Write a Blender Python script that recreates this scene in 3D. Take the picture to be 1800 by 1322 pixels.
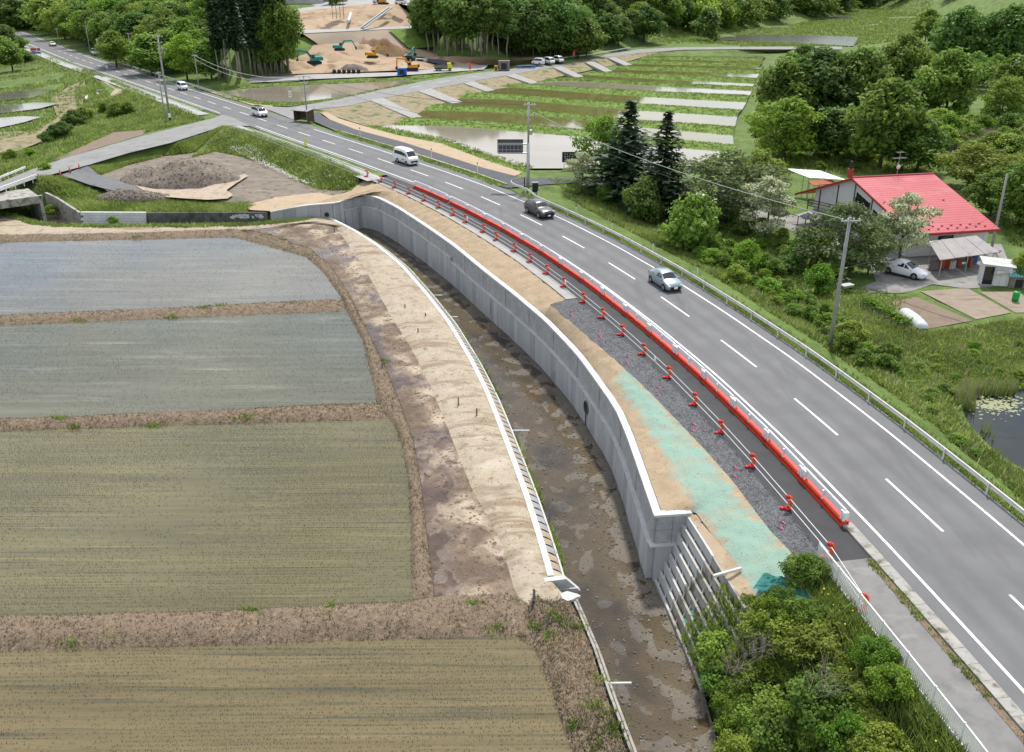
import bpy, bmesh, math, random
import numpy as np
from mathutils import Vector, Matrix, noise
from mathutils.geometry import delaunay_2d_cdt
from mathutils.bvhtree import BVHTree

R = math.radians
PI = math.pi
sc = bpy.context.scene
col = sc.collection
for o_ in list(bpy.data.objects):
    bpy.data.objects.remove(o_)

# ------------------------------------------------------------------ camera
CAM_H, PITCH, FPX = 27.5, R(24.75), 1600.0
cam_d = bpy.data.cameras.new('camera')
cam_d.sensor_width = 36.0
cam_d.lens = 36.0 * FPX / 1800.0
cam_d.clip_start = 0.5
cam_d.clip_end = 6000
cam = bpy.data.objects.new('camera', cam_d)
col.objects.link(cam)
cam.location = (0, 0, CAM_H)
cam.rotation_euler = (PI / 2 - PITCH, 0, 0)
sc.camera = cam

# ------------------------------------------------------------------ sky, sun, exposure
SUN_EL, SUN_AZ = R(58), R(14)          # azimuth clockwise from +Y
world = bpy.data.worlds.new('World')
sc.world = world
world.use_nodes = True
wn, wl = world.node_tree.nodes, world.node_tree.links
wn.clear()
w_out = wn.new('ShaderNodeOutputWorld')
w_bg = wn.new('ShaderNodeBackground')
w_bg.inputs['Strength'].default_value = 0.12
w_sky = wn.new('ShaderNodeTexSky')
w_sky.sky_type = 'NISHITA'
w_sky.sun_disc = False
w_sky.sun_elevation = SUN_EL
w_sky.sun_rotation = SUN_AZ
w_sky.air_density = 1.0
w_sky.dust_density = 1.2
w_tc = wn.new('ShaderNodeTexCoord')
w_map = wn.new('ShaderNodeMapping')
w_map.inputs['Scale'].default_value = (1.0, 1.0, 2.6)
w_map.inputs['Location'].default_value = (1.3, 0.2, 0.0)
w_no = wn.new('ShaderNodeTexNoise')
w_no.inputs['Scale'].default_value = 3.6
w_no.inputs['Detail'].default_value = 6
w_no.inputs['Roughness'].default_value = 0.58
w_no.inputs['Distortion'].default_value = 0.4
w_rp = wn.new('ShaderNodeValToRGB')
w_rp.color_ramp.elements[0].position = 0.37
w_rp.color_ramp.elements[1].position = 0.56
w_no2 = wn.new('ShaderNodeTexNoise')
w_no2.inputs['Scale'].default_value = 3.4
w_no2.inputs['Detail'].default_value = 5
w_rp2 = wn.new('ShaderNodeValToRGB')
w_rp2.color_ramp.elements[0].position = 0.3
w_rp2.color_ramp.elements[0].color = (3.8, 3.95, 4.3, 1)
w_rp2.color_ramp.elements[1].position = 0.7
w_rp2.color_ramp.elements[1].color = (8.4, 8.5, 8.7, 1)
w_mx = wn.new('ShaderNodeMix')
w_mx.data_type = 'RGBA'
wl.new(w_tc.outputs['Generated'], w_map.inputs['Vector'])
wl.new(w_map.outputs['Vector'], w_no.inputs['Vector'])
wl.new(w_map.outputs['Vector'], w_no2.inputs['Vector'])
wl.new(w_no.outputs['Fac'], w_rp.inputs['Fac'])
wl.new(w_no2.outputs['Fac'], w_rp2.inputs['Fac'])
wl.new(w_rp.outputs['Color'], w_mx.inputs['Factor'])
wl.new(w_sky.outputs['Color'], w_mx.inputs['A'])
wl.new(w_rp2.outputs['Color'], w_mx.inputs['B'])
wl.new(w_mx.outputs['Result'], w_bg.inputs['Color'])
wl.new(w_bg.outputs['Background'], w_out.inputs['Surface'])

sun_d = bpy.data.lights.new('sun', 'SUN')
sun_d.energy = 3.0
sun_d.angle = R(4.0)
sun_d.color = (1.0, 0.95, 0.87)
sun = bpy.data.objects.new('sun', sun_d)
col.objects.link(sun)
_d = Vector((math.sin(SUN_AZ) * math.cos(SUN_EL), math.cos(SUN_AZ) * math.cos(SUN_EL), math.sin(SUN_EL)))
sun.rotation_euler = _d.to_track_quat('Z', 'Y').to_euler()
sun.location = _d * 200

sc.view_settings.view_transform = 'Standard'
sc.view_settings.look = 'None'
sc.view_settings.gamma = 1
sc.view_settings.exposure = 0.70
sc.cycles.use_denoising = True
sc.cycles.max_bounces = 6
sc.cycles.transparent_max_bounces = 8

# ------------------------------------------------------------------ helpers
CP, SP = math.cos(PITCH), math.sin(PITCH)


def G(u, v, z=0.0):
    """survey point: sight line of the survey photo met with the level z (metres)"""
    x = (u - 900) / FPX
    y = -(v - 661) / FPX
    d = (x, CP + y * SP, -SP + y * CP)
    t = (z - CAM_H) / d[2]
    return Vector((d[0] * t, d[1] * t, z))


def GL(pts, z=0.0):
    return [G(p[0], p[1], p[2] if len(p) > 2 else z) for p in pts]


def arc(P):
    P = [Vector(p) for p in P]
    s = [0.0]
    for i in range(1, len(P)):
        s.append(s[-1] + (P[i] - P[i - 1]).length)
    return s


def resample(P, n):
    P = np.array([tuple(p) for p in P], float)
    s = np.r_[0, np.cumsum(np.linalg.norm(np.diff(P, axis=0), axis=1))]
    t = np.linspace(0, s[-1], n)
    return np.stack([np.interp(t, s, P[:, k]) for k in range(3)], 1)


def smooth(P, n, it=2):
    """resample a polyline and round its corners, ends kept"""
    Q = resample(P, n)
    for _ in range(it * max(1, n // 30)):
        Q[1:-1] = 0.25 * Q[:-2] + 0.5 * Q[1:-1] + 0.25 * Q[2:]
    return Q


def offset(P, d, dz=0.0):
    """shift a polyline sideways (positive = to the right of its direction)"""
    P = np.array([tuple(p) for p in P], float)
    T = np.gradient(P[:, :2], axis=0)
    T /= np.maximum(np.linalg.norm(T, axis=1), 1e-9)[:, None]
    Q = P.copy()
    Q[:, 0] += T[:, 1] * d
    Q[:, 1] -= T[:, 0] * d
    Q[:, 2] += dz
    return Q


ORD = ['first', 'second', 'third', 'fourth', 'fifth', 'sixth', 'seventh', 'eighth', 'ninth', 'tenth', 'eleventh',
       'twelfth', 'thirteenth', 'fourteenth', 'fifteenth', 'sixteenth', 'seventeenth', 'eighteenth', 'nineteenth',
       'twentieth', 'twenty-first', 'twenty-second', 'twenty-third', 'twenty-fourth', 'twenty-fifth', 'twenty-sixth',
       'twenty-seventh', 'twenty-eighth', 'twenty-ninth', 'thirtieth']


def tag(o, label=None, cat=None, group=None, kind=None):
    if label: o['label'] = label
    if cat: o['category'] = cat
    if group: o['group'] = group
    if kind: o['kind'] = kind
    return o


def empty(name, loc=(0, 0, 0), rz=0.0, label=None, cat=None, group=None):
    o = bpy.data.objects.new(name, None)
    o.empty_display_size = 0.3
    col.objects.link(o)
    o.location = loc
    o.rotation_euler = (0, 0, rz)
    return tag(o, label, cat, group)


def link(name, me, parent=None):
    o = bpy.data.objects.new(name, me)
    col.objects.link(o)
    if parent is not None:
        o.parent = parent
    return o


def kids(o):
    return list(o.children)


def copy_tree(o, parent=None):
    c = o.copy()
    col.objects.link(c)
    c.parent = parent
    for ch in kids(o):
        copy_tree(ch, c)
    return c


class MB:
    """mesh collector"""

    def __init__(self):
        self.v, self.f = [], []

    def add(self, vs, fs):
        n = len(self.v)
        self.v += [tuple(p) for p in vs]
        self.f += [tuple(i + n for i in f) for f in fs]
        return self

    def box(self, c, s, rz=0.0, rx=0.0, ry=0.0, taper=1.0):
        hx, hy, hz = s[0] / 2, s[1] / 2, s[2] / 2
        M = Matrix.Rotation(rz, 3, 'Z') @ Matrix.Rotation(ry, 3, 'Y') @ Matrix.Rotation(rx, 3, 'X')
        vs = []
        for z in (-hz, hz):
            k = taper if z > 0 else 1.0
            for x, y in ((-hx, -hy), (hx, -hy), (hx, hy), (-hx, hy)):
                vs.append(Vector(c) + M @ Vector((x * k, y * k, z)))
        return self.add(vs, [(3, 2, 1, 0), (4, 5, 6, 7), (0, 1, 5, 4), (1, 2, 6, 5), (2, 3, 7, 6), (3, 0, 4, 7)])

    def tube(self, pts, r, n=6, r2=None, caps=True):
        pts = [Vector(p) for p in pts]
        m = len(pts)
        rs = [r + ((r2 - r) * i / max(1, m - 1) if r2 is not None else 0) for i in range(m)]
        vs, fs = [], []
        for i, p in enumerate(pts):
            t = (pts[min(i + 1, m - 1)] - pts[max(i - 1, 0)]).normalized()
            a = Vector((0, 0, 1)) if abs(t.z) < 0.9 else Vector((1, 0, 0))
            b = t.cross(a).normalized()
            c = b.cross(t)
            for k in range(n):
                an = 2 * PI * k / n
                vs.append(p + (b * math.cos(an) + c * math.sin(an)) * rs[i])
        for i in range(m - 1):
            for k in range(n):
                k2 = (k + 1) % n
                fs.append((i * n + k, i * n + k2, (i + 1) * n + k2, (i + 1) * n + k))
        if caps:
            fs.append(tuple(range(n))[::-1])
            fs.append(tuple(range((m - 1) * n, m * n)))
        return self.add(vs, fs)

    def lathe(self, prof, c=(0, 0, 0), n=12, axis='Z'):
        vs, fs = [], []
        m = len(prof)
        for r, h in prof:
            for k in range(n):
                a = 2 * PI * k / n
                x, y = r * math.cos(a), r * math.sin(a)
                p = (x, y, h) if axis == 'Z' else ((h, x, y) if axis == 'X' else (x, h, y))
                vs.append(Vector(c) + Vector(p))
        for i in range(m - 1):
            for k in range(n):
                k2 = (k + 1) % n
                fs.append((i * n + k, i * n + k2, (i + 1) * n + k2, (i + 1) * n + k))
        fs.append(tuple(range(n))[::-1])
        fs.append(tuple(range((m - 1) * n, m * n)))
        return self.add(vs, fs)

    def prism(self, poly, z0, z1, M=None):
        n = len(poly)
        vs = [Vector((p[0], p[1], z0)) for p in poly] + [Vector((p[0], p[1], z1)) for p in poly]
        if M is not None:
            vs = [M @ v for v in vs]
        fs = [tuple(range(n))[::-1], tuple(range(n, 2 * n))]
        fs += [(i, (i + 1) % n, n + (i + 1) % n, n + i) for i in range(n)]
        return self.add(vs, fs)

    def sweep(self, P, sect, closed=True, caps=True):
        """sweep a cross-section [(side, up)...] along polyline P (side = to the right)"""
        P = np.array([tuple(p) for p in P], float)
        T = np.gradient(P[:, :2], axis=0)
        T /= np.maximum(np.linalg.norm(T, axis=1), 1e-9)[:, None]
        m, n = len(P), len(sect)
        vs, fs = [], []
        for i in range(m):
            for a, b in sect:
                vs.append((P[i, 0] + T[i, 1] * a, P[i, 1] - T[i, 0] * a, P[i, 2] + b))
        for i in range(m - 1):
            for k in range(n if closed else n - 1):
                k2 = (k + 1) % n
                fs.append((i * n + k, i * n + k2, (i + 1) * n + k2, (i + 1) * n + k))
        if closed and caps:
            fs.append(tuple(range(n)))
            fs.append(tuple(range((m - 1) * n, m * n))[::-1])
        return self.add(vs, fs)

    def mesh(self, mat, org=None, smooth_=False, fix=True):
        me = bpy.data.meshes.new('m')
        v = self.v
        if org is not None:
            ox, oy, oz = org
            v = [(p[0] - ox, p[1] - oy, p[2] - oz) for p in v]
        me.from_pydata(v, [], self.f)
        if fix:
            b = bmesh.new()
            b.from_mesh(me)
            bmesh.ops.recalc_face_normals(b, faces=b.faces)
            b.to_mesh(me)
            b.free()
        if mat is not None:
            me.materials.append(mat)
        if smooth_:
            me.polygons.foreach_set('use_smooth', [True] * len(me.polygons))
        me.update()
        return me

    def build(self, name, mat, parent=None, local=False, smooth_=False, fix=True):
        """world coordinates by default; local=True means already in the parent's space"""
        org = None
        if parent is not None and not local:
            q = Vector((0, 0, 0))
            p = parent
            while p is not None:
                q += Vector(p.location)
                p = p.parent
            org = q
        me = self.mesh(mat, org, smooth_, fix)
        me.name = name
        return link(name, me, parent)


def np_mesh(name, V, Fq, mat, parent=None, face_attr=None, smooth_=False, vert_attr=None):
    """fast mesh from arrays; Fq (n,3) or (n,4)"""
    me = bpy.data.meshes.new(name)
    V = np.asarray(V, np.float32)
    Fq = np.asarray(Fq, np.int32)
    k = Fq.shape[1]
    me.vertices.add(len(V))
    me.vertices.foreach_set('co', V.ravel())
    me.loops.add(Fq.size)
    me.loops.foreach_set('vertex_index', Fq.ravel())
    me.polygons.add(len(Fq))
    me.polygons.foreach_set('loop_start', np.arange(0, Fq.size, k, dtype=np.int32))
    me.polygons.foreach_set('loop_total', np.full(len(Fq), k, np.int32))
    if face_attr is not None:
        for nm, arr in face_attr.items():
            a = me.attributes.new(nm, 'FLOAT', 'FACE')
            a.data.foreach_set('value', np.asarray(arr, np.float32))
    if vert_attr is not None:
        for nm, arr in vert_attr.items():
            a = me.attributes.new(nm, 'FLOAT', 'POINT')
            a.data.foreach_set('value', np.asarray(arr, np.float32))
    if smooth_:
        me.polygons.foreach_set('use_smooth', np.ones(len(Fq), bool))
    me.update(calc_edges=True)
    me.validate()
    if mat is not None:
        me.materials.append(mat)
    if name is None:
        return me
    return link(name, me, parent)


def fbm(x, y, s=1.0, o=3, z=0.0):
    return noise.fractal((x * s, y * s, z), 1.0, 2.0, o, noise_basis='PERLIN_ORIGINAL')


def ribbon(name, A, B, nv, mat, nu=None, amp=0.0, nscale=0.6, parent=None, kind='structure', prof=None, attr=None,
           edge_keep=True, step=0.6, sm=True, taper=0):
    """sheet lofted between two polylines; UV-like point attributes: s (m along), t (0..1 across)"""
    if nu is None:
        nu = max(4, int(arc(A)[-1] / step))
    A = resample(A, nu)
    B = resample(B, nu)
    t = np.linspace(0, 1, nv + 1)
    V = A[:, None, :] * (1 - t)[None, :, None] + B[:, None, :] * t[None, :, None]
    if prof is not None:
        w_ = np.ones(nu) if not taper else np.minimum(1, np.minimum(np.arange(nu), np.arange(nu)[::-1]) / taper)
        V[:, :, 2] += np.array([prof(q) for q in t])[None, :] * w_[:, None]
    if amp:
        for i in range(nu):
            for j in range(nv + 1):
                if edge_keep and j in (0, nv):
                    continue
                V[i, j, 2] += amp * fbm(V[i, j, 0], V[i, j, 1], nscale, 3)
    s = np.r_[0, np.cumsum(np.linalg.norm(np.diff(0.5 * (A + B), axis=0), axis=1))]
    n1 = nv + 1
    idx = np.arange(nu * n1).reshape(nu, n1)
    Fq = np.stack([idx[:-1, :-1], idx[:-1, 1:], idx[1:, 1:], idx[1:, :-1]], -1).reshape(-1, 4)
    P = V.reshape(-1, 3)
    a, b, c = P[Fq[len(Fq) // 2][:3]]
    if np.cross(b - a, c - a)[2] < 0:
        Fq = Fq[:, ::-1]
    va = {'s': np.repeat(s, n1), 't': np.tile(t, nu)}
    if attr:
        for k, fn in attr.items():
            va[k] = [fn(*p) for p in P]
    o = np_mesh(name, P, Fq, mat, parent, vert_attr=va, smooth_=sm)
    if kind and parent is None:
        o['kind'] = kind
    return o


def inpoly(x, y, poly):
    c = False
    j = len(poly) - 1
    for i in range(len(poly)):
        xi, yi, xj, yj = poly[i][0], poly[i][1], poly[j][0], poly[j][1]
        if (yi > y) != (yj > y) and x < (xj - xi) * (y - yi) / (yj - yi + 1e-12) + xi:
            c = not c
        j = i
    return c


def polydist(x, y, poly):
    b = 1e9
    for i in range(len(poly)):
        ax, ay = poly[i - 1][0], poly[i - 1][1]
        bx, by = poly[i][0], poly[i][1]
        dx, dy = bx - ax, by - ay
        t = max(0, min(1, ((x - ax) * dx + (y - ay) * dy) / (dx * dx + dy * dy + 1e-9)))
        b = min(b, math.hypot(x - ax - t * dx, y - ay - t * dy))
    return b


def tin(pts, lines=(), poly=None, fill=0.0, amp=0.0, nscale=0.1, seed=1):
    """triangulate scattered 3D points; breaklines are lists of points. returns V, F"""
    P = [Vector(p) for p in pts]
    E = []
    for ln in lines:
        k = len(P)
        P += [Vector(p) for p in ln]
        E += [(k + i, k + i + 1) for i in range(len(ln) - 1)]
    faces = []
    otype = 0
    if poly is not None:
        k = len(P)
        P += [Vector(p) for p in poly]
        faces = [list(range(k, k + len(poly)))]
        otype = 1
    v2, e2, f2, ov, oe, of = delaunay_2d_cdt([p.xy for p in P], E, faces, otype, 0.01)
    V = []
    for i, q in enumerate(v2):
        src = ov[i]
        if src:
            z = P[src[0]].z
        else:
            z = min(P, key=lambda p: (p.xy - q).length).z
        V.append((q.x, q.y, z))
    F = [tuple(f) for f in f2]
    return V, F


def flat(name, poly, mat, z=None, kind='structure', parent=None):
    """flat polygon sheet"""
    V, F = tin([], (), poly)
    o = np_mesh(name, [(p[0], p[1], p[2] if z is None else z) for p in V], [f if True else f for f in F if len(f) == 3], mat, parent)
    _up(o)
    if kind and parent is None:
        o['kind'] = kind
    return o


def _up(o):
    b = bmesh.new()
    b.from_mesh(o.data)
    for f in b.faces:
        if f.normal.z < 0:
            f.normal_flip()
    b.to_mesh(o.data)
    b.free()


def patch(name, pts, mat, lines=(), poly=None, amp=0.0, nscale=0.15, cell=2.0, kind='structure', seed=3, parent=None, drape=None):
    """uneven sheet over polygon (or hull) of survey points, filled with interior points every ~cell m"""
    V, F = tin(pts, lines, poly)
    bv = BVHTree.FromPolygons(V, F)
    xs = [p[0] for p in V]
    ys = [p[1] for p in V]
    rr = random.Random(seed)
    extra = []
    ny = int((max(ys) - min(ys)) / cell)
    nx = int((max(xs) - min(xs)) / cell)
    for i in range(nx + 1):
        for j in range(ny + 1):
            x = min(xs) + (i + rr.uniform(.2, .8)) * cell
            y = min(ys) + (j + rr.uniform(.2, .8)) * cell
            h = bv.ray_cast(Vector((x, y, 500)), Vector((0, 0, -1)))
            if h[0] is not None:
                if poly is not None and polydist(x, y, poly) < cell * .4:
                    continue
                extra.append((x, y, h[0].z + amp * fbm(x, y, nscale, 4)))
    V, F = tin(list(pts) + extra, lines, poly)
    F = [f for f in F if len(f) == 3]
    if drape is not None:
        V = [(p[0], p[1], gz(p[0], p[1]) + drape + .6 * amp * fbm(p[0], p[1], nscale, 4)) for p in V]
    o = np_mesh(name, V, F, mat, parent, smooth_=True)
    _up(o)
    if kind and parent is None:
        o['kind'] = kind
    return o

# ------------------------------------------------------------------ materials
MAT = {}


def _ramp(nt, cols, pos=None):
    r = nt.nodes.new('ShaderNodeValToRGB')
    n = len(cols)
    el = r.color_ramp.elements
    while len(el) < n:
        el.new(0.5)
    for i, c in enumerate(cols):
        el[i].position = pos[i] if pos else 0.3 + 0.4 * i / max(1, n - 1)
        el[i].color = (c[0], c[1], c[2], 1)
    return r


def M(name, cols, scale=1.0, rough=0.8, bump=0.0, bscale=12.0, coord='P', pos=None, stretch=None, metallic=0.0,
      layers=(), detail=5.0, spec=0.3, ior=None, wet=None, bdist=0.05, rot=0.0, coat=0.0):
    """cols: base colours over noise. layers: (colour, scale, lo, hi, stretch) patches mixed on top.
    wet: (scale, lo, hi, rough, colour, stretch): smooth wet patches."""
    m = bpy.data.materials.new(name)
    m.use_nodes = True
    nt = m.node_tree
    N, L = nt.nodes, nt.links
    bs = N['Principled BSDF']
    bs.inputs['Roughness'].default_value = rough
    bs.inputs['Metallic'].default_value = metallic
    bs.inputs['Specular IOR Level'].default_value = spec
    if coat:
        bs.inputs['Coat Weight'].default_value = coat
        bs.inputs['Coat Roughness'].default_value = 0.05
    if ior:
        bs.inputs['IOR'].default_value = ior
    if coord == 'P':
        src = N.new('ShaderNodeNewGeometry').outputs['Position']
    elif coord == 'ST':
        a = N.new('ShaderNodeAttribute'); a.attribute_name = 's'
        b = N.new('ShaderNodeAttribute'); b.attribute_name = 't'
        c = N.new('ShaderNodeCombineXYZ')
        L.new(a.outputs['Fac'], c.inputs['X']); L.new(b.outputs['Fac'], c.inputs['Y'])
        src = c.outputs['Vector']
    else:
        src = N.new('ShaderNodeTexCoord').outputs['Object']

    def vec(st):
        if st is None and not rot:
            return src
        mp = N.new('ShaderNodeMapping')
        mp.inputs['Rotation'].default_value = (0, 0, rot)
        mp.inputs['Scale'].default_value = st or (1, 1, 1)
        L.new(src, mp.inputs['Vector'])
        return mp.outputs['Vector']

    def nz(sc_, st=None, det=detail, ro=0.6):
        n = N.new('ShaderNodeTexNoise')
        n.inputs['Scale'].default_value = sc_
        n.inputs['Detail'].default_value = det
        n.inputs['Roughness'].default_value = ro
        L.new(vec(st), n.inputs['Vector'])
        return n.outputs['Fac']

    if len(cols) == 1:
        bs.inputs['Base Color'].default_value = (*cols[0], 1)
        cur = None
        if layers or wet:
            rgb = N.new('ShaderNodeRGB')
            rgb.outputs[0].default_value = (*cols[0], 1)
            cur = rgb.outputs[0]
    else:
        r = _ramp(nt, cols, pos)
        L.new(nz(scale, stretch), r.inputs['Fac'])
        cur = r.outputs['Color']
    for ly in layers:
        c, sc_, lo, hi = ly[:4]
        st = ly[4] if len(ly) > 4 else None
        mr = N.new('ShaderNodeMapRange')
        mr.inputs['From Min'].default_value = lo
        mr.inputs['From Max'].default_value = hi
        if isinstance(sc_, str):
            at = N.new('ShaderNodeAttribute'); at.attribute_name = sc_
            L.new(at.outputs['Fac'], mr.inputs['Value'])
        else:
            L.new(nz(sc_, st), mr.inputs['Value'])
        mx = N.new('ShaderNodeMix'); mx.data_type = 'RGBA'
        L.new(mr.outputs['Result'], mx.inputs['Factor'])
        L.new(cur, mx.inputs['A'])
        mx.inputs['B'].default_value = (*c, 1)
        cur = mx.outputs['Result']
    if wet:
        sc_, lo, hi, wr, wc = wet[:5]
        st = wet[5] if len(wet) > 5 else None
        mr = N.new('ShaderNodeMapRange')
        mr.inputs['From Min'].default_value = lo
        mr.inputs['From Max'].default_value = hi
        L.new(nz(sc_, st, 3), mr.inputs['Value'])
        mx = N.new('ShaderNodeMix'); mx.data_type = 'RGBA'; mx.blend_type = 'MULTIPLY'
        L.new(mr.outputs['Result'], mx.inputs['Factor'])
        L.new(cur, mx.inputs['A'])
        mx.inputs['B'].default_value = (*wc, 1)
        cur = mx.outputs['Result']
        rr = N.new('ShaderNodeMapRange')
        rr.inputs['To Min'].default_value = rough
        rr.inputs['To Max'].default_value = wr
        L.new(mr.outputs['Result'], rr.inputs['Value'])
        L.new(rr.outputs['Result'], bs.inputs['Roughness'])
        wetfac = mr.outputs['Result']
    if cur is not None:
        L.new(cur, bs.inputs['Base Color'])
    if bump:
        bp = N.new('ShaderNodeBump')
        bp.inputs['Strength'].default_value = bump
        bp.inputs['Distance'].default_value = bdist
        if wet:
            inv = N.new('ShaderNodeMath'); inv.operation = 'MULTIPLY_ADD'
            inv.inputs[1].default_value = -bump * .93; inv.inputs[2].default_value = bump
            L.new(wetfac, inv.inputs[0]); L.new(inv.outputs[0], bp.inputs['Strength'])
        L.new(nz(bscale, None, 4), bp.inputs['Height'])
        L.new(bp.outputs['Normal'], bs.inputs['Normal'])
    MAT[name] = m
    return m


def leafmat(name, dark, mid, light, trans=0.25, up=False):
    m = bpy.data.materials.new(name)
    m.use_nodes = True
    nt = m.node_tree
    N, L = nt.nodes, nt.links
    N.remove(N['Principled BSDF'])
    at = N.new('ShaderNodeAttribute'); at.attribute_name = 'tone'
    r = _ramp(nt, [dark, mid, light], [0.0, 0.5, 1.0])
    L.new(at.outputs['Fac'], r.inputs['Fac'])
    oi = N.new('ShaderNodeObjectInfo')
    hs = N.new('ShaderNodeHueSaturation')
    mr = N.new('ShaderNodeMapRange'); mr.inputs['To Min'].default_value = .5 if up else .488; mr.inputs['To Max'].default_value = .5 if up else .518
    L.new(oi.outputs['Random'], mr.inputs['Value']); L.new(mr.outputs['Result'], hs.inputs['Hue'])
    mv = N.new('ShaderNodeMath'); mv.operation = 'MULTIPLY'; mv.inputs[1].default_value = 7.31
    fr = N.new('ShaderNodeMath'); fr.operation = 'FRACT'
    L.new(oi.outputs['Random'], mv.inputs[0]); L.new(mv.outputs[0], fr.inputs[0])
    mr2 = N.new('ShaderNodeMapRange'); mr2.inputs['To Min'].default_value = 1.0 if up else .75; mr2.inputs['To Max'].default_value = 1.0 if up else 1.25
    L.new(fr.outputs[0], mr2.inputs['Value']); L.new(mr2.outputs['Result'], hs.inputs['Value'])
    L.new(r.outputs['Color'], hs.inputs['Color'])
    d = N.new('ShaderNodeBsdfPrincipled')
    d.inputs['Roughness'].default_value = 0.6
    d.inputs['Specular IOR Level'].default_value = 0.25
    t = N.new('ShaderNodeBsdfTranslucent')
    mx = N.new('ShaderNodeMixShader'); mx.inputs['Fac'].default_value = trans
    L.new(hs.outputs['Color'], d.inputs['Base Color'])
    L.new(hs.outputs['Color'], t.inputs['Color'])
    L.new(d.outputs[0], mx.inputs[1]); L.new(t.outputs[0], mx.inputs[2])
    L.new(mx.outputs[0], N['Material Output'].inputs['Surface'])
    if up:                       # thin blades take light like the sward they form
        g = N.new('ShaderNodeNewGeometry')
        va = N.new('ShaderNodeVectorMath'); va.operation = 'MULTIPLY_ADD'
        va.inputs[1].default_value = (.35, .35, .35); va.inputs[2].default_value = (0, 0, 1)
        vn = N.new('ShaderNodeVectorMath'); vn.operation = 'NORMALIZE'
        L.new(g.outputs['Normal'], va.inputs[0]); L.new(va.outputs[0], vn.inputs[0])
        L.new(vn.outputs[0], d.inputs['Normal'])
    MAT[name] = m
    return m


# ground covers
M('grass', [(.050, .088, .018), (.090, .150, .028), (.135, .195, .042)], 0.35, .9, .6, 6, bdist=.15,
  layers=[((.20, .20, .075), .9, .55, .75), ((.05, .085, .018), 4.0, .5, .7)])
M('grass_bright', [(.070, .130, .020), (.115, .200, .030), (.155, .235, .048)], 0.5, .9, .6, 6, bdist=.15,
  layers=[((.14, .16, .06), 1.2, .58, .75)])
M('dry_grass', [(.19, .155, .095), (.27, .22, .14), (.14, .14, .065)], 0.6, .95, .6, 9, bdist=.1,
  layers=[((.07, .11, .025), .5, .52, .66)])
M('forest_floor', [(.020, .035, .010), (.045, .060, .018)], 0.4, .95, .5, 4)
M('asphalt_road', [(.122, .124, .128), (.150, .152, .156)], 0.3, .82, .35, 90, bdist=.01, pos=[.35, .65],
  layers=[((.20, .20, .205), 55, .58, .74), ((.080, .082, .085), 40, .60, .78), ((.105, .106, .11), .35, .56, .70, (1.4, .25, 1)), ((.098, .099, .102), 'wear', .1, 1.5)])
M('asphalt_new', [(.032, .033, .036), (.048, .049, .052)], 0.8, .78, .4, 80, bdist=.01,
  layers=[((.075, .075, .078), 45, .62, .78), ((.06, .058, .055), .5, .6, .8)])
M('asphalt_fresh', [(.055, .058, .066), (.075, .078, .086)], 0.6, .8, .4, 80, bdist=.01,
  layers=[((.10, .10, .105), 40, .6, .78)])
M('pavement', [(.150, .150, .148), (.190, .188, .184), (.125, .125, .125)], 0.5, .85, .35, 70, bdist=.01,
  layers=[((.24, .235, .225), 1.1, .55, .75, (.3, 1, 1)), ((.10, .098, .095), .6, .6, .75)])
M('path_concrete', [(.28, .28, .275), (.36, .36, .35)], 0.5, .85, .25, 50, bdist=.01)
M('side_asphalt', [(.19, .19, .188), (.24, .24, .235)], 0.3, .85, .3, 70, bdist=.01,
  layers=[((.15, .15, .15), .5, .55, .7)])
M('paint', [(.52, .52, .51), (.70, .70, .69)], 2.5, .6, .1, 60, bdist=.005, pos=[.28, .45],
  layers=[((.26, .26, .26), 26, .60, .76), ((.40, .40, .40), 1.3, .56, .70)])
M('concrete', [(.40, .40, .39), (.52, .52, .50)], .7, .85, .2, 40, bdist=.01,
  layers=[((.30, .295, .28), 2.5, .58, .78)])
M('concrete_white', [(.46, .46, .45), (.58, .58, .565)], 1.0, .8, .15, 40, bdist=.01,
  layers=[((.36, .355, .335), 3.0, .54, .72)])
M('concrete_panel', [(.325, .335, .345), (.405, .415, .422)], .45, .7, .12, 30, bdist=.008, stretch=(1, 1, .5),
  layers=[((.42, .43, .44), .8, .60, .78, (2.5, 2.5, .25)), ((.20, .205, .21), 1.3, .62, .75, (1, 1, .3))])
for _n, _k in (('concrete_panel_a', .86), ('concrete_panel_b', 1.1)):
    M(_n, [(.325 * _k, .335 * _k, .345 * _k), (.405 * _k, .415 * _k, .422 * _k)], .45, .7, .12, 30, bdist=.008, stretch=(1, 1, .5),
      layers=[((.42, .43, .44), .8, .60, .78, (2.5, 2.5, .25)), ((.20, .205, .21), 1.3, .60, .75, (1, 1, .3))])
M('concrete_rough', [(.27, .275, .283), (.385, .39, .395)], 1.2, .85, .5, 14, bdist=.04,
  layers=[((.18, .18, .185), 6, .56, .70)])
M('concrete_old', [(.085, .085, .08), (.14, .14, .13)], 1.2, .9, .4, 20, bdist=.02,
  layers=[((.05, .06, .035), .8, .5, .65)])
M('concrete_mossy', [(.26, .255, .23), (.36, .35, .32)], 2.0, .9, .4, 20, bdist=.02,
  layers=[((.10, .095, .06), 1.5, .5, .66)])
M('soil_tan', [(.30, .225, .150), (.385, .30, .205), (.34, .26, .175)], .5, .95, .6, 9, bdist=.06,
  layers=[((.22, .16, .10), 2.2, .58, .72), ((.44, .36, .26), .8, .60, .75)])
M('soil_slope', [(.315, .235, .152), (.385, .295, .195)], .8, .95, .7, 8, bdist=.07,
  layers=[((.23, .165, .105), 3.5, .58, .70), ((.225, .340, .280), 'green', .15, .95), ((.19, .265, .21), 13, .58, .74), ((.30, .25, .17), 1.8, .60, .76), ((.20, .15, .10), 9, .62, .74)])
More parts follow.
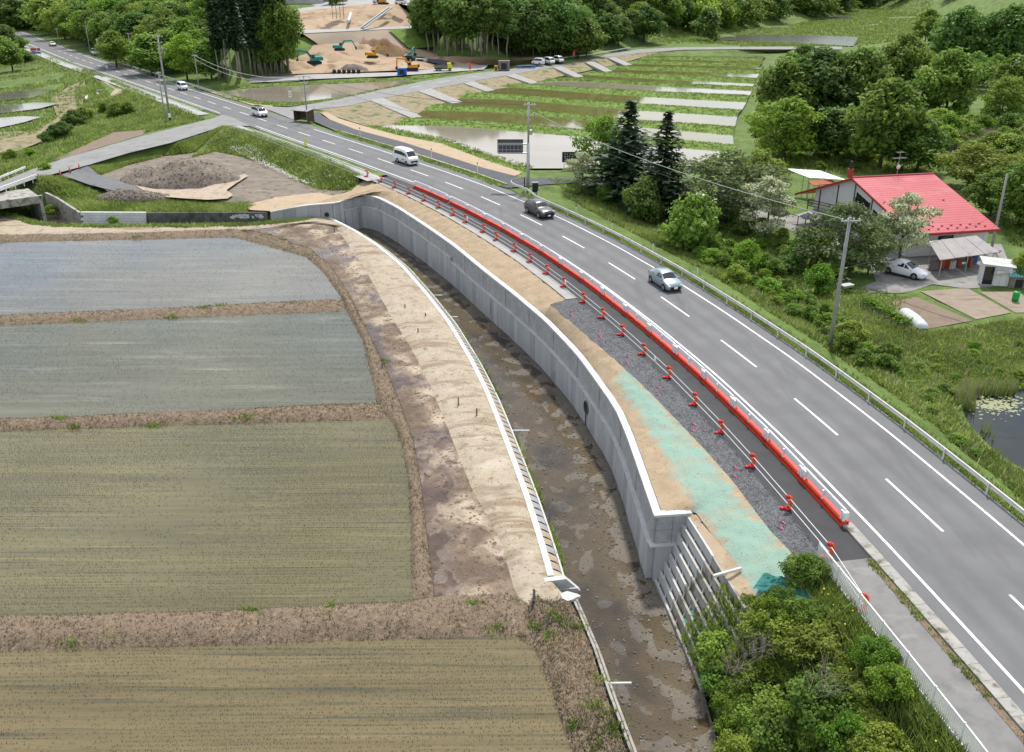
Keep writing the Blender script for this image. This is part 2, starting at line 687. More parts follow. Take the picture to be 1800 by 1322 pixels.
M('soil_berm', [(.265, .218, .160), (.37, .315, .240), (.315, .26, .192)], .6, .95, .45, 9, bdist=.06,
  layers=[((.215, .165, .11), 1.3, .56, .68), ((.20, .155, .105), 9, .58, .72), ((.24, .185, .125), .5, .54, .64, (.35, 2.2, 1)), ((.42, .37, .295), .35, .58, .72)])
M('soil_brown', [(.15, .105, .07), (.21, .15, .10)], .9, .95, .7, 10, bdist=.06,
  layers=[((.28, .22, .16), 1.1, .56, .74)])
M('mud_strip', [(.120, .088, .064), (.225, .172, .125), (.40, .33, .245)], .42, .9, .9, 5, bdist=.10, pos=[.40, .52, .62],
  layers=[((.075, .055, .040), 1.7, .56, .66), ((.20, .15, .11), 7, .55, .7), ((.10, .074, .056), 't', .75, -.35)],
  wet=(.22, .50, .58, .08, (.62, .56, .56), (1.3, .7, 1)))
M('earth_pale', [(.30, .24, .18), (.39, .32, .245), (.26, .21, .16)], .5, .95, .6, 7, bdist=.05,
  layers=[((.22, .175, .13), 1.4, .56, .72)])
M('earth_grey', [(.145, .122, .098), (.225, .192, .155)], .5, .95, .7, 5, bdist=.12,
  layers=[((.105, .088, .072), 1.1, .54, .66), ((.29, .245, .195), .6, .58, .70, (.4, 1.6, 1))])
M('bund', [(.115, .085, .058), (.200, .150, .105), (.150, .110, .078)], 1.8, .95, .9, 11, bdist=.10,
  layers=[((.30, .235, .165), 5, .56, .70), ((.09, .10, .035), .8, .60, .72)])
M('site_soil', [(.27, .185, .115), (.37, .275, .185), (.31, .23, .155)], .12, .95, .4, 2, bdist=.2,
  layers=[((.19, .125, .075), .22, .54, .66), ((.42, .34, .25), .16, .58, .70)])
M('site_dark', [(.19, .12, .07), (.27, .175, .10)], .3, .95, .6, 1.5, bdist=.3)
M('site_net', [(.29, .235, .175), (.35, .29, .22)], .2, .95, .3, 3, bdist=.1)
M('gravel', [(.120, .123, .130), (.165, .168, .175)], .7, .9, .8, 70, bdist=.05,
  layers=[((.20, .20, .21), 60, .58, .72), ((.060, .061, .066), 1.2, .58, .75)])
M('gravel_pale', [(.29, .285, .275), (.36, .35, .335)], .6, .9, .6, 40, bdist=.03,
  layers=[((.24, .235, .23), 18, .55, .7)])
M('yard', [(.20, .195, .185), (.27, .262, .25)], .5, .92, .5, 30, bdist=.03,
  layers=[((.13, .12, .10), .6, .55, .7), ((.10, .12, .05), .35, .62, .72)])
M('field_soil', [(.165, .125, .092), (.215, .165, .125)], 1.0, .95, .8, 12, bdist=.06)
M('field_pale', [(.225, .182, .14), (.28, .23, .18)], 1.0, .95, .8, 10, bdist=.06, layers=[((.17, .13, .095), .6, .56, .68, (.4, 2.5, 1))])
M('riverbed', [(.080, .073, .063), (.125, .110, .090), (.098, .088, .075)], .35, .75, .9, 9, bdist=.10,
  layers=[((.052, .052, .052), .30, .48, .66), ((.150, .108, .068), .22, .56, .70), ((.150, .130, .102), 'bar', .25, .95),
          ((.25, .23, .20), 14, .64, .74)])
M('stone', [(.085, .078, .068), (.155, .142, .122), (.055, .052, .048)], 1.5, .85, .4, 14, coord='P')
M('stone_bright', [(.26, .245, .22), (.38, .36, .33)], 2.0, .8, .3, 14)
M('block_stone', [(.33, .29, .23), (.42, .37, .29), (.27, .26, .25)], .9, .9, .5, 14, bdist=.03)


def water(name, cols, scale, stretch, ripple, rough=.06, layers=(), spec=.5, rs=5.0):
    return M(name, cols, scale, rough, ripple, rs, stretch=stretch, layers=layers, spec=spec, ior=1.33, bdist=.012)


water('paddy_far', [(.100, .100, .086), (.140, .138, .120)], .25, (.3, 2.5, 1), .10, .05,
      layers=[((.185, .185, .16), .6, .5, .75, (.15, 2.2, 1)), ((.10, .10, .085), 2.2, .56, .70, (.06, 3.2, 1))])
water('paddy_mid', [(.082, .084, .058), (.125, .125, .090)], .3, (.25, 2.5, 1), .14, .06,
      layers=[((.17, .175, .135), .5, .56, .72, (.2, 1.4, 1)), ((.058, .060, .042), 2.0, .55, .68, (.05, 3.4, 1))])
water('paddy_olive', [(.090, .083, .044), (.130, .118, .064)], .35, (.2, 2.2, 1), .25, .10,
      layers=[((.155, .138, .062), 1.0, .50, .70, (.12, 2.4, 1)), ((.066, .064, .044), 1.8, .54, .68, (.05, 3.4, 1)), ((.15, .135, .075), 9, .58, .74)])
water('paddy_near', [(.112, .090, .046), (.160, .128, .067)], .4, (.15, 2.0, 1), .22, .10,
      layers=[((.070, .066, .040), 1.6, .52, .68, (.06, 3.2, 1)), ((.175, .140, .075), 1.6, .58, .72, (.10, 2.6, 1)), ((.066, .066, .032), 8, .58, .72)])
water('paddy_green', [(.120, .112, .040), (.155, .142, .055)], .15, (.4, 1.5, 1), .06, .04,
      layers=[((.16, .16, .07), .3, .5, .7)])
water('paddy_pale', [(.20, .178, .14), (.25, .222, .18)], .12, (.4, 1.5, 1), .06, .06)
water('paddy_mirror', [(.10, .10, .085), (.13, .13, .11)], .15, None, .5, .14)
water('pond_water', [(.012, .016, .014), (.022, .026, .020)], .6, None, .10, .02)
water('puddle', [(.20, .17, .13), (.26, .22, .17)], .6, None, .10, .04)

M('kerb_stone', [(.27, .265, .25), (.33, .325, .31)], 1.5, .9, .3, 30, layers=[((.18, .175, .155), 2.5, .54, .68)])
# things
M('galv', [(.36, .37, .38), (.45, .46, .47)], 3, .45, coord='O', metallic=.5)
M('steel_grey', [(.20, .21, .22), (.26, .27, .28)], 3, .5, coord='O', metallic=.4)
M('pole_concrete', [(.24, .24, .235), (.32, .32, .31)], 2, .85, .2, 20, coord='O')
M('rail_white', [(.70, .70, .68), (.78, .78, .76)], 2, .5, coord='O', layers=[((.52, .51, .47), 1.5, .60, .75)])
M('rail_weathered', [(.52, .52, .49), (.62, .62, .59)], .8, .6, coord='P', layers=[((.36, .36, .33), 1.3, .56, .72)])
M('white_enamel', [(.72, .73, .75)], 1, .45)
M('red_paint', [(.58, .045, .018), (.66, .060, .025)], 2, .5, coord='O', layers=[((.40, .035, .02), 3, .62, .75)])
M('red_base', [(.50, .025, .020)], 1, .5)
M('orange_plastic', [(.70, .105, .018)], 1, .45)
M('yellow_plastic', [(.62, .62, .03)], 1, .5)
M('pink', [(.80, .08, .28)], 1, .8)
M('pipe_silver', [(.55, .56, .58)], 1, .35, metallic=.6)
M('pipe_pvc', [(.52, .52, .50), (.60, .60, .58)], 2, .5, coord='O')
M('rubber', [(.014, .014, .015)], 1, .8)
M('rim', [(.30, .31, .33)], 1, .35, metallic=.8)
M('black_plastic', [(.016, .016, .018)], 1, .5)
M('glass_dark', [(.018, .022, .026)], 1, .04, spec=.6)
M('lamp_glass', [(.55, .57, .60)], 1, .1, spec=.6)
M('lamp_red', [(.35, .012, .012)], 1, .2)
M('plate', [(.78, .78, .76)], 1, .5)
M('car_white', [(.72, .725, .73)], 1, .3, coat=.6)
M('car_mint', [(.245, .320, .330)], 1, .32, metallic=.35, coat=.7)
M('car_grey', [(.075, .073, .077)], 1, .3, metallic=.45, coat=.7)
M('car_black', [(.02, .021, .024)], 1, .28, coat=.7)
M('car_cream', [(.55, .50, .36)], 1, .35, coat=.5)
M('chassis', [(.03, .03, .03)], 1, .8)
M('roof_red', [(.40, .078, .086), (.445, .096, .104)], .35, .42, coord='P', layers=[((.48, .14, .15), .8, .53, .72, (.3, 1, 1)), ((.33, .065, .07), 1.6, .60, .74, (1, .3, 1))])
M('roof_trim', [(.38, .035, .035)], 1, .5)
M('roof_grey', [(.24, .225, .22), (.30, .285, .28)], .8, .7, .1, 15, layers=[((.19, .175, .17), 1.2, .56, .7, (1, .3, 1))])
M('wall_white', [(.58, .58, .57), (.66, .66, .65)], .6, .85, layers=[((.45, .44, .42), 1.0, .6, .78, (1, 1, .3))])
M('timber', [(.075, .050, .034), (.12, .085, .06)], 3, .85, .3, 20, stretch=(1, 1, .15))
M('timber_grey', [(.15, .135, .12), (.22, .20, .18)], 3, .9, .3, 20, coord='O')
M('corrugated', [(.55, .58, .60), (.66, .68, .70)], 1.0, .45, layers=[((.30, .10, .05), .7, .60, .66)])
M('corrugated_teal', [(.16, .42, .42), (.22, .50, .50)], 1.0, .5)
M('rust', [(.28, .075, .035), (.36, .11, .05)], 2, .8)
M('blue_sheet', [(.03, .13, .42)], 1, .6)
M('blue_machine', [(.02, .10, .42)], 1, .45)
M('green_drum', [(.012, .30, .05)], 1, .45)
M('solar', [(.035, .055, .11), (.05, .075, .14)], 4, .15)
M('plastic_film', [(.50, .54, .53), (.64, .67, .66)], 3, .35, .4, 12)
M('bark', [(.055, .042, .032), (.10, .08, .062)], 4, .95, .5, 14, coord='O', stretch=(1, 1, .25))
M('bark_pale', [(.20, .18, .155), (.28, .255, .22)], 4, .95, .5, 14, coord='O', stretch=(1, 1, .25))
M('twig', [(.17, .14, .11), (.23, .20, .165)], 4, .95)
M('sign_back', [(.055, .058, .064), (.080, .083, .09)], 1.0, .6)
M('sign_dark', [(.022, .020, .020)], 1, .6)
M('sign_white', [(.75, .75, .74)], 1, .5)
M('sign_red', [(.55, .05, .05)], 1, .5)
M('sign_blue', [(.05, .12, .45)], 1, .5)
M('machine_yellow', [(.55, .27, .02)], 1, .5)
M('machine_teal', [(.015, .24, .22)], 1, .45)
M('container_grey', [(.15, .14, .13), (.20, .19, .18)], 1, .7)
M('flag_red', [(.75, .09, .05)], 1, .8)
M('flower_white', [(.72, .72, .66)], 1, .8)
M('flower_yellow', [(.70, .52, .02)], 1, .8)
M('green_net', [(.012, .10, .09), (.03, .17, .15)], 3, .8)
M('wire', [(.035, .035, .037)], 1, .6)
M('ceramic', [(.60, .60, .58)], 1, .3)
M('teal_tape', [(.2, .6, .35)], 1, .6)

leafmat('leaf_mid', (.075, .135, .022), (.172, .275, .045), (.275, .385, .076), .46)
leafmat('leaf_deep', (.056, .108, .022), (.122, .205, .042), (.200, .295, .066), .44)
leafmat('leaf_bright', (.100, .180, .020), (.195, .335, .036), (.285, .430, .064), .48)
leafmat('leaf_yellow', (.130, .185, .025), (.235, .320, .046), (.330, .400, .086), .46)
leafmat('leaf_grey', (.085, .115, .042), (.165, .210, .074), (.235, .280, .110), .42)
leafmat('needle', (.022, .046, .020), (.046, .084, .035), (.082, .130, .053), .2)
leafmat('blade', (.150, .215, .036), (.240, .345, .056), (.340, .425, .100), .30, True)
leafmat('blade_dry', (.15, .12, .075), (.27, .215, .135), (.39, .32, .21), .25, True)
leafmat('blossom', (.085, .145, .036), (.21, .275, .09), (.68, .70, .52), .38)
leafmat('rice', (.115, .130, .040), (.160, .180, .060), (.205, .220, .085), .3, True)
leafmat('reed', (.24, .20, .13), (.36, .31, .21), (.46, .40, .29), .25, True)


def river_water_mat():
    m = bpy.data.materials.new('river_water')
    m.use_nodes = True
    N, L = m.node_tree.nodes, m.node_tree.links
    N.remove(N['Principled BSDF'])
    tr = N.new('ShaderNodeBsdfTransparent'); tr.inputs['Color'].default_value = (.84, .79, .70, 1)
    gl_ = N.new('ShaderNodeBsdfGlossy'); gl_.inputs['Roughness'].default_value = .05
    fr = N.new('ShaderNodeFresnel'); fr.inputs['IOR'].default_value = 1.33
    no = N.new('ShaderNodeTexNoise'); no.inputs['Scale'].default_value = 5.0; no.inputs['Detail'].default_value = 3
    ge = N.new('ShaderNodeNewGeometry'); L.new(ge.outputs['Position'], no.inputs['Vector'])
    bp = N.new('ShaderNodeBump'); bp.inputs['Strength'].default_value = .35; bp.inputs['Distance'].default_value = .03
    L.new(no.outputs['Fac'], bp.inputs['Height'])
    L.new(bp.outputs['Normal'], gl_.inputs['Normal']); L.new(bp.outputs['Normal'], fr.inputs['Normal'])
    mx = N.new('ShaderNodeMixShader')
    L.new(fr.outputs[0], mx.inputs['Fac']); L.new(tr.outputs[0], mx.inputs[1]); L.new(gl_.outputs[0], mx.inputs[2])
    L.new(mx.outputs[0], N['Material Output'].inputs['Surface'])
    MAT['river_water'] = m


river_water_mat()

# ------------------------------------------------------------------ main road axis
_cl = [(26.9, -5), (26.7, 5), (26.1, 15), (25.2, 25), (23.9, 33), (22.7, 40.1), (20.6, 50.8), (18.0, 61.4), (14.9, 71.6), (11.5, 81.5), (7.6, 91.2),
       (3.3, 100.4), (-1.3, 109.1), (-6.3, 117.7), (-11.6, 125.6), (-17.2, 133.4), (-22.9, 141.4), (-28.4, 148.7),
       (-33.9, 156.1), (-39.5, 163.7), (-45.0, 171.2), (-50.2, 178.5), (-55.5, 185.6), (-60.7, 192.7), (-66.0, 199.9)]
_cl += [(G(*p).x, G(*p).y) for p in ((272.5, 147.5), (200, 123.7), (150, 107.5), (100, 88), (50, 68.5), (20, 56))]
CL = smooth([(x, y, 0) for x, y in _cl], 900, 1)
CLS = np.array(arc(CL))
_T = np.gradient(CL[:, :2], axis=0)
_T /= np.linalg.norm(_T, axis=1)[:, None]


def road(s, off, z=0.0):
    """point at axis distance s, lateral offset (right positive)"""
    x = np.interp(s, CLS, CL[:, 0]); y = np.interp(s, CLS, CL[:, 1])
    tx = np.interp(s, CLS, _T[:, 0]); ty = np.interp(s, CLS, _T[:, 1])
    return Vector((x + ty * off, y - tx * off, z))


def road_dir(s):
    tx = np.interp(s, CLS, _T[:, 0]); ty = np.interp(s, CLS, _T[:, 1])
    return math.atan2(ty, tx)


def station(p):
    d = np.hypot(CL[:, 0] - p[0], CL[:, 1] - p[1])
    i = int(d.argmin())
    return CLS[i]


def road_line(s0, s1, off, z=0.0, step=1.5):
    n = max(2, int(abs(s1 - s0) / step))
    f = off if callable(off) else (lambda s: off)
    return [road(s, f(s), z) for s in np.linspace(s0, s1, n)]


def sy(y):
    """axis distance at which the road passes y"""
    return float(np.interp(y, CL[:, 1], CLS))


S0, SEND = 3.0, CLS[-1] - 1
S_TAPER = sy(128.0)
S_KERB = sy(41.2)

# ------------------------------------------------------------------ key lines
WALL_TOP = smooth(GL([(475, 372, -2.15), (517, 364, -1.75), (545, 360, -1.5), (575, 357.5, -1.3), (592, 356, -1.2), (617, 347.5, -1.0), (634, 341.5, -.9)]), 24, 0).tolist() + \
    smooth(GL([(634, 341.5), (648, 342.5), (663, 346), (700, 365), (750, 397.5), (800, 432.5), (850, 474), (906, 517.6), (962, 565), (1018, 624), (1050, 668),
               (1074, 702)], -.9), 60, 1).tolist()[1:] + \
    resample(GL([(1074, 702), (1088, 724.7), (1104.7, 764), (1120, 806.8), (1153.6, 904)], -.9), 16).tolist()[1:]
WALL_TOP = [Vector(p) for p in WALL_TOP]
WALL_END = GL([(1153.6, 904), (1212, 900)], -.9)
CAP_L = smooth(GL([(576.6, 381.4), (620, 403.8), (662, 430.4), (706.8, 466.8), (746, 511.6), (788, 564.8), (830, 634.8), (858, 692), (877.5, 741), (896, 790), (924, 865),
                   (949.6, 945), (969, 1013)], -3.2), 70, 1)
CAP_L = [Vector(p) for p in CAP_L]
OLD_L = GL([(1003, 1042), (1022, 1085), (1045, 1140), (1072, 1220), (1110, 1322), (1165, 1480), (1230, 1680)], -3.4)
SOUTH = GL([(-260, 352), (-80, 362), (0, 372), (62, 391), (100, 396), (200, 397), (330, 396), (440, 394), (540, 386), (576.6, 381.4)], -3.2)
NORTH = GL([(-260, 318, -2.6), (-80, 332, -2.6), (20, 342, -2.6), (82, 347, -2.6), (100, 352, -2.6), (141, 373.5, -2.6), (258, 374, -2.6), (350, 373.5, -2.5), (470, 373, -2.3)])
RIV_R = GL([(1146, 1006), (1168, 1050), (1200, 1112), (1232, 1200), (1265, 1322), (1310, 1480), (1360, 1680)], -5.35)

# ------------------------------------------------------------------ ground (one sheet to the horizon)
def gl(pts, z=None, dz=0.0):
    return [Vector((p[0], p[1], (p[2] if z is None else z) + dz)) for p in pts]

g_lines = []
road_R = road_line(S0, SEND, 4.9, -.14, 4)
road_R2 = road_line(sy(30), sy(112), 6.4, -.55, 4)
far_L = road_line(sy(131), SEND, -8.6, -.14, 4)
near_L = road_line(S0, sy(129), -4.6, -.7, 4)
g_lines += [road_R, road_R2, far_L, near_L]
g_lines.append(gl(offset(WALL_TOP, -.24)[:-4], -2.6))       # behind the wall
g_lines.append(gl(offset(WALL_TOP, -.06), -6.4))
g_lines.append(gl(offset(NORTH, -.5), None, -.35))
g_lines.append(gl(offset(NORTH, .02), -6.4))
g_lines.append(gl(offset(CAP_L, .5), -3.9))
g_lines.append(gl(offset(CAP_L, -.7), -6.4))
g_lines.append(gl(offset(OLD_L, .6), -3.9))
g_lines.append(gl(offset(OLD_L, -.25), -6.4))
g_lines.append(gl(offset(SOUTH, .6), -3.9))
g_lines.append(gl(offset(SOUTH, -.4), -6.4))
g_lines.append(gl(RIV_R, -6.2))
g_pts = GL([(-600, 440), (-200, 450), (0, 480), (300, 500), (500, 600), (0, 800), (500, 900), (-500, 900), (-600, 1200), (300, 1100), (800, 1200), (600, 1500), (0, 1600), (-900, 1500)], -3.9)
POND = smooth(GL([(1682, 700), (1690, 688), (1720, 683), (1760, 690), (1810, 680), (1880, 690), (1930, 740), (1930, 830), (1880, 850), (1800, 830), (1745, 792), (1700, 745), (1682, 700)], -2.5), 60, 1)
pond_poly = [tuple(p) for p in POND[:-1]]
g_lines.append(gl(POND, -2.42))
_c = np.mean(np.array(POND), axis=0)
g_lines.append([Vector((_c[0] + (p[0] - _c[0]) * .86, _c[1] + (p[1] - _c[1]) * .86, -3.2)) for p in POND])
g_pts += GL([(1660, 690, -2.0), (1655, 730, -1.9), (1720, 810, -1.9), (1790, 880, -1.8), (1700, 660, -2.1), (1800, 650, -2.1), (1950, 660, -1.9), (2050, 760, -1.9), (1900, 900, -1.6),
             (1600, 640, -1.9), (1560, 660, -1.6), (1640, 720, -1.6), (1500, 600, -1.8), (1420, 560, -1.9), (1380, 520, -2.1), (1300, 480, -2.2), (1240, 440, -2.3), (1170, 400, -2.2),
             (1110, 385, -1.9), (1060, 365, -1.4), (1000, 335, -.8), (960, 325, -.4), (1100, 330, -1.0), (1200, 350, -1.5), (1300, 400, -1.7), (1400, 450, -1.7), (1480, 500, -1.7), (1520, 530, -1.7),
             (1700, 560, -1.7), (1650, 500, -1.7), (1500, 420, -1.7), (1600, 400, -1.7), (1750, 450, -1.7), (1800, 520, -1.7), (1950, 560, -1.7), (2100, 450, -1.5),
             (1050, 318, -.6), (930, 312, -.3), (1450, 340, -1.6), (1350, 310, -1.6), (1600, 300, -1.5), (1750, 330, -1.3), (1900, 330, -1.0), (1500, 260, -1.5), (1650, 240, -1.3), (1850, 230, -.8), (2100, 240, -.5),
             (1330, 250, -1.4), (1400, 200, -1.5), (1550, 180, -1.4), (1750, 160, -1.0), (2000, 160, 0),
             (1350, 140, -1.3), (1450, 110, -1.6), (1600, 110, -1.4), (1800, 100, -.5), (2000, 90, 1), (1350, 90, -1.3), (1500, 70, -1.5), (1650, 60, -1.2), (1850, 50, 0)])
flat('pond', [Vector((p[0], p[1], -2.5)) for p in POND[:-1]], MAT['pond_water'])
# right-hand paddies and branch-road slope
g_pts += GL([(1200, 60), (1300, 57), (1400, 56), (1515, 60), (1400, 72), (1505, 86), (1300, 76), (1250, 72), (1450, 38), (1560, 26), (1620, 28), (1500, 40)], -1.35)
g_pts += GL([(720, 238), (720, 214), (760, 200), (800, 165), (870, 150), (945, 138), (1030, 124), (1090, 118), (1130, 100), (1300, 95), (1330, 120), (1325, 170), (1300, 220), (1290, 280), (1100, 300), (925, 296), (850, 268)], -1.38)
g_pts += GL([(1000, 200), (1150, 180), (1100, 240), (950, 250), (1200, 140)], -1.38)
g_pts += GL([(600, 150, -.8), (450, 160, -.8), (500, 170, -.8), (680, 148, -.8), (405, 155, -.6), (540, 150, -.8)])
br_low = GL([(547, 194), (612, 187), (675, 173), (750, 159), (820, 146), (900, 132), (1000, 114), (1060, 103), (1125, 94), (1200, 88.5), (1300, 87.5), (1480, 88)], -.2)
br_up = GL([(505, 189), (575, 178), (650, 161.5), (750, 141.5), (825, 130), (900, 121), (1000, 106.5), (1122, 86.5), (1200, 83), (1300, 82), (1480, 82)], -.2)
g_lines += [br_low, br_up]
g_lines.append(GL([(440, 144), (550, 141), (700, 134), (800, 126), (840, 122)], -.3))
g_lines.append(GL([(665, 226), (712, 214), (738, 191), (786, 170), (860, 152), (933, 142), (1012, 129), (1072, 120), (1110, 109.5), (1123, 102), (1143, 95)], -1.38))
g_lines.append(GL([(1350, 94), (1342, 125), (1328, 160), (1305, 215), (1297, 280)], -1.38))
_T0, _T1, _B0, _B1 = G(1209, 907, -1.1), G(1345, 1125, -1.1), G(1146, 1004, -5.15), G(1236, 1215, -5.15)
_dt = (_T1 - _T0).normalized() * .5
g_lines.append([Vector((p.x, p.y, z)) for p, z in ((_T0 + _dt * 4 + Vector((.3, .2, 0)), -2.2), (_T1 + Vector((.3, .2, 0)), -2.2))])
g_lines.append([Vector((p.x, p.y, -6.4)) for p in (_B0 - _dt * .3, _T0 - _dt * .3)])
# construction hillside
SITE = {'toe': [(455, 134, .0), (520, 130, .0), (620, 127, 0), (740, 122, 0), (830, 116, 0), (900, 112, 0)],
        'foot': [(468, 120, .8), (520, 112, 1.2), (600, 106, 1.6), (700, 101, 1.6), (740, 97, 1.2), (800, 94, .8), (900, 100, .6), (1000, 101, 1.0)],
        'mid': [(470, 80, 5.0), (560, 78, 5.2), (650, 74, 5.2), (720, 86, 3.2), (760, 80, 3.2)],
        'ter': [(440, 64, 8), (520, 60, 8), (600, 56, 8), (682, 52, 8), (740, 50, 8), (800, 48, 8), (900, 56, 6), (1000, 70, 4)],
        'tb': [(440, 58, 8.1), (520, 54.5, 8.1), (600, 51, 8.1), (682, 48, 8.1), (740, 46, 8.1), (800, 44, 8.1), (900, 52, 6.5), (1000, 64, 4.6)],
        'rid': [(500, 24, 11.5), (550, 17, 12.3), (600, 12, 13), (650, 7, 13.6), (700, 7, 13.8), (750, 14, 13.4), (800, 20, 13), (900, 35, 10), (1000, 50, 7.5)]}
SITE = {k: GL(v) for k, v in SITE.items()}
for k, ln in SITE.items():
    g_lines.append([p - Vector((0, 0, .9)) for p in ln])
_b = [Vector((p.x * 1.28, p.y * 1.28, 13.0)) for p in SITE['rid']]
g_lines.append(_b)
# wooded hills
LF = [road(s, 13, .3) for s in np.linspace(sy(215), SEND, 10)]
g_lines.append(LF)
g_lines.append([Vector((p.x + .2 * 30 * min(1, i / 4), p.y + 30 * min(1, (i + .4) / 4), 3.5)) for i, p in enumerate(LF)])
g_lines.append([Vector((p.x + .1 * 95 * min(1, (i + .3) / 4), p.y + 95 * min(1, (i + .9) / 4), 13.0)) for i, p in enumerate(LF)])
g_pts += GL([(400, 146, 0), (430, 138, .3), (380, 150, -.2)])
CF = GL([(900, 104, .8), (985, 108, .4), (1060, 97, 0), (1110, 84, 0), (1150, 70, .5), (1200, 60, .3), (1290, 52, -.6), (1360, 45, -1.3), (1440, 36, -1.3), (1490, 22, -1.3), (1530, 12, -1.3)])
g_lines.append(CF)
g_lines.append([Vector((p.x * 1.0 + 6, p.y + 45, 9)) for p in CF[2:]])
g_lines.append([Vector((p.x * 1.0 + 20, p.y + 130, 28)) for p in CF[1:]])
# left fields, banks
g_pts += GL([(-60, 130, -2.2), (0, 130, -2.2), (90, 130, -2.2), (0, 200, -2.2), (-200, 240, -2.2), (90, 160, -2.2), (-200, 150, -2.2), (50, 240, -2.0), (0, 250, -2.2), (20, 285, -2.4), (60, 290, -2.2),
             (40, 265, -2.6), (130, 215, -2.4), (160, 190, -2.8), (190, 200, -2.4), (240, 195, -2.1), (150, 160, -2.6), (190, 160, -2.9), (140, 125, -1.5), (90, 105, -1.2), (200, 215, -1.8), (290, 190, -1.3), (330, 205, -.6), (-60, 60, -1), (0, 60, -.5),
             (-200, 90, 0), (-60, 300, -1.5), (20, 110, -1.6)])
g_lines.append(GL([(-120, 355, -1.0), (0, 322, -.9), (45, 303, -.9), (102, 283, -.8), (145, 270, -.7), (250, 240, -.4), (350, 215, -.25), (368, 211, -.2)]))
g_lines.append(GL([(-120, 374, -1.0), (0, 335, -.9), (62, 313, -.9), (155, 289, -.7), (225, 268, -.5), (300, 250, -.3), (375, 226, -.2), (400, 221, -.2)]))
EW = GL([(172, 306, -1.7), (225, 290, -2.0), (290, 274, -2.0), (340, 268, -2.0), (380, 266, -2.0), (430, 276, -2.0), (480, 292, -2.0), (540, 318, -2.0), (580, 334, -1.7), (612, 335, -1.2)])
g_lines.append([p - Vector((0, 0, .12)) for p in EW])
g_pts += GL([(300, 320, -2.6), (400, 330, -2.6), (480, 345, -2.6), (200, 350, -2.6), (330, 355, -2.8), (540, 345, -2.5), (120, 340, -2.0), (150, 360, -2.7), (115, 330, -1.6)])
# rim of the world
for ang in range(-80, 81, 8):
    a = R(ang)
    g_pts.append(Vector((math.sin(a) * 520, math.cos(a) * 520, 0 if 14 < ang < 30 else 30 + 8 * math.sin(ang * .21))))
    g_pts.append(Vector((math.sin(a) * 1500, math.cos(a) * 1500, 110)))
g_pts += [Vector((-70, 6, -3.9)), Vector((-40, -25, -3.9)), Vector((60, -25, -2)), Vector((110, 30, -1.6)), Vector((0, -40, -3.9)), Vector((260, 60, 0)), Vector((-260, 60, -3.9)), Vector((200, -30, 0)), Vector((-200, -30, -3.9)),
          Vector((0, -120, -2)), Vector((400, -100, 0)), Vector((-400, -100, 0)), Vector((40, 10, -.5)), Vector((36, 3, -.4)), Vector((140, 100, -1.2)), Vector((170, 150, 2)), Vector((130, 60, -1.7)), Vector((220, 240, 6)), Vector((260, 330, 10))]
CALM = [GL([(540, 195, -1), (900, 115, -1), (1130, 85, -1), (1400, 80, -1), (1345, 170, -1), (1310, 300, -1), (900, 300, -1), (680, 240, -1)]), GL([(-120, 260, -2), (-120, 115, -2), (100, 115, -2), (140, 140, -2), (80, 215, -2)]), GL([(1140, 84, -1), (1200, 56, -1), (1420, 36, -1), (1660, 20, -1), (1680, 90, -1), (1400, 98, -1)])]
GV, GF = tin(g_pts, g_lines)
GF = [f for f in GF if len(f) == 3]
bv0 = BVHTree.FromPolygons(GV, GF)
rg = random.Random(5)
extra = []
for i in range(5200):                       # uneven fill points
    d = 35 + 420 * rg.random() ** 1.7
    a = R(rg.uniform(-36, 36))
    x, y = d * math.sin(a), d * math.cos(a)
    h = bv0.ray_cast(Vector((x, y, 800)), Vector((0, 0, -1)))
    if h[0] is None or h[0].z < -3.0 or h[1].z < .55:
        continue
    if x < 30 and y < 128 and h[0].z < -2.95:
        continue
    dr = abs((road(station((x, y)), 0) - Vector((x, y, 0))).length)
    if dr < 9.5:
        continue
    if inpoly(x, y, pond_poly) or polydist(x, y, pond_poly) < .8:
        continue
    amp = .22 if d < 230 else .6
    if any(inpoly(x, y, q) for q in CALM):
        amp = .03
    extra.append((x, y, h[0].z - .04 + amp * fbm(x, y, .16, 3) * min(1, (dr - 9) / 6)))
GV, GF = tin(g_pts + extra, g_lines)
GF = [f for f in GF if len(f) == 3]
ground = np_mesh('ground', GV, GF, MAT['grass'], smooth_=True)
_up(ground)
ground['kind'] = 'structure'
BV = BVHTree.FromPolygons(GV, GF)


def gz(x, y, dflt=0.0):
    h = BV.ray_cast(Vector((x, y, 900)), Vector((0, 0, -1)))
    return h[0].z if h[0] is not None else dflt


def GG(u, v):
    """survey sight line met with the ground sheet"""
    a = Vector((0, 0, CAM_H))
    b = G(u, v, 0) if v > -60 else G(u, -60, 0)
    h = BV.ray_cast(a, (b - a).normalized())
    return h[0] if h[0] is not None else b


# ------------------------------------------------------------------ roads
def wear(x, y, z):
    s = station((x, y)); p = road(s, 0); t_ = road_dir(s)
    o_ = abs((x - p.x) * math.sin(t_) - (y - p.y) * math.cos(t_))
    return (math.exp(-((o_ - .95) / .38) ** 2) + math.exp(-((o_ - 2.55) / .38) ** 2)) * (.8 + .5 * fbm(x, y, .12, 3))


main_road = ribbon('main_road', road_line(S0, SEND, -4.35), road_line(S0, SEND, 4.75), 28, MAT['asphalt_road'], step=1.5, attr={'wear': wear},
                   prof=lambda t: .04 * (1 - abs(2 * t - 1)) - .02)


def strip(name, s0, s1, off, w, z, mat, parent=None):
    return ribbon(name, road_line(s0, s1, off - w / 2, z), road_line(s0, s1, off + w / 2, z), 1, mat, step=1.2, parent=parent, sm=False)


def rz_(off):
    return .04 * (1 - abs(2 * (off + 4.35) / 9.1 - 1)) - .02


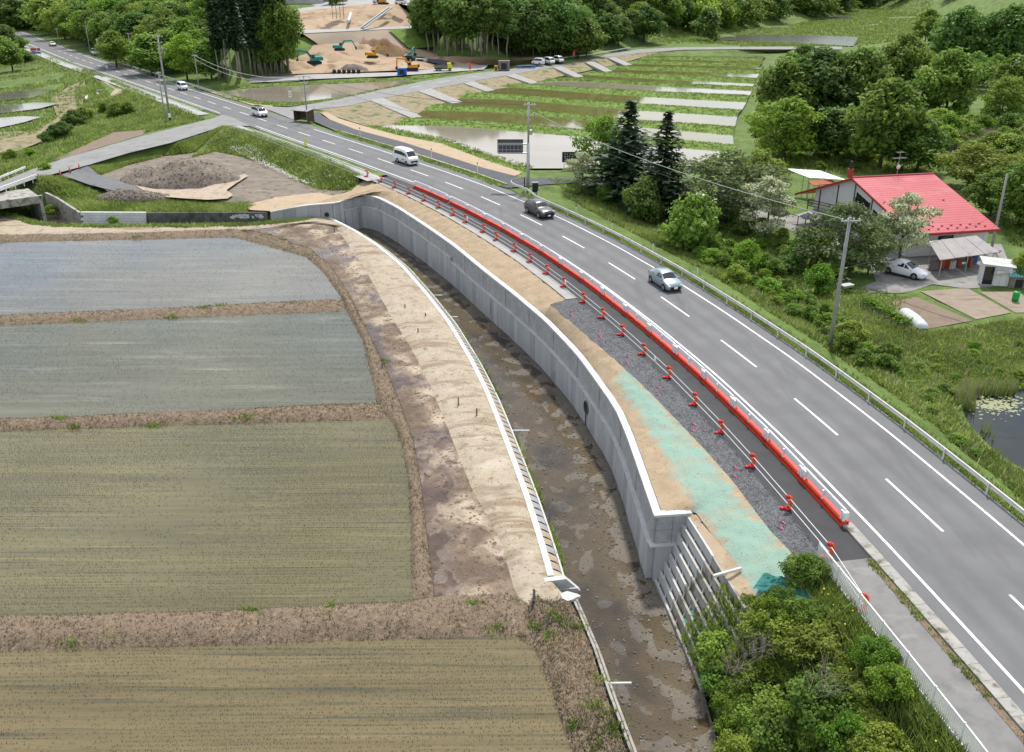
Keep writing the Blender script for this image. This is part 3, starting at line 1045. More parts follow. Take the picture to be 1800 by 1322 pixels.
strip('edge_line', S0, sy(168.5), -3.47, .16, rz_(-3.47) + .006, MAT['paint'], main_road)
strip('edge_line', sy(183), SEND, -3.47, .16, rz_(-3.47) + .006, MAT['paint'], main_road)
strip('edge_line', S0, sy(161), 3.4, .16, rz_(3.4) + .006, MAT['paint'], main_road)
strip('edge_line', sy(182), SEND, 3.4, .16, rz_(3.4) + .006, MAT['paint'], main_road)
s_first = station((22.7, 40.1))
s_prev = station((20.6, 50.8))
dash_s = [station((x, y)) for x, y in _cl[5:25]]
step_ = dash_s[-1] - dash_s[-2]
dash_s = [dash_s[0] - 10.6 * k for k in (3, 2, 1)] + dash_s + [dash_s[-1] + step_ * k for k in range(1, 16)]
for i, s in enumerate(dash_s):
    ln = (dash_s[i + 1] - s if i + 1 < len(dash_s) else step_) * .5
    if s > S0 and s + ln < SEND:
        strip('lane_dash', s, s + ln, 0.0, .16, rz_(0) + .006, MAT['paint'], main_road)
# roadside strips on the works side
ribbon('works_asphalt', road_line(S_KERB - 2.6, S_TAPER, -7.15, -.03), road_line(S_KERB - 2.6, S_TAPER, -4.34, -.012), 4, MAT['asphalt_new'], step=1.5)
ribbon('footway', road_line(S0, S_KERB - 2.6, -7.85, -.005), road_line(S0, S_KERB - 2.6, -5.0, -.005), 4, MAT['pavement'], step=1.5)
# far footpath beside the road, with kerb and verge
def path_l(s):
    return -8.4
ribbon('verge', road_line(S_TAPER + 1, sy(165), -5.6, .03), road_line(S_TAPER + 1, sy(165), -4.36, -.005), 3, MAT['grass'], step=1.5)
ribbon('verge', road_line(sy(187), SEND, -5.6, .03), road_line(sy(187), SEND, -4.36, -.005), 3, MAT['grass'], step=2)
ribbon('footpath', road_line(S_TAPER - 1, sy(170), -8.3, .02), road_line(S_TAPER - 1, sy(170), -5.61, .02), 2, MAT['path_concrete'], step=1.5)
ribbon('footpath', road_line(sy(183), SEND, -8.3, .02), road_line(sy(183), SEND, -5.61, .02), 2, MAT['path_concrete'], step=2)
# junction apron and side road
sr_u = GL([(-160, 372, -.85), (0, 321, -.8), (45, 302, -.78), (102, 282, -.7), (145, 269, -.6), (250, 239, -.3), (350, 214, -.08), (372, 208.5, -.03), (395, 200, -.012)])
sr_l = GL([(-160, 396, -.85), (0, 336, -.8), (62, 314, -.78), (155, 290, -.6), (225, 269, -.4), (300, 251, -.2), (375, 227, -.06), (400, 221, -.03), (440, 221.5, -.012)])
ribbon('side_road', sr_u, sr_l, 6, MAT['side_asphalt'], nu=60)
ribbon('branch_road', GL([(455, 186), (505, 189), (575, 178), (650, 161.5), (750, 141.5), (825, 130), (900, 121), (1000, 106.5), (1122, 86.5), (1200, 83), (1300, 82), (1480, 82)], -.02),
       GL([(515, 210), (547, 193), (612, 186), (675, 172), (750, 158), (820, 145), (900, 131), (1000, 113), (1060, 102), (1125, 93), (1200, 87.5), (1300, 86.5), (1480, 87)], -.02), 5, MAT['side_asphalt'], nu=110)
_bu = resample(br_up, 60); _bl = resample(br_low, 60)
for k in range(10, 44, 3):
    A = [Vector(_bu[k] * .5 + _bl[k] * .5), Vector(_bu[k + 1] * .5 + _bl[k + 1] * .5)]
    d = (A[1] - A[0]).normalized() * 2.4
    c = (A[0] + A[1]) / 2; c.z = .0
    n_ = Vector((-d.y, d.x, 0)).normalized() * .09
    MB().add([c - d - n_, c + d - n_, c + d + n_, c - d + n_], [(0, 1, 2, 3)]).build('lane_dash', MAT['paint'], bpy.data.objects['branch_road'])
ribbon('new_track', GL([(541, 205), (553, 214), (590, 230), (650, 246), (725, 267), (835, 302), (868, 313)], -.06), GL([(560, 196), (566, 203), (580, 210), (625, 227.5), (710, 250), (850, 295), (905, 309)], -.06), 4, MAT['asphalt_fresh'], nu=60)
patch('driveway', GL([(868, 313, -.05), (905, 309, -.1), (915, 314, -.15), (970, 313, -.35), (1015, 311, -.5), (1070, 313, -.65), (1130, 322, -1.0), (1140, 332, -1.1), (1060, 322, -.7), (1010, 321, -.45), (960, 324, -.3), (905, 329, -.03), (890, 330, -.02), (850, 318, -.015)]),
      MAT['asphalt_fresh'], poly=GL([(868, 313, -.05), (905, 309, -.1), (915, 314, -.15), (970, 313, -.35), (1015, 311, -.5), (1070, 313, -.65), (1130, 322, -1.0), (1140, 332, -1.1), (1060, 322, -.7), (1010, 321, -.45), (960, 324, -.3), (905, 329, -.03), (890, 330, -.02), (850, 318, -.015)]), cell=1.5)
# verge and tan strip right of the far main road
ribbon('verge', road_line(sy(117), sy(158), 4.76, -.01), road_line(sy(117), sy(158), 6.2, -.02), 3, MAT['grass_bright'], step=1.5, amp=.05)
ribbon('soil_strip', road_line(sy(118), sy(156), 6.2, -.03), GL([(866, 313, -.07), (835, 302, -.07), (725, 267, -.07), (650, 246, -.07), (590, 230, -.07), (553, 214, -.07)]), 3, MAT['soil_tan'], step=1.5)
ribbon('soil_slope', GL([(562, 197), (580, 210), (625, 227.5), (710, 250), (850, 295), (905, 309)], -.07), GL([(572, 196, -.2), (596, 208, -.4), (645, 223, -.7), (700, 238, -.8), (775, 252, -.9), (850, 280, -.9), (918, 303, -.9)]), 8, MAT['soil_tan'], nu=70, amp=.15, nscale=.5)
ribbon('verge', GL([(645, 223, -.7), (700, 238, -.8), (775, 252, -.9), (850, 280, -.9), (918, 303, -.9)]), GL([(662, 219, -1.1), (706, 229, -1.12), (782, 243, -1.15), (862, 271, -1.15), (940, 293, -1.12)]), 5, MAT['grass_bright'], nu=44, amp=.12)
patch('road_slope', [], MAT['dry_grass'], poly=GL([(566, 197, -.1), (596, 190, -.3), (650, 202, -.9), (712, 214, -1.06), (690, 221, -1.06), (664, 221, -1.0), (645, 222, -.72), (597, 207, -.42), (573, 200, -.2)]), cell=1.5, amp=.15)
# slope below the branch road, towards the paddies
ribbon('road_slope', [p + Vector((0, 0, .16)) for p in br_low], GL([(585, 196, -.4), (640, 203, -.8), (712, 213, -1.12), (770, 186, -1.12), (845, 165, -1.12), (925, 147, -1.12), (1030, 125, -1.12), (1085, 113, -1.12), (1130, 101, -1.12), (1200, 93, -1.12), (1300, 92, -1.12), (1480, 92, -1.12)]),
       8, MAT['dry_grass'], nu=120, amp=.12, nscale=.4)
for k, q in enumerate((((650, 177, -.02), (674, 173, -.02), (742, 206, -1.02), (724, 208.5, -1.02)), ((735, 161, -.02), (757, 156, -.02), (813, 180, -1.02), (795, 182.5, -1.02)),
                       ((815, 147, -.02), (832, 143.5, -.02), (869, 159, -1.02), (855, 161.5, -1.02)), ((890, 133.5, -.02), (906, 130.5, -.02), (946, 145.5, -1.02), (934, 148, -1.02)),
                       ((972, 119, -.02), (986, 116.5, -.02), (1026, 135, -1.02), (1012, 137, -1.02)), ((1028, 110, -.02), (1042, 107, -.02), (1076, 125.5, -1.02), (1063, 127, -1.02)),
                       ((1068, 102.5, -.02), (1080, 101, -.02), (1111, 114, -1.02), (1099, 116, -1.02)))):
    P = GL(q)
    m = MB()
    m.add([p + Vector((0, 0, .10)) for p in P] + [p - Vector((0, 0, .6)) for p in P], [(0, 1, 2, 3), (4, 7, 6, 5), (0, 4, 5, 1), (1, 5, 6, 2), (2, 6, 7, 3), (3, 7, 4, 0)])
    o = m.build('access_ramp', MAT['kerb_stone'])
    tag(o, 'pale concrete ramp into the paddies, %s along the branch road from the junction' % ORD[k], 'ramp', 'concrete ramps down to the paddies')

# ------------------------------------------------------------------ left farmland
Z = -3.42
PAD = {}
def paddy(name, pix, z, mat):
    P = GL(pix, z)
    o = flat(name, P, MAT[mat])
    PAD.setdefault(name, []).append([tuple(p) for p in P])
    return o
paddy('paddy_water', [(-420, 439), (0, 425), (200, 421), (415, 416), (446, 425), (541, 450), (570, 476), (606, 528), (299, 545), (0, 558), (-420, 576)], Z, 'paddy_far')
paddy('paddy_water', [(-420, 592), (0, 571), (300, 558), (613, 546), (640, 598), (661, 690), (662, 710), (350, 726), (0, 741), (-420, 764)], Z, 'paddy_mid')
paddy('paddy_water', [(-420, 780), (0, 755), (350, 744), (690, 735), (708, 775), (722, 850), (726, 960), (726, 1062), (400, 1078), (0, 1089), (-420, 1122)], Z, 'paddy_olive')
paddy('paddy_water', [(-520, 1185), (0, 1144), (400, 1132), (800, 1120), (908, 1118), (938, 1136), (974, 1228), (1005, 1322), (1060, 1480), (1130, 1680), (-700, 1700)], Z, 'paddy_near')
hump = lambda h: (lambda t: h * min(1.0, 3.2 * min(t, 1 - t)) ** .8)
def bund(A, B, h=.30, name='paddy_bund', z=-3.47, mat='bund', nv=9):
    return ribbon(name, GL(A, z), GL(B, z), nv, MAT[mat], step=.45, prof=hump(h), amp=.11, nscale=1.1, taper=3)
BUNDS = [([(-420, 425), (0, 414), (200, 411), (410, 404), (436, 405)], [(-420, 440), (0, 427), (200, 423), (413, 418.5), (440, 427)]),
         ([(-420, 574), (0, 555), (299, 542), (604, 525)], [(-420, 595), (0, 574), (300, 561), (612, 549)]),
         ([(-420, 762), (0, 738), (350, 723), (662, 707)], [(-420, 784), (0, 760), (350, 748.5), (692, 739)]),
         ([(-520, 1120), (0, 1084), (400, 1073), (700, 1058), (770, 1048), (940, 1038)], [(-520, 1190), (0, 1149), (400, 1137), (800, 1124), (905, 1122), (965, 1132)]),
         ([(436, 405), (470, 411), (548, 440), (583, 470), (615, 520), (650, 590), (680, 650), (706, 715), (728, 780), (742, 860), (752, 950), (766, 1055)],
          [(422, 421), (465, 433), (538, 453), (566, 478), (602, 527), (610, 550), (637, 600), (657, 687), (668, 720), (690, 745), (705, 780), (718, 850), (722, 960), (721, 1060)])]
for i, (a, b) in enumerate(BUNDS):
    bund(a, b, .45 if i == 3 else .32)
ribbon('bank_ground', GL([(905, 1122), (938, 1138), (972, 1230), (1003, 1322), (1060, 1480), (1130, 1680)], -3.46), [p + Vector((-.12, 0, .1)) for p in GL([(950, 1038), (1000, 1050), (1020, 1085), (1042, 1140), (1068, 1220), (1105, 1322), (1160, 1480), (1225, 1680)], -3.4)], 14, MAT['bund'], step=.5,
       prof=hump(.18), amp=.14, nscale=.9)
berm_l = GL([(440, 404), (540, 392), (590, 398), (640, 470), (690, 560), (722, 610), (762, 690), (790, 760), (830, 860), (880, 950), (905, 1040), (925, 1075)], -3.3)
ribbon('mud_strip', GL([(436, 405), (470, 411), (548, 440), (583, 470), (615, 520), (650, 590), (680, 650), (706, 715), (728, 780), (742, 860), (752, 950), (766, 1060)], -3.40), berm_l, 16, MAT['mud_strip'], step=.5, amp=.07, nscale=.7)
cap_in = [Vector(p) for p in offset(CAP_L, .2, .02)]
ribbon('soil_berm', berm_l, [G(540, 388, -3.2)] + cap_in + [G(985, 1040, -3.2), G(1000, 1050, -3.3)], 12, MAT['soil_berm'], step=.5, prof=lambda t: .22 * min(1, 5 * t) * min(1, 4 * (1 - t)), amp=.05, nscale=.5, taper=6)
ribbon('north_strip', [p + Vector((0, -.3, 0)) for p in SOUTH], GL([(-420, 426), (0, 414), (200, 411), (410, 404), (440, 404), (540, 391)], -3.36), 10, MAT['soil_berm'], step=.7, amp=.10, nscale=.5, prof=hump(.12))
flat('puddle', GL([(45, 411.5), (70, 410), (120, 410.5), (168, 412.5), (150, 415.5), (90, 417), (55, 415.5)], -3.22), MAT['puddle'])

# ------------------------------------------------------------------ river
W_bot = [Vector((p.x, p.y, -5.35)) for p in WALL_TOP]
wall_face = [Vector(p) for p in offset(W_bot, 0.0)]
riv_left = [Vector((p[0], p[1], -5.35)) for p in offset(SOUTH, -.25)] + [Vector((p[0], p[1], -5.35)) for p in offset(CAP_L, -1.0)] + [Vector((p[0], p[1], -5.35)) for p in offset(OLD_L, -.1)]
riv_right = [Vector((p[0], p[1], -5.35)) for p in offset(NORTH, 1.3)] + [Vector((p[0], p[1], -5.35)) for p in offset(WALL_TOP, .35)] + RIV_R


def bar_mask(x, y, z):
    d = min((math.hypot(p[0] - x, p[1] - y) for p in riv_right[10:]), default=9)
    a = max(0, 1 - abs(d - 1.2) / 1.9) if y < 66 else .15 * max(0, 1 - d / 2)
    b = max(0, 1 - abs(y - 36) / 9) * .25
    return min(1, a * (1.1 + .8 * fbm(x, y, .35, 3)) + b)


def by_len(A, B, n):
    return resample(A, n), resample(B, n)


RL, RR = [], []
_rl = resample(riv_left, 1500)
_k = 0
for p in resample(riv_right, 240):
    d = np.hypot(_rl[:, 0] - p[0], _rl[:, 1] - p[1])
    d[:_k] = 1e9
    d[_k + 40:] = 1e9
    _k = int(d.argmin())
    RR.append(Vector(p)); RL.append(Vector(_rl[_k]))
RL[-1] = Vector(_rl[-1])
river_bed = ribbon('river_bed', RL, RR, 44, MAT['riverbed'], nu=420, amp=.085, nscale=.8, attr={'bar': bar_mask}, prof=lambda t: .14 * (t - .35) ** 2)
ribbon('river_water', [p + Vector((0, 0, .025)) for p in RL], [p + Vector((0, 0, .025)) for p in RR], 2, MAT['river_water'], nu=240)

# ------------------------------------------------------------------ works ground between river wall and road
wall_run = WALL_TOP[8:] + [WALL_END[1]] + GL([(1240, 938), (1272, 988), (1308, 1040), (1345, 1090)], -.85)
def graveledge(s):
    y = np.interp(s, CLS, CL[:, 1])
    return np.interp(y, [38, 42, 47, 57, 64, 72, 78.0, 78.6, 100, 115, 128, 133], [-8.45, -8.85, -8.75, -9.1, -9.35, -9.8, -9.95, -7.9, -7.8, -7.5, -7.3, -7.3])
A_, B_ = [], []
for p in resample(wall_run, 400):
    s = max(station(p), sy(37.6))
    q = road(s, graveledge(s), -.06)
    dq = (q - Vector(p)); dq.z = 0; dq.normalize()
    A_.append(Vector(p) + dq * .36 + Vector((0, 0, -.05))); B_.append(q)
GREEN = GL([(1078, 667), (1103, 655), (1142, 697), (1201, 762), (1252, 818), (1302, 888), (1344, 935), (1402, 995), (1400, 1060), (1320, 1065), (1295, 1010), (1262, 930), (1215, 874), (1184, 829), (1148, 762), (1117, 717)], -.4)


def green(x, y, z):
    d = polydist(x, y, GREEN)
    d = d if inpoly(x, y, GREEN) else -d
    return max(0, min(1, .5 + (d + .5 * fbm(x, y, 1.6, 4)) * 1.4)) * (.93 + .30 * fbm(x, y, .6, 4))


ribbon('works_soil', A_, B_, 30, MAT['soil_slope'], nu=400, amp=.10, nscale=.9, attr={'green': green}, prof=lambda t: .10 * math.sin(PI * t))
ribbon('gravel_bed', [road(s, graveledge(s), -.05) for s in np.linspace(sy(78.5), sy(37.8), 90)], [road(s, -7.12, -.02) for s in np.linspace(sy(78.5), sy(37.8), 90)], 8, MAT['gravel'], nu=90, amp=.03, nscale=2)
ribbon('gravel_shoulder', [road(s, graveledge(s) - .25, -.035) for s in np.linspace(sy(78.6), sy(131), 70)], [road(s, -7.1, -.012) for s in np.linspace(sy(78.6), sy(131), 70)], 5, MAT['gravel_pale'], nu=70, amp=.02, nscale=2)
# tan earth at the far end of the wall
patch('earth_bank', GL([(475, 371, -2.1), (517, 363, -1.7), (545, 359, -1.5), (592, 355, -1.2), (617, 346.5, -1.0), (634, 340, -.9), (648, 341, -.9), (665, 331, -.4), (652, 312, -.1), (634, 318, -.7), (612, 336, -1.4), (585, 344, -1.7), (560, 338, -1.9), (480, 347, -2.2), (425, 357, -2.4), (440, 369, -2.3)]),
      MAT['soil_tan'], poly=GL([(475, 371, -2.1), (517, 363, -1.7), (545, 359, -1.5), (592, 355, -1.2), (617, 346.5, -1.0), (634, 340, -.9), (648, 341, -.9), (665, 331, -.4), (652, 312, -.1), (634, 318, -.7), (612, 336, -1.4), (585, 344, -1.7), (560, 338, -1.9), (480, 347, -2.2), (425, 357, -2.4), (440, 369, -2.3)]), amp=.12, nscale=.4, cell=1.0)
# wooded bank below the footway
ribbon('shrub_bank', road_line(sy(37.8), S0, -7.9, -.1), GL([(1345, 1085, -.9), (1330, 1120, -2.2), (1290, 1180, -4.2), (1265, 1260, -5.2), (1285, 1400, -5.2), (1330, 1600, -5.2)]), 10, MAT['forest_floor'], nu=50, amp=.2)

# ------------------------------------------------------------------ earthworks on the left
patch('earth_yard', [], MAT['earth_grey'], poly=[Vector((p.x, p.y, max(p.z, -2.0))) for p in EW] + GL([(585, 345, -1.8), (560, 341, -1.95), (480, 349, -2.2), (425, 359, -2.4), (340, 348, -2.3), (300, 352, -2.3), (262, 346, -2.2), (190, 336, -1.9), (165, 325, -1.5)]), amp=.15, nscale=.3, cell=1.2)
patch('gravel_ramp', [], MAT['gravel'], poly=GL([(108, 307, -.62), (155, 291.5, -.55), (172, 306, -1.5), (200, 315, -1.75), (238, 326, -1.9), (266, 338, -1.95), (225, 339, -1.9), (190, 333, -1.75), (155, 324, -1.3)]), cell=1.2, amp=.04)
patch('sand_track', [], MAT['earth_pale'], poly=GL([(238, 326, -1.82), (270, 332, -1.82), (300, 334, -1.82), (350, 332, -1.82), (385, 322, -1.82), (415, 310, -1.82), (430, 305, -1.82), (436, 309, -1.82), (415, 322, -1.82), (398, 334, -1.82), (410, 342, -1.9), (400, 349, -2.0), (365, 351, -2.02), (330, 349, -2.0), (290, 346, -1.92), (262, 341, -1.85)]), cell=1.2, amp=.05)


def heap(name, u, v, z, rx, ry, h, mat, seed, label, cat='heap', rot=0.0):
    c = G(u, v, z)
    V, F = [], []
    nr, na = 14, 44
    for i in range(nr + 1):
        t = i / nr
        for k in range(na):
            a = 2 * PI * k / na
            x0, y0 = rx * t * math.cos(a), ry * t * math.sin(a)
            x = x0 * math.cos(rot) - y0 * math.sin(rot); y = x0 * math.sin(rot) + y0 * math.cos(rot)
            pr = (1 - t * t) ** 1.1 if t < 1 else 0
            zz = h * pr * (1 + .45 * fbm(x + seed * 9, y, .22, 3)) + .12 * h * fbm(x, y + seed, .9, 3) * (1 - t) - .25 * (t > .96)
            V.append((x, y, zz))
    for i in range(nr):
        for k in range(na):
            k2 = (k + 1) % na
            F.append((i * na + k, (i + 1) * na + k, (i + 1) * na + k2, i * na + k2))
    o = np_mesh(name, V, F, MAT[mat], smooth_=True)
    o.location = c
    return tag(o, label, cat)


heap('soil_heap', 318, 317, -2.05, 9.2, 5.2, 2.9, 'earth_grey', 1, 'large grey-brown heap of excavated soil beside the sandy track')
heap('soil_heap', 236, 347, -2.2, 5.6, 1.9, 1.0, 'earth_grey', 2, 'low long heap of clods above the stream wall')
patch('tilled_strip', [], MAT['field_soil'], poly=GL([(82, 276, -.9), (150, 248, -.7), (200, 230, -.8), (262, 227, -.6), (250, 236, -.42), (160, 262, -.6), (110, 278, -.72)]), cell=1.5, amp=.06, drape=.05)
patch('dry_bank', [], MAT['dry_grass'], poly=GL([(-40, 264, -1.7), (-40, 229, -1.6), (0, 227, -1.5), (62, 222, -1.4), (100, 200, -1.4), (88, 168, -1.5), (120, 152, -1.6), (150, 148, -1.7), (152, 163, -1.9), (142, 184, -1.9), (112, 212, -1.8), (72, 248, -1.9), (30, 260, -1.9)]), cell=2.0, amp=.25, drape=.12)

# left upper paddies
ZL = -2.05
for q in ([(-90, 224), (0, 207), (40, 204), (72, 205.5), (40, 215.5), (0, 224), (-90, 246)], [(-90, 198), (0, 186), (60, 180), (106, 181), (70, 190.5), (0, 199.5), (-90, 214)],
          [(-90, 174), (0, 164), (70, 155), (118, 150.5), (76, 166), (58, 171.5), (0, 177.5), (-90, 190)], [(-90, 154), (0, 147), (60, 143), (128, 137.5), (108, 145.5), (0, 156), (-90, 166)],
          [(-90, 141), (0, 135), (90, 129.5), (103, 133), (0, 142.5), (-90, 150)], [(-90, 130), (0, 125.5), (72, 123), (84, 126), (0, 131.5), (-90, 137)]):
    paddy('paddy_water', q, ZL, 'paddy_far')
# right paddies (nearest first)
ZR = -1.05
RP = [([(690, 220), (800, 222), (1017, 240), (1135, 255), (1295, 268)], [(666, 222), (706, 232), (782, 246), (862, 274), (922, 296), (1080, 296), (1280, 289)], 'paddy_pale'),
      ([(742, 194), (860, 196), (1032, 211), (1135, 224), (1288, 238)], [(725, 208), (860, 215), (1032, 229.5), (1135, 241), (1290, 256)], 'paddy_green'),
      ([(792, 172), (900, 175), (1120, 194), (1296, 205)], [(775, 184), (900, 192), (1120, 212), (1292, 223)], 'paddy_green'),
      ([(866, 155), (900, 153), (1000, 161), (1150, 171), (1312, 180)], [(856, 163), (1000, 175), (1150, 184.5), (1304, 194)], 'paddy_green'),
      ([(942, 144), (1000, 142), (1150, 151), (1322, 159)], [(930, 148), (1000, 153.5), (1150, 161.5), (1318, 168)], 'paddy_pale'),
      ([(1026, 131), (1150, 139), (1326, 147)], [(1005, 137), (1150, 146.5), (1322, 154)], 'paddy_green'),
      ([(1082, 122), (1200, 125.5), (1335, 129.5)], [(1062, 128), (1200, 132), (1330, 138)], 'paddy_green'),
      ([(1116, 112), (1335, 117)], [(1100, 116.5), (1335, 123)], 'paddy_green'),
      ([(1128, 104), (1340, 107)], [(1122, 107.5), (1340, 112)], 'paddy_green'),
      ([(1150, 96), (1345, 98)], [(1140, 99.5), (1345, 102)], 'paddy_pale')]
for a, b, mt in RP:
    paddy('paddy_water', a + b[::-1], ZR, mt)
for k in range(len(RP) - 1):
    ribbon('grass_bund', GL(RP[k + 1][1], -1.12), GL(RP[k][0], -1.12), 5, MAT['grass_bright'], step=2.0, prof=hump(.42), amp=.1)
paddy('paddy_water', [(1196, 63), (1280, 60.5), (1400, 61), (1510, 65), (1500, 81), (1380, 76), (1260, 70)], -1.1, 'paddy_mirror')
paddy('paddy_water', [(1372, 30), (1500, 27), (1495, 33), (1380, 35)], -1.0, 'paddy_mirror')
paddy('paddy_water', [(1560, 30), (1610, 29), (1610, 34), (1562, 35)], -.9, 'paddy_mirror')
patch('far_lane', [], MAT['path_concrete'], poly=GL([(1528, 44, -1.2), (1545, 40, -1.2), (1580, 33, -1.1), (1560, 36, -1.1), (1540, 44, -1.1), (1505, 48, -1.2)]), cell=6)
# field left of the branch road, and the pale works lane
paddy('paddy_water', [(396, 159), (470, 152), (600, 146), (722, 140), (700, 150.5), (600, 170.5), (520, 180), (455, 178), (400, 166)], -.3, 'paddy_pale')
ribbon('works_lane', GL([(412, 137.5), (550, 130.5), (700, 127), (800, 117), (860, 113)], .12), GL([(412, 147), (550, 139), (700, 133), (810, 125), (850, 122)], .02), 3, MAT['gravel_pale'], nu=50, amp=.05)
ribbon('verge', GL([(400, 150), (550, 143), (700, 137), (800, 128), (840, 123)], -.05), GL([(400, 158), (470, 152), (600, 146), (722, 140), (830, 127)], -.25), 4, MAT['grass_bright'], nu=50, amp=.15)
ribbon('verge', GL([(396, 158), (400, 167), (455, 179), (520, 181), (600, 171.5), (720, 144)], -.22), GL([(380, 163), (395, 172), (455, 184), (506, 187), (590, 176), (735, 145)], -.05), 4, MAT['grass_bright'], nu=50, amp=.1)
ribbon('soil_strip', road_line(sy(181), sy(215), 5.6, -.03), GL([(480, 186, -.06), (440, 180, -.1), (385, 164, -.1), (345, 149, -.05)]), 3, MAT['soil_tan'], nu=30)
# construction site surfaces
ribbon('cut_bank', GL([(742, 112, .1), (830, 113, .1), (900, 114, .1), (990, 110, .1)]), GL([(742, 101, 1.5), (800, 99, 2.2), (900, 103, 2.2), (990, 106, 1.0)]), 5, MAT['site_soil'], nu=60, amp=.3, nscale=.4)
patch('site_slope', [], MAT['site_net'], poly=SITE['mid'][:3] + [SITE['mid'][3]] + [SITE['foot'][5]] + SITE['ter'][3::-1], cell=3, amp=.3)
patch('site_pit', SITE['foot'][1:5], MAT['site_soil'], poly=SITE['toe'] + SITE['foot'][:4:-1] + SITE['mid'][3::-1] + [SITE['foot'][0]], cell=3, amp=.9, nscale=.12)
ribbon('site_terrace', [p + Vector((0, 0, .1)) for p in SITE['ter']], [p + Vector((0, 0, .15)) for p in SITE['tb']], 3, MAT['gravel_pale'], nu=40, amp=.1)
patch('site_upper_slope', [], MAT['site_soil'], poly=SITE['tb'] + SITE['rid'][::-1], cell=4, amp=.5, nscale=.1)
patch('site_plateau', [], MAT['gravel_pale'], poly=SITE['rid'] + [p + Vector((0, 0, 1)) for p in _b[::-1]], cell=8, amp=.4)
patch('turf_slope', [], MAT['grass_bright'], poly=GL([(682, 51, 8.2), (738, 49.5, 8.2), (800, 47, 8.2), (830, 70, 4.5), (790, 80, 3.2), (720, 85.5, 3.4)]), cell=3, amp=.2)
patch('site_track', [], MAT['asphalt_fresh'], poly=GL([(688, 95, 2.1), (745, 85, 2.7), (830, 72, 4.2), (850, 70, 4.5), (850, 74, 4.2), (790, 86, 2.4), (752, 92, 1.7), (770, 103, 1.3), (800, 111, .6), (780, 114, .6), (735, 105, 1.3), (720, 100, 1.8)]), cell=2.5, amp=.1)
heap('soil_heap', 655, 100, 1.2, 13, 7, 4.5, 'site_dark', 4, 'dark brown mound of dug earth on the construction hillside')
heap('soil_heap', 505, 122, .2, 8, 6, 2.6, 'site_soil', 5, 'orange-brown soil pile below the tall cedars')
heap('soil_heap', 622, 124, .0, 4.5, 2.4, 1.6, 'earth_grey', 6, 'small grey gravel pile beside the pale works lane')

# ------------------------------------------------------------------ river wall
def proj(p):
    x, y, z = p[0], p[1], p[2] - CAM_H
    dep = y * CP - z * SP
    return 900 + FPX * x / dep, 661 - FPX * (y * SP + z * CP) / dep


def rise(base, v):
    """height of a plumb thing standing at base whose top is sighted at v"""
    z = base[2]
    while proj((base[0], base[1], z))[1] > v and z < 60:
        z += .05
    return z - base[2]


def path_pts(P, s0, s1, n=2):
    A = np.array([tuple(p) for p in P], float)
    s = np.r_[0, np.cumsum(np.linalg.norm(np.diff(A, axis=0), axis=1))]
    return [Vector([np.interp(q, s, A[:, k]) for k in range(3)]) for q in np.linspace(s0, s1, n)]


def slab(P, side0, side1, zb, zt, gap=.012):
    """block between two path points, side offsets to the right; zb/zt pairs (start, end)"""
    a, b = Vector(P[0]), Vector(P[-1])
    t = (b - a); t.z = 0; t.normalize()
    a = a + t * gap; b = b - t * gap
    n_ = Vector((t.y, -t.x, 0))
    vs = []
    for p, z0, z1 in ((a, zb[0], zt[0]), (b, zb[1], zt[1])):
        for sd in (side0, side1):
            vs += [(p.x + n_.x * sd, p.y + n_.y * sd, z0), (p.x + n_.x * sd, p.y + n_.y * sd, z1)]
    return MB().add(vs, [(0, 1, 3, 2), (4, 6, 7, 5), (0, 4, 5, 1), (2, 3, 7, 6), (1, 5, 7, 3), (0, 2, 6, 4)])


wl_root = empty('retaining_wall', (5.3, 65.9, -5.4), label='tall grey concrete panel wall along the road side of the river', cat='wall')
WLEN = arc(WALL_TOP)[-1]
S_LEDGE = arc(WALL_TOP)[18]
core = [p for p in WALL_TOP]
m = MB()
n_ = len(core)
_off = [offset(core, o) for o in (-.28, -.03)]
vs, fs = [], []
for i in range(n_):
    zt = core[i].z - .1
    for o in _off:
        vs += [(o[i][0], o[i][1], -6.3), (o[i][0], o[i][1], zt)]
for i in range(n_ - 1):
    a, b = i * 4, (i + 1) * 4
    fs += [(a, b, b + 1, a + 1), (a + 2, a + 3, b + 3, b + 2), (a + 1, b + 1, b + 3, a + 3)]
fs += [(0, 1, 3, 2), tuple(k + (n_ - 1) * 4 for k in (0, 2, 3, 1))]
m.add(vs, fs).build('wall_core', MAT['concrete_panel_a'], wl_root)


def ledge_z(s):
    return -2.42 if s < S_STEP else -2.86


_u = [proj(p)[0] for p in WALL_TOP]
S_STEP = float(np.interp(795, _u[20:], arc(WALL_TOP)[20:]))
PANEL = 1.0
k = 0
s = 0.0
while s < WLEN - .3:
    e = min(s + (PANEL if s >= S_LEDGE - .5 else 1.6), WLEN)
    if WLEN - e < .45:
        e = WLEN
    P = path_pts(WALL_TOP, s, e)
    if s < S_LEDGE - .5:
        slab(P, -.02, .10 + .004 * (k % 3), (-5.6, -5.6), (P[0].z - .12, P[1].z - .12), .018).build('panel', MAT[('concrete_panel', 'concrete_panel_a', 'concrete_panel_b')[k % 3]], wl_root)
    else:
        lz = ledge_z((s + e) / 2)
        slab(P, -.02, .34 + .008 * ((k * 7) % 4), (-5.6, -5.6), (lz, lz), .017).build('panel', MAT[('concrete_panel', 'concrete_panel_a', 'concrete_panel', 'concrete_panel_b', 'concrete_panel')[(k * 7) % 5]], wl_root)
    s = e
    k += 1
s = S_LEDGE - .5
k = 0
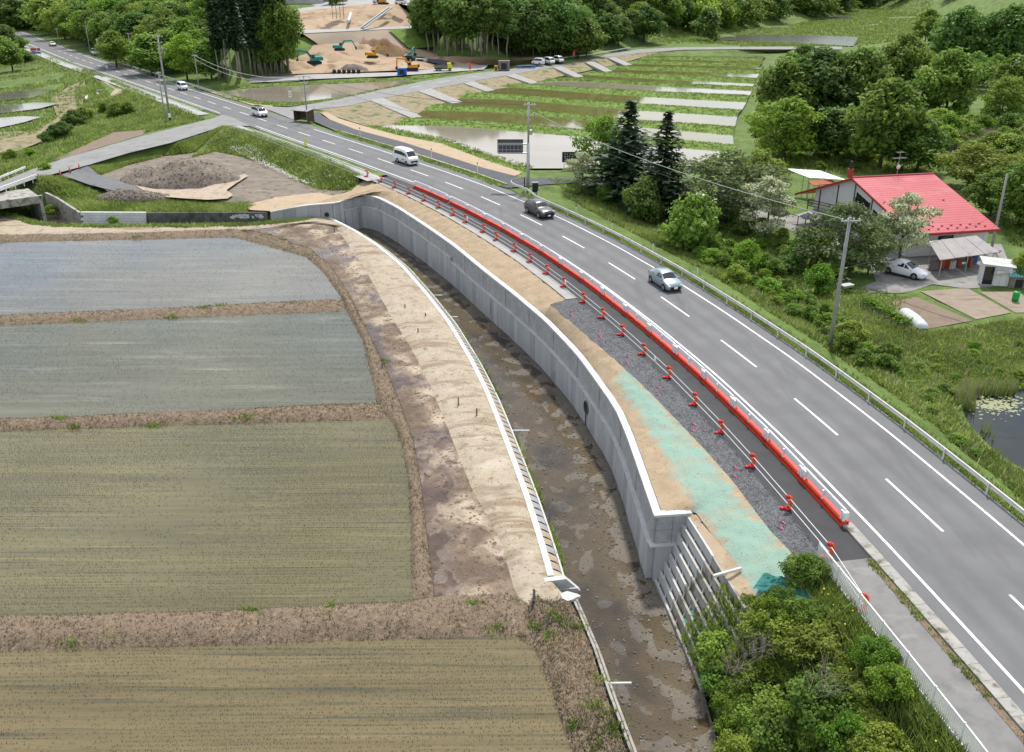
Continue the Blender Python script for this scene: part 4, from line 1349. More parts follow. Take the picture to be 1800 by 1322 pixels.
while s < WLEN - .3:
    e = min(s + 1.9, WLEN)
    if WLEN - e < .8:
        e = WLEN
    P = path_pts(WALL_TOP, s, e)
    lz = ledge_z((s + e) / 2)
    top = P[0].z - .12
    nrow = 2 if lz < -2.6 else 2
    for r in range(nrow):
        z0 = lz + .09 + (top - lz - .09) * r / nrow
        z1 = lz + .09 + (top - lz - .09) * (r + 1) / nrow - .012
        slab(P, -.02, .10 + .02 * ((k + r * 3) % 3), (z0, z0), (z1, z1)).build('facing_block', MAT['concrete_rough'], wl_root)
    s = e
    k += 1
for a, b in ((S_LEDGE - .5, S_STEP), (S_STEP, WLEN)):
    P = path_pts(WALL_TOP, a, b, 60)
    lz = ledge_z((a + b) / 2)
    MB().sweep([Vector((p.x, p.y, lz)) for p in P], [(-.01, 0.002), (.40, .002), (.40, .08), (-.01, .08)]).build('ledge', MAT['concrete'], wl_root)
MB().sweep(path_pts(WALL_TOP, 0, WLEN, 130), [(-.30, -.25), (-.24, -.25), (-.24, -.11), (.16, -.11), (.16, .03), (-.30, .03)]).build('coping', MAT['concrete_white'], wl_root)
# end return of the wall
e0, e1 = WALL_TOP[-1], WALL_END[1]
tE = (e1 - e0).normalized()
for q in ((0, .5), (.5, 1.0)):
    P = [e0 + (e1 - e0) * q[0] + tE * (.02 if q[0] == 0 else 0), e0 + (e1 - e0) * q[1]]
    slab(P, 0.0, .36, (-5.7, -5.7), (-2.87, -2.87)).build('panel', MAT['concrete_panel'], wl_root)
    slab(P, 0.0, .14, (-2.78, -2.78), (-1.92, -1.92)).build('facing_block', MAT['concrete_rough'], wl_root)
    slab(P, 0.0, .14, (-1.90, -1.90), (-1.02, -1.02)).build('facing_block', MAT['concrete_rough'], wl_root)
slab([e0 - tE * .36, e1], -.10, .42, (-2.858, -2.858), (-2.785, -2.785)).build('ledge', MAT['concrete'], wl_root)
slab([e0 - tE * .16, e1 + tE * .1], -.30, .18, (-1.012, -1.012), (-.868, -.868)).build('coping', MAT['concrete_white'], wl_root)


def wall_at(u, z):
    """wall path point that is sighted at image column u at level z"""
    best = min(range(len(WALL_TOP)), key=lambda i: abs(proj((WALL_TOP[i].x, WALL_TOP[i].y, z))[0] - u))
    return best


def outlet(i, z, r, side):
    p = WALL_TOP[i]
    t = (WALL_TOP[min(i + 1, len(WALL_TOP) - 1)] - WALL_TOP[i - 1]); t.z = 0; t.normalize()
    n_ = Vector((t.y, -t.x, 0))
    up = Vector((0, 0, 1))
    c = Vector((p.x, p.y, z)) + n_ * side
    ring, N = MB(), 20
    vs, fs = [], []
    for rr_, dd in ((r + .07, -.02), (r + .07, .07), (r, .07), (r, -.0)):
        for k in range(N):
            a = 2 * PI * k / N
            vs.append(c + n_ * dd + (t * math.cos(a) + up * math.sin(a)) * rr_)
    for q in range(3):
        for k in range(N):
            fs.append((q * N + k, q * N + (k + 1) % N, (q + 1) * N + (k + 1) % N, (q + 1) * N + k))
    o = ring.add(vs, fs).build('outlet_pipe', MAT['concrete_old'], wl_root)
    vs = [c + n_ * .006 + (t * math.cos(2 * PI * k / N) + up * math.sin(2 * PI * k / N)) * (r + .01) for k in range(N)]
    MB().add(vs, [tuple(range(N))]).build('mouth_shade_disc', MAT['black_plastic'], o)  # flat black disc, shade of the pipe's inside put in as colour
    return c, n_


c0, n0 = outlet(wall_at(1037, -3.9), -3.75, .47, .36)
outlet(wall_at(640, -4.1), -4.2, .26, .36)
outlet(wall_at(573, -2.9), -2.75, .24, .11)
MB().box(c0 + n0 * .03 + Vector((0, 0, -1.0)), (.10, .10, 1.0)).build('stain_strip', MAT['concrete_old'], wl_root)

# ------------------------------------------------------------------ left bank revetment
rv = empty('bank_revetment', CAP_L[35], label='low stone-filled revetment with a white concrete kerb on the paddy side of the river', cat='revetment')
CLEN = arc(CAP_L)[-1]
MB().sweep(path_pts(CAP_L, 0, CLEN, 110), [(.20, -.35), (.20, .06), (-.16, .06), (-.16, -.35)]).build('kerb_beam', MAT['concrete_white'], rv)
MB().sweep(path_pts(CAP_L, 0, CLEN, 110), [(-.72, -.62), (-.72, -.36), (-.83, -.36), (-.83, -.62)]).build('edge_beam', MAT['concrete'], rv)
MB().sweep(path_pts(CAP_L, 0, CLEN, 110), [(-.17, -2.2), (-.17, -.42), (-.82, -.63), (-1.02, -2.2)]).build('face', MAT['concrete_mossy'], rv)
nb = int(CLEN / .78)
rb = random.Random(3)
tints = [M('stone_fill', [(.36, .30, .22), (.44, .38, .29)], 1.5, .9, .5, 14), M('stone_fill_grey', [(.27, .27, .27), (.34, .34, .34)], 1.5, .9, .5, 14), M('stone_fill_brown', [(.30, .23, .15), (.38, .30, .20)], 1.5, .9, .5, 14)]
for k in range(nb):
    P = path_pts(CAP_L, CLEN * k / nb, CLEN * (k + 1) / nb)
    a, b = P
    t = (b - a); t.z = 0; t.normalize()
    n_ = Vector((-t.y, t.x, 0))      # river side
    vs = []
    for i in range(4):
        f = i / 3
        for j in range(4):
            g = j / 3
            q = a.lerp(b, .07 + .86 * f) + n_ * (.17 + .54 * g) + Vector((0, 0, -.07 - .34 * g))
            q.z += .06 * math.sin(PI * min(1, max(0, f))) * math.sin(PI * min(1, max(0, g))) + rb.uniform(-.012, .012)
            vs.append(q)
    fs = [(i * 4 + j, i * 4 + j + 1, (i + 1) * 4 + j + 1, (i + 1) * 4 + j) for i in range(3) for j in range(3)]
    MB().add(vs, fs).build('stone_cell', rb.choice(tints), rv, smooth_=True)
    # arched joint rib
    pts = []
    for j in range(5):
        g = j / 4
        pts.append(a + n_ * (.16 + .56 * g) + t * (-.10 * math.sin(PI * g)) + Vector((0, 0, -.04 - .34 * g)))
    MB().tube(pts, .035, 4, caps=False).build('joint_rib', MAT['concrete_white'], rv)
# end block, slab and pipe at the near end
eb = empty('end_block', G(978, 1022, -3.3), label='white sloped concrete block closing the near end of the bank revetment', cat='block')
P = GL([(955, 1020, -3.12), (990, 1012, -3.12), (1004, 1040, -3.75), (962, 1030, -3.12)])
a, b = G(954, 1016, -3.12), G(992, 1011, -3.12)
d = (b - a); d.z = 0
n_ = Vector((d.y, -d.x, 0)).normalized() * .34
c_ = b + d.normalized() * .85 + Vector((0, 0, -.95))
MB().add([a, b, c_, a + Vector((0, 0, -.9)), a + n_, b + n_, c_ + n_, a + n_ + Vector((0, 0, -.9))], [(0, 1, 2, 3), (4, 7, 6, 5), (0, 4, 5, 1), (1, 5, 6, 2), (2, 6, 7, 3), (3, 7, 4, 0)]).build('block_body', MAT['concrete_white'], eb)
MB().tube([a + n_ * 1.2 + Vector((-.1, -.12, -.45)), c_ + n_ * 1.2 + Vector((-.2, -.12, .35))], .03, 6).build('pipe', MAT['pipe_silver'], eb)
sl = MB()
c = G(1000, 1050, -3.3)
sl.prism([(c.x + .5 * math.cos(q) * (1 + .3 * math.sin(3 * q + 1)), c.y + .34 * math.sin(q) * (1 + .25 * math.cos(4 * q))) for q in np.linspace(0, 2 * PI, 12)[:-1]], -3.34, -3.2)
tag(sl.build('plaster_sheet', MAT['concrete_white']), 'crumpled white sheet lying below the sloped end block', 'sheet')
# old bank wall towards the foreground
ob = empty('old_bank_wall', OLD_L[2], label='thin weathered concrete river edge in the foreground, paddy side', cat='wall')
MB().sweep(resample(OLD_L, 60), [(.06, -2.2), (.06, .05), (-.06, .05), (-.06, -2.2)]).build('wall_strip', MAT['concrete_mossy'], ob)
MB().sweep(resample(OLD_L, 60), [(-.22, -.42), (-.22, -.30), (-.34, -.30), (-.34, -.42)]).build('lower_edge', MAT['concrete_mossy'], ob)
MB().sweep(resample(OLD_L, 60), [(-.065, -.42), (-.065, -.34), (-.215, -.34), (-.215, -.42)]).build('dry_fill', MAT['bund'], ob)

# drain pipes sticking out of the bank
for i, (u, v, L_, lab) in enumerate(((760, 519, 1.0, 'short white drain pipe out of the revetment, farthest upstream'), (788, 557, .9, 'second short white drain pipe out of the revetment'),
                                     (905, 757, 1.05, 'white drain pipe out of the revetment opposite the wall outlet'), (1062, 1202, 1.3, 'white drain pipe jutting over the foreground river'))):
    p = G(u, v, -3.75)
    o = empty('drain_pipe', p, label=lab, cat='pipe', group='drain pipes along the bank')
    pts = [Vector((-.5, 0, 0)), Vector((L_, .1, -.05))]
    vs = MB().tube(pts, .065, 8)
    vs.build('barrel', MAT['pipe_pvc'], o, local=True, smooth_=False)
    MB().lathe([(.045, 0), (.045, .004)], (L_ + .002, .1, -.05), 8, 'X').build('bore', MAT['black_plastic'], o, local=True)

# stepped block revetment below the wall end
st = empty('stepped_revetment', G(1230, 1060, -3.5), label='stepped concrete planter terraces descending to the river beside the wall end', cat='terrace')
T0, B0 = G(1209, 907, -1.1), G(1146, 1004, -5.15)
T1, B1 = G(1345, 1125, -1.1), G(1236, 1215, -5.15)
NT = 8
rs = random.Random(8)
for k in range(NT):
    f = k / (NT - 1)
    a = T0.lerp(B0, f); b = T1.lerp(B1, f)
    d = (b - a); d.z = 0; d.normalize()
    a = a - d * (.9 if 0 < k < 7 else .45)
    n_ = Vector((d.y, -d.x, 0))
    if n_.x > 0: n_ = -n_           # towards the river
    nseg = 5
    for j in range(nseg):
        P = [a.lerp(b, j / nseg), a.lerp(b, (j + 1) / nseg)]
        sgn = 1 if Vector((d.y, -d.x, 0)).x < 0 else -1
        slab(P, -.07 * sgn, .07 * sgn, (P[0].z - .75,) * 2, (P[0].z + .05 + .01 * (j % 2),) * 2, .006).build('terrace_beam', MAT['concrete_mossy'] if k < 8 and j > 1 else MAT['concrete'], st)
    if k < NT - 1:
        a2 = T0.lerp(B0, (k + 1) / (NT - 1)); b2 = T1.lerp(B1, (k + 1) / (NT - 1))
        lift = Vector((0, 0, -.62))
        MB().add([a + lift, b + lift, b2 + Vector((0, 0, -.04)), a2 + Vector((0, 0, -.04))], [(0, 1, 2, 3)]).build('planter_soil', MAT['soil_brown'], st)
        for j in range(9):
            q = (j + .5 + rs.uniform(-.1, .1)) / 9
            p = a.lerp(b, q); p2 = a2.lerp(b2, q)
            MB().tube([p + Vector((0, 0, -.42)), p2 + Vector((0, 0, 0.0))], .045, 4).build('cell_divider', MAT['concrete'], st)
            if k in (4, 5) and j in (4, 5):
                c = (p + p2) / 2 + d * .35
                MB().box(c + Vector((0, 0, -.27)), (.42, .30, .03), math.atan2(d.y, d.x)).build('green_mat', MAT['teal_tape'], st)
ribbon('terrace_crest', resample([T0 + Vector((-.05, .05, .02)), T1 + Vector((0, 0, .02))], 20), GL([(1214, 899, -.9), (1252, 940, -.85), (1290, 985, -.8), (1330, 1040, -.8), (1380, 1100, -.8)]), 4, MAT['soil_tan'], nu=20, amp=.04)
# crest beam with filled cells
d = (T1 - T0); d.z = 0
cl_ = d.length; d.normalize()
n_ = Vector((-d.y, d.x, 0))
if n_.x < 0: n_ = -n_
MB().sweep([T0 + n_ * .85 + Vector((0, 0, .12)), T0 + n_ * .85 + d * cl_ * .62 + Vector((0, 0, .12))], [(-.12, -.5), (.12, -.5), (.12, .08), (-.12, .08)]).build('crest_beam', MAT['concrete_white'], st)
for j in range(7):
    p = T0 + d * (cl_ * .62) * (j / 7)
    q = p + d * (cl_ * .62 / 7) * .93
    MB().add([p + n_ * .08 + Vector((0, 0, .03)), q + n_ * .08 + Vector((0, 0, .03)), (p + q) / 2 + n_ * .4 + Vector((0, 0, .10)), q + n_ * .72 + Vector((0, 0, .1)), p + n_ * .72 + Vector((0, 0, .1))],
             [(0, 1, 2), (1, 3, 2), (3, 4, 2), (4, 0, 2)]).build('stone_cell', MAT['soil_tan'], st)
    pts = [p + n_ * (.07 + .66 * g) - d * (.16 * math.sin(PI * g)) + Vector((0, 0, .07 + .06 * g)) for g in (0, .25, .5, .75, 1)]
    MB().tube(pts, .035, 4, caps=False).build('joint_rib', MAT['concrete_white'], st)
o = empty('drain_pipe', G(1278, 1006, -.75), label='grey drain pipe lying across the crest of the stepped terraces', cat='pipe', group='drain pipes along the bank')
MB().tube([Vector((-.75, -.25, -.05)), Vector((.75, .2, .1))], .09, 8).build('barrel', MAT['pipe_pvc'], o, local=True)

# ------------------------------------------------------------------ stream structures on the left
wg = empty('stream_wall', G(365, 383, -4), label='dark old concrete stream wall with white lichen streaks', cat='wall')
nn = [Vector(p) for p in NORTH]
NL = arc(NORTH)
P = path_pts(NORTH, NL[6], NL[8], 14)
for i in range(13):
    a, b = P[i], P[i + 1]
    slab([a, b], -.2, .1 + .01 * (i % 2), (-5.7, -5.7), (a.z, b.z), .006).build('wall_bay', MAT['concrete_old'], wg)
rr = random.Random(4)
m = MB()
for i in range(60):
    s = rr.uniform(NL[6] + 11, NL[8] - .6)
    p = path_pts(NORTH, s, s + .1)[0]
    w, h = rr.uniform(.1, .45), rr.uniform(.08, .35)
    z = p.z - rr.uniform(.18, .6)
    m.add([(p.x - w / 2, p.y - .118, z), (p.x + w / 2, p.y - .118, z + rr.uniform(-.05, .05)), (p.x + w / 2.5, p.y - .118, z - h), (p.x - w / 3, p.y - .118, z - h * .8)], [(0, 1, 2, 3)])
m.build('lichen_streaks', MAT['concrete_white'], wg)['kind'] = 'stuff'
bs_ = empty('block_slope', G(200, 385, -4), label='pale grey stacked-block slope between the culvert wing and the dark stream wall', cat='revetment')
P = path_pts(NORTH, NL[5] + .1, NL[6] - .1, 2)
d = (P[1] - P[0]); L_ = d.length; d.normalize()
rows, colsn = 8, 12
for r in range(rows):
    for c in range(colsn):
        x0 = L_ * c / colsn + (.5 * L_ / colsn if r % 2 else 0)
        x1 = min(x0 + L_ / colsn, L_)
        if x0 >= L_ - .05: continue
        z1 = P[0].z - .32 * r; z0 = z1 - .30
        f0, f1 = .14 + .13 * r, .14 + .13 * (r + 1)
        a, b = P[0] + d * (x0 + .01), P[0] + d * (x1 - .01)
        a.z = b.z = 0
        n_ = Vector((0, -1, 0))
        vs = [a + n_ * f0 + Vector((0, 0, z1)), b + n_ * f0 + Vector((0, 0, z1)), b + n_ * (f1 + .03) + Vector((0, 0, z0)), a + n_ * (f1 + .03) + Vector((0, 0, z0)),
              a + Vector((0, 0, z1)), b + Vector((0, 0, z1)), b + n_ * (f1 - .3) + Vector((0, 0, z0)), a + n_ * (f1 - .3) + Vector((0, 0, z0))]
        MB().add(vs, [(0, 1, 2, 3), (0, 4, 5, 1), (3, 2, 6, 7), (0, 3, 7, 4), (1, 5, 6, 2)]).build('concrete_block', MAT['concrete'], bs_)
MB().sweep(P, [(-.3, -.3), (.16, -.3), (.16, .06), (-.3, .06)]).build('cap', MAT['concrete_white'], bs_)
wing = empty('wing_wall', G(112, 360, -4), label='weathered concrete wing wall curving down from the culvert mouth', cat='wall')
P = path_pts(NORTH, NL[3], NL[5] - .05, 8)
for i in range(7):
    za = -1.9 + (P[i].z - -1.9) * (i / 7) ** .7
    zb = -1.9 + (P[i + 1].z - -1.9) * ((i + 1) / 7) ** .7
    slab([P[i], P[i + 1]], -.18, .16, (-5.7, -5.7), (za, zb), .004).build('wall_bay', MAT['concrete_mossy'], wing)
cv = empty('culvert_bridge', G(30, 370, -4.5), label='box culvert carrying the side road over the stream at the left edge', cat='bridge')
cr, cl_ = G(75, 352, -1.35), G(-250, 398, -1.35)
dv = (cl_ - cr); dv.z = 0; dv.normalize()
nv_ = Vector((dv.y, -dv.x, 0))
if nv_.y < 0: nv_ = -nv_
m = MB()
def bxl(p0, p1, depth, z0, z1):
    q = [p0, p1, p1 + nv_ * depth, p0 + nv_ * depth]
    return MB().add([Vector((p.x, p.y, z0)) for p in q] + [Vector((p.x, p.y, z1)) for p in q], [(3, 2, 1, 0), (4, 5, 6, 7), (0, 1, 5, 4), (1, 2, 6, 5), (2, 3, 7, 6), (3, 0, 4, 7)])
bxl(cr, cr + dv * 20, 7.5, -1.7, -1.15).build('top_slab', MAT['concrete_mossy'], cv)
bxl(cr, cr + dv * .4, 7.5, -5.8, -1.702).build('side_wall', MAT['concrete_mossy'], cv)
bxl(cr + dv * 7.2, cr + dv * 7.6, 7.5, -5.8, -1.702).build('side_wall', MAT['concrete_mossy'], cv)
bxl(cr - nv_ * .02 - dv * .1, cr + dv * 20, .45, -1.148, -.72).build('parapet', MAT['concrete_mossy'], cv)
stream = flat('stream_water', GL([(-250, 345), (0, 346), (74, 354), (100, 372), (135, 392), (60, 396), (0, 376), (-250, 366)], -4.95), MAT['puddle'])


def guardrail(name, pts, h, label, beam_w=.30, post_step=2.0, mat='rail_white', group=None, cat='guardrail', posts=True, seg=4.0, back=-.10):
    root = empty(name, Vector(pts[len(pts) // 2]), label=label, cat=cat, group=group)
    Lg = arc(pts)[-1]
    hw = beam_w / 2
    sect = [(.0, hw), (.05, hw * .86), (.055, hw * .45), (.012, hw * .15), (.012, -hw * .15), (.055, -hw * .45), (.05, -hw * .86), (.0, -hw), (-.012, -hw), (-.012, hw)]
    n = max(1, round(Lg / seg))
    for i in range(n):
        P = path_pts(pts, Lg * i / n, Lg * (i + 1) / n + (.10 if i < n - 1 else 0), 8)
        MB().sweep([p + Vector((0, 0, h + (.003 * (i % 2)))) for p in P], [(a + .004 * (i % 2), b) for a, b in sect]).build('beam', MAT[mat], root)
    if posts:
        for i in range(int(Lg / post_step) + 1):
            q = path_pts(pts, min(Lg, i * post_step + .4), min(Lg, i * post_step + .5))
            t = q[1] - q[0]; t.z = 0
            if t.length < 1e-6: continue
            t.normalize()
            c = q[0] + Vector((t.y, -t.x, 0)) * back
            MB().tube([c + Vector((0, 0, -.5)), c + Vector((0, 0, h + hw + .05))], .057, 8).build('post', MAT[mat], root)
    return root


# right-hand guardrail (curled far end)
gr_pts = [p for p in road_line(sy(22), sy(108.5), 4.72, -.02, 1.5)] + GL([(925, 339, -.05), (905, 334, -.05), (896, 329.5, -.05), (897, 325, -.05), (905, 322, -.06), (925, 320, -.1)])
guardrail('guardrail', [Vector(p) for p in smooth(gr_pts, 140, 1)][::-1], .60, 'long weathered white steel guardrail along the field side of the main road', mat='rail_weathered', post_step=4.0, back=.12)
guardrail('bridge_guardrail', GL([(-160, 371, -.8), (0, 319.5, -.75), (46, 300.5, -.75)]), .55, 'white guardrail on the far side of the culvert bridge', seg=5, back=-.1)
guardrail('bridge_guardrail', GL([(-160, 398, -.72), (0, 337.5, -.72), (66, 313, -.75)]), .45, 'white guardrail on the near side of the culvert bridge', seg=5, back=-.1)
guardrail('road_guardrail', GL([(985, 106, -.1), (1040, 99, -.1), (1107, 87, -.1)]), .6, 'far guardrail on the bend of the branch road by the wood', seg=8, post_step=4)
guardrail('road_guardrail', road_line(sy(196), sy(262), 5.1, .0, 4), .6, 'grey guardrail along the far main road below the wood', seg=8, post_step=4, mat='rail_weathered')

# ------------------------------------------------------------------ kerbs
kb = link('kerb', None)
kb['kind'] = 'structure'
s = S0
k = 0
while s < S_KERB - .3:
    P = path_pts(road_line(s, s + 1.0, -4.65, 0, .5), 0, 1.0)
    sl = slab(P, -.29, .29, (-.3, -.3), (.10 + .008 * (k % 3 == 1), .10 + .006 * (k % 4 == 2)), .008)
    sl.build('kerb_stone', MAT['concrete_mossy' if k % 3 else 'kerb_stone'], kb)
    s += 1.0
    k += 1
ribbon('kerb_verge', road_line(S0, S_KERB - 2.7, -4.98, .03), road_line(S0, S_KERB - 2.7, -5.30, .012), 2, MAT['bund'], amp=.03, step=.5)
kb2 = link('kerb', None)
kb2['kind'] = 'structure'
for nm, o_, s0, s1 in (('kerb_run', 6.2, sy(117), sy(157)), ('kerb_run', -4.42, sy(131), sy(165)), ('kerb_run', -5.62, sy(131), sy(165)), ('kerb_run', -4.42, sy(188), SEND), ('kerb_run', -5.62, sy(188), SEND)):
    MB().sweep(road_line(s0, s1, o_, 0, 2), [(-.07, -.2), (.07, -.2), (.07, .13), (-.07, .13)]).build(nm, MAT['concrete'], kb2)

# ------------------------------------------------------------------ white picket fence on the footway
fs_, fe_ = sy(38.9), S0 + 1
pf = empty('picket_fence', road(sy(30), -7.75, 0), label='white steel picket fence along the footway above the shrubs', cat='fence')
Lf = fs_ - fe_
nbal = min(300, int(Lf / .125))
bal = MB().tube([(0, 0, .08), (0, 0, 1.04)], .024, 5).mesh(MAT['rail_white'])
pst = MB().box((0, 0, .5), (.06, .06, 1.24)).mesh(MAT['rail_white'])
for i in range(nbal):
    s = fs_ - i * .125
    o = link('baluster', bal, pf)
    o.location = road(s, -7.75, 0) - pf.location
for i in range(int(Lf / 2) + 1):
    o = link('post', pst, pf)
    o.location = road(fs_ - .06 - i * 2, -7.75, 0) - pf.location
for z in (.10, 1.05):
    MB().sweep(road_line(fs_, fe_, -7.75, z, .7), [(-.03, -.028), (.03, -.028), (.03, .028), (-.03, .028)]).build('rail', MAT['rail_white'], pf)

# low railing beside the far footpath
lr = empty('path_railing', road(sy(150), -8.35, 0), label='thin grey pipe railing beside the far footpath above the grassy bank', cat='railing')
for z in (.45, .85):
    MB().tube(road_line(sy(130.5), sy(167), -8.38, z, 1.5), .028, 5).build('rail', MAT['galv'], lr)
for i in range(20):
    p = road(sy(130.5) + i * (sy(167) - sy(130.5)) / 19.0, -8.38, 0)
    MB().tube([p + Vector((0, 0, -.2)), p + Vector((0, 0, .88))], .03, 5).build('post', MAT['galv'], lr)

# ------------------------------------------------------------------ temporary steel barrier
def barrier_proto(L_):
    root = empty('steel_barrier', (0, 0, 0))
    m = MB()
    m.box((0, 0, .05), (L_ - .04, .46, .10))
    m.box((0, 0, .17), (L_ - .06, .16, .14))
    m.box((0, 0, .27), (L_ - .04, .36, .06))
    for x in np.linspace(-L_ / 2 + .5, L_ / 2 - .5, 6):
        m.box((x, .13, .17), (.03, .10, .138))
        m.box((x, -.13, .17), (.03, .10, .138))
    m.build('base_beam', MAT['red_paint'], root, local=True)
    for x in (-L_ / 2 + .35, -.02, L_ / 2 - .35):
        MB().box((x, .09, .56), (.11, .10, .56)).build('post', MAT['white_enamel'], root, local=True)
    MB().box((0, .0, .66), (L_ - .4, .07, .30)).build('rail', MAT['white_enamel'], root, local=True)
    MB().tube([(-L_ / 2 + .2, -.02, .90), (L_ / 2 - .2, -.02, .90)], .06, 6).build('top_pipe', MAT['white_enamel'], root, local=True)
    for sx in (-1, 1):
        MB().box((sx * (L_ / 2 - .16), .0, .66), (.30, .26, .36)).box((sx * (L_ / 2 - .09), .10, .52), (.10, .12, .56)).build('coupling', MAT['white_enamel'], root, local=True)
        MB().box((sx * (L_ / 2 - .12), -.19, .20), (.16, .06, .22)).build('coupling_plate', MAT['red_paint'], root, local=True)
    return root


s_a, s_b = sy(41.5), sy(121.4)
NBAR = 18
LB = (s_b - s_a - .7) / NBAR
bp = barrier_proto(LB)
for i in range(NBAR):
    o = bp if i == 0 else copy_tree(bp)
    s = s_a + LB * (i + .5) + (.7 if i >= NBAR - 2 else 0)
    o.location = road(s, -4.82, -.012)
    o.rotation_euler = (0, 0, road_dir(s))
    nm = ORD[i] if i else 'nearest'
    tag(o, 'red-based white-railed steel barrier section, %s counted from the camera end' % nm, 'barrier', 'temporary steel barriers along the works')

# ------------------------------------------------------------------ orange barricade stands with pipes
def stand_proto():
    root = empty('barricade_stand', (0, 0, 0))
    MB().lathe([(.05, 0), (.20, .02), (.22, .07), (.17, .13), (.07, .16)], (0, 0, 0), 12).build('foot', MAT['red_base'], root, local=True, smooth_=True)
    MB().lathe([(.05, 0), (.13, .02), (.14, .08), (.09, .13), (.04, .14)], (-.02, -.3, 0), 10).build('foot', MAT['red_base'], root, local=True, smooth_=True)
    pts = [(0, .0 - .22 * math.sin(a * 1.0), .16 + .33 * (1 - math.cos(a))) for a in np.linspace(.2, PI - .1, 9)]
    pts = [(p[0], -p[1] - .05, p[2]) for p in pts]
    MB().tube(pts, .10, 8).build('arch', MAT['orange_plastic'], root, local=True, smooth_=True)
    MB().lathe([(.03, -.13), (.12, -.08), (.15, .0), (.12, .08), (.03, .13)], (0, -.05, .80), 10).build('head', MAT['red_base'], root, local=True, smooth_=True)
    MB().box((0, .05, .50), (.10, .20, .12)).build('grip', MAT['orange_plastic'], root, local=True)
    return root


stands = [(650, 310), (673, 320), (697, 330), (722, 341), (746, 353), (771, 365), (795, 378), (820.5, 391.7), (847, 407), (874, 422), (902, 441), (931, 460), (960.6, 481), (992, 504), (1025, 529.6),
          (1059, 557), (1096, 588), (1135, 623), (1177, 663), (1223, 709), (1270, 762), (1325, 824), (1386, 898), (1454.5, 980), (1500, 1080)]
sp_ = stand_proto()
spos = []
for i, (u, v) in enumerate(stands[::-1]):
    o = sp_ if i == 0 else copy_tree(sp_)
    p = G(u, v, 0)
    s = station(p)
    lat = -7.05 if i else -7.45
    o.location = road(s, lat, 0.0 if i else 0.0)
    o.rotation_euler = (rs.uniform(-.06, .06), rs.uniform(-.06, .06), road_dir(s) + PI + rs.uniform(-.3, .3))
    spos.append(o.location.copy())
    tag(o, 'orange and red plastic barricade stand, %s' % ('nearest the camera, behind the picket fence' if i == 0 else ORD[i] + ' along the pipe line from the camera end'), 'barricade', 'barricade stands along the works')
for i in range(len(spos) - 1):
    for z, nm in ((.30, 'lower'), (.72, 'upper')):
        a, b = spos[i] + Vector((0, 0, z)), spos[i + 1] + Vector((0, 0, z))
        t = (b - a).normalized()
        o = empty('rail_pipe', (a + b) / 2, label='%s silver pipe spanning barricade stands %s and %s from the camera end' % (nm, 'one' if i == 0 else ORD[i], ORD[i + 1]), cat='pipe', group='barricade pipes')
        MB().tube([a - t * .12, b + t * .12], .024, 6).build('barrel', MAT['pipe_silver'], o)
        MB().tube([b + t * .05, b + t * .13], .032, 6).build('end_sleeve', MAT['galv'], o)
for (i, f, lab) in ((6, .5, 'white notice sheet hung between two barricade stands beside the gravel'), (10, .9, 'small white notice sheet on the pipes beside the tan soil'), (16, .9, 'tiny white notice sheet far along the barricade pipes'), (24, .0, 'white board at the farthest barricade stand'), (0, .45, 'white tag tied to the pipes near the picket fence')):
    j = min(i, len(spos) - 2)
    p = spos[j].lerp(spos[j + 1], f if i < 24 else 1.0)
    d = (spos[j + 1] - spos[j]); rz = math.atan2(d.y, d.x)
    o = empty('notice_sheet', p, rz, label=lab, cat='notice', group='notice sheets')
    w = .34 if i != 0 else .2
    MB().box((0, .04, .55), (w, .012, .42 if i else .22), 0).build('sheet', MAT['sign_white'], o, local=True)
    MB().box((-w / 2 + .02, .028, .68), (.02, .03, .12)).box((w / 2 - .02, .028, .68), (.02, .03, .12)).build('tie', MAT['galv'], o, local=True)

# pink survey tapes on the gravel
for i, (u, v) in enumerate(((1003, 547), (1004, 556), (1053, 582), (1054, 593), (1103, 628), (1102, 640), (1157, 683), (1155, 695), (1218, 747), (1217, 758), (1291, 823), (1289, 838), (1374, 920), (1371, 930))):
    p = G(u, v, -.05)
    o = empty('survey_peg', p, label='pink-taped survey peg on the dark gravel, %s from the far end' % ORD[i], cat='peg', group='pink survey pegs')
    MB().tube([(0, 0, -.1), (0, 0, .16)], .014, 5).build('peg', MAT['timber_grey'], o, local=True)
    MB().add([(-.02, -.03, .17), (.16, -.12, .015), (.20, -.05, .015), (.02, .03, .17), (-.10, .14, .014), (-.16, .10, .014), (.04, .01, .172), (-.02, .02, .172)], [(0, 1, 2, 3), (6, 4, 5, 7)]).build('tape', MAT['pink'], o, local=True)
# wooden stakes on the left bank
for i, (u, v, h) in enumerate(((806, 717, .8), (838, 735, .75), (672, 648, .5), (588, 408, .5), (748, 560, .5), (735, 588, .55), (712, 545, .5), (938, 1062, .9), (963, 1100, .8))):
    p = G(u, v, -3.25)
    o = empty('wooden_stake', p, label='weathered wooden stake on the paddy bank, %s in the list from stump pair to foreground' % ORD[i] if False else ['tall brown stake nearer the mud on the soil berm', 'brown stake nearer the kerb on the soil berm', 'short stake beside the mid muddy strip', 'short stake at the far start of the berm', 'stake upstream beside the berm, nearer the kerb', 'short stake on the berm above the narrow pipe', 'small stake beside the upper muddy puddle', 'dark stake beside the foreground bund corner', 'foreground stake on the dry grassy bank'][i], cat='stake', group='wooden stakes on the bank')
    MB().box((0, 0, h / 2 - .15), (.10, .10, h + .3), .3 * i, .05).build('shaft', MAT['timber_grey'], o, local=True)
    MB().box((0, .02, h), (.11, .11, .05), .3 * i).build('top', MAT['timber'], o, local=True)
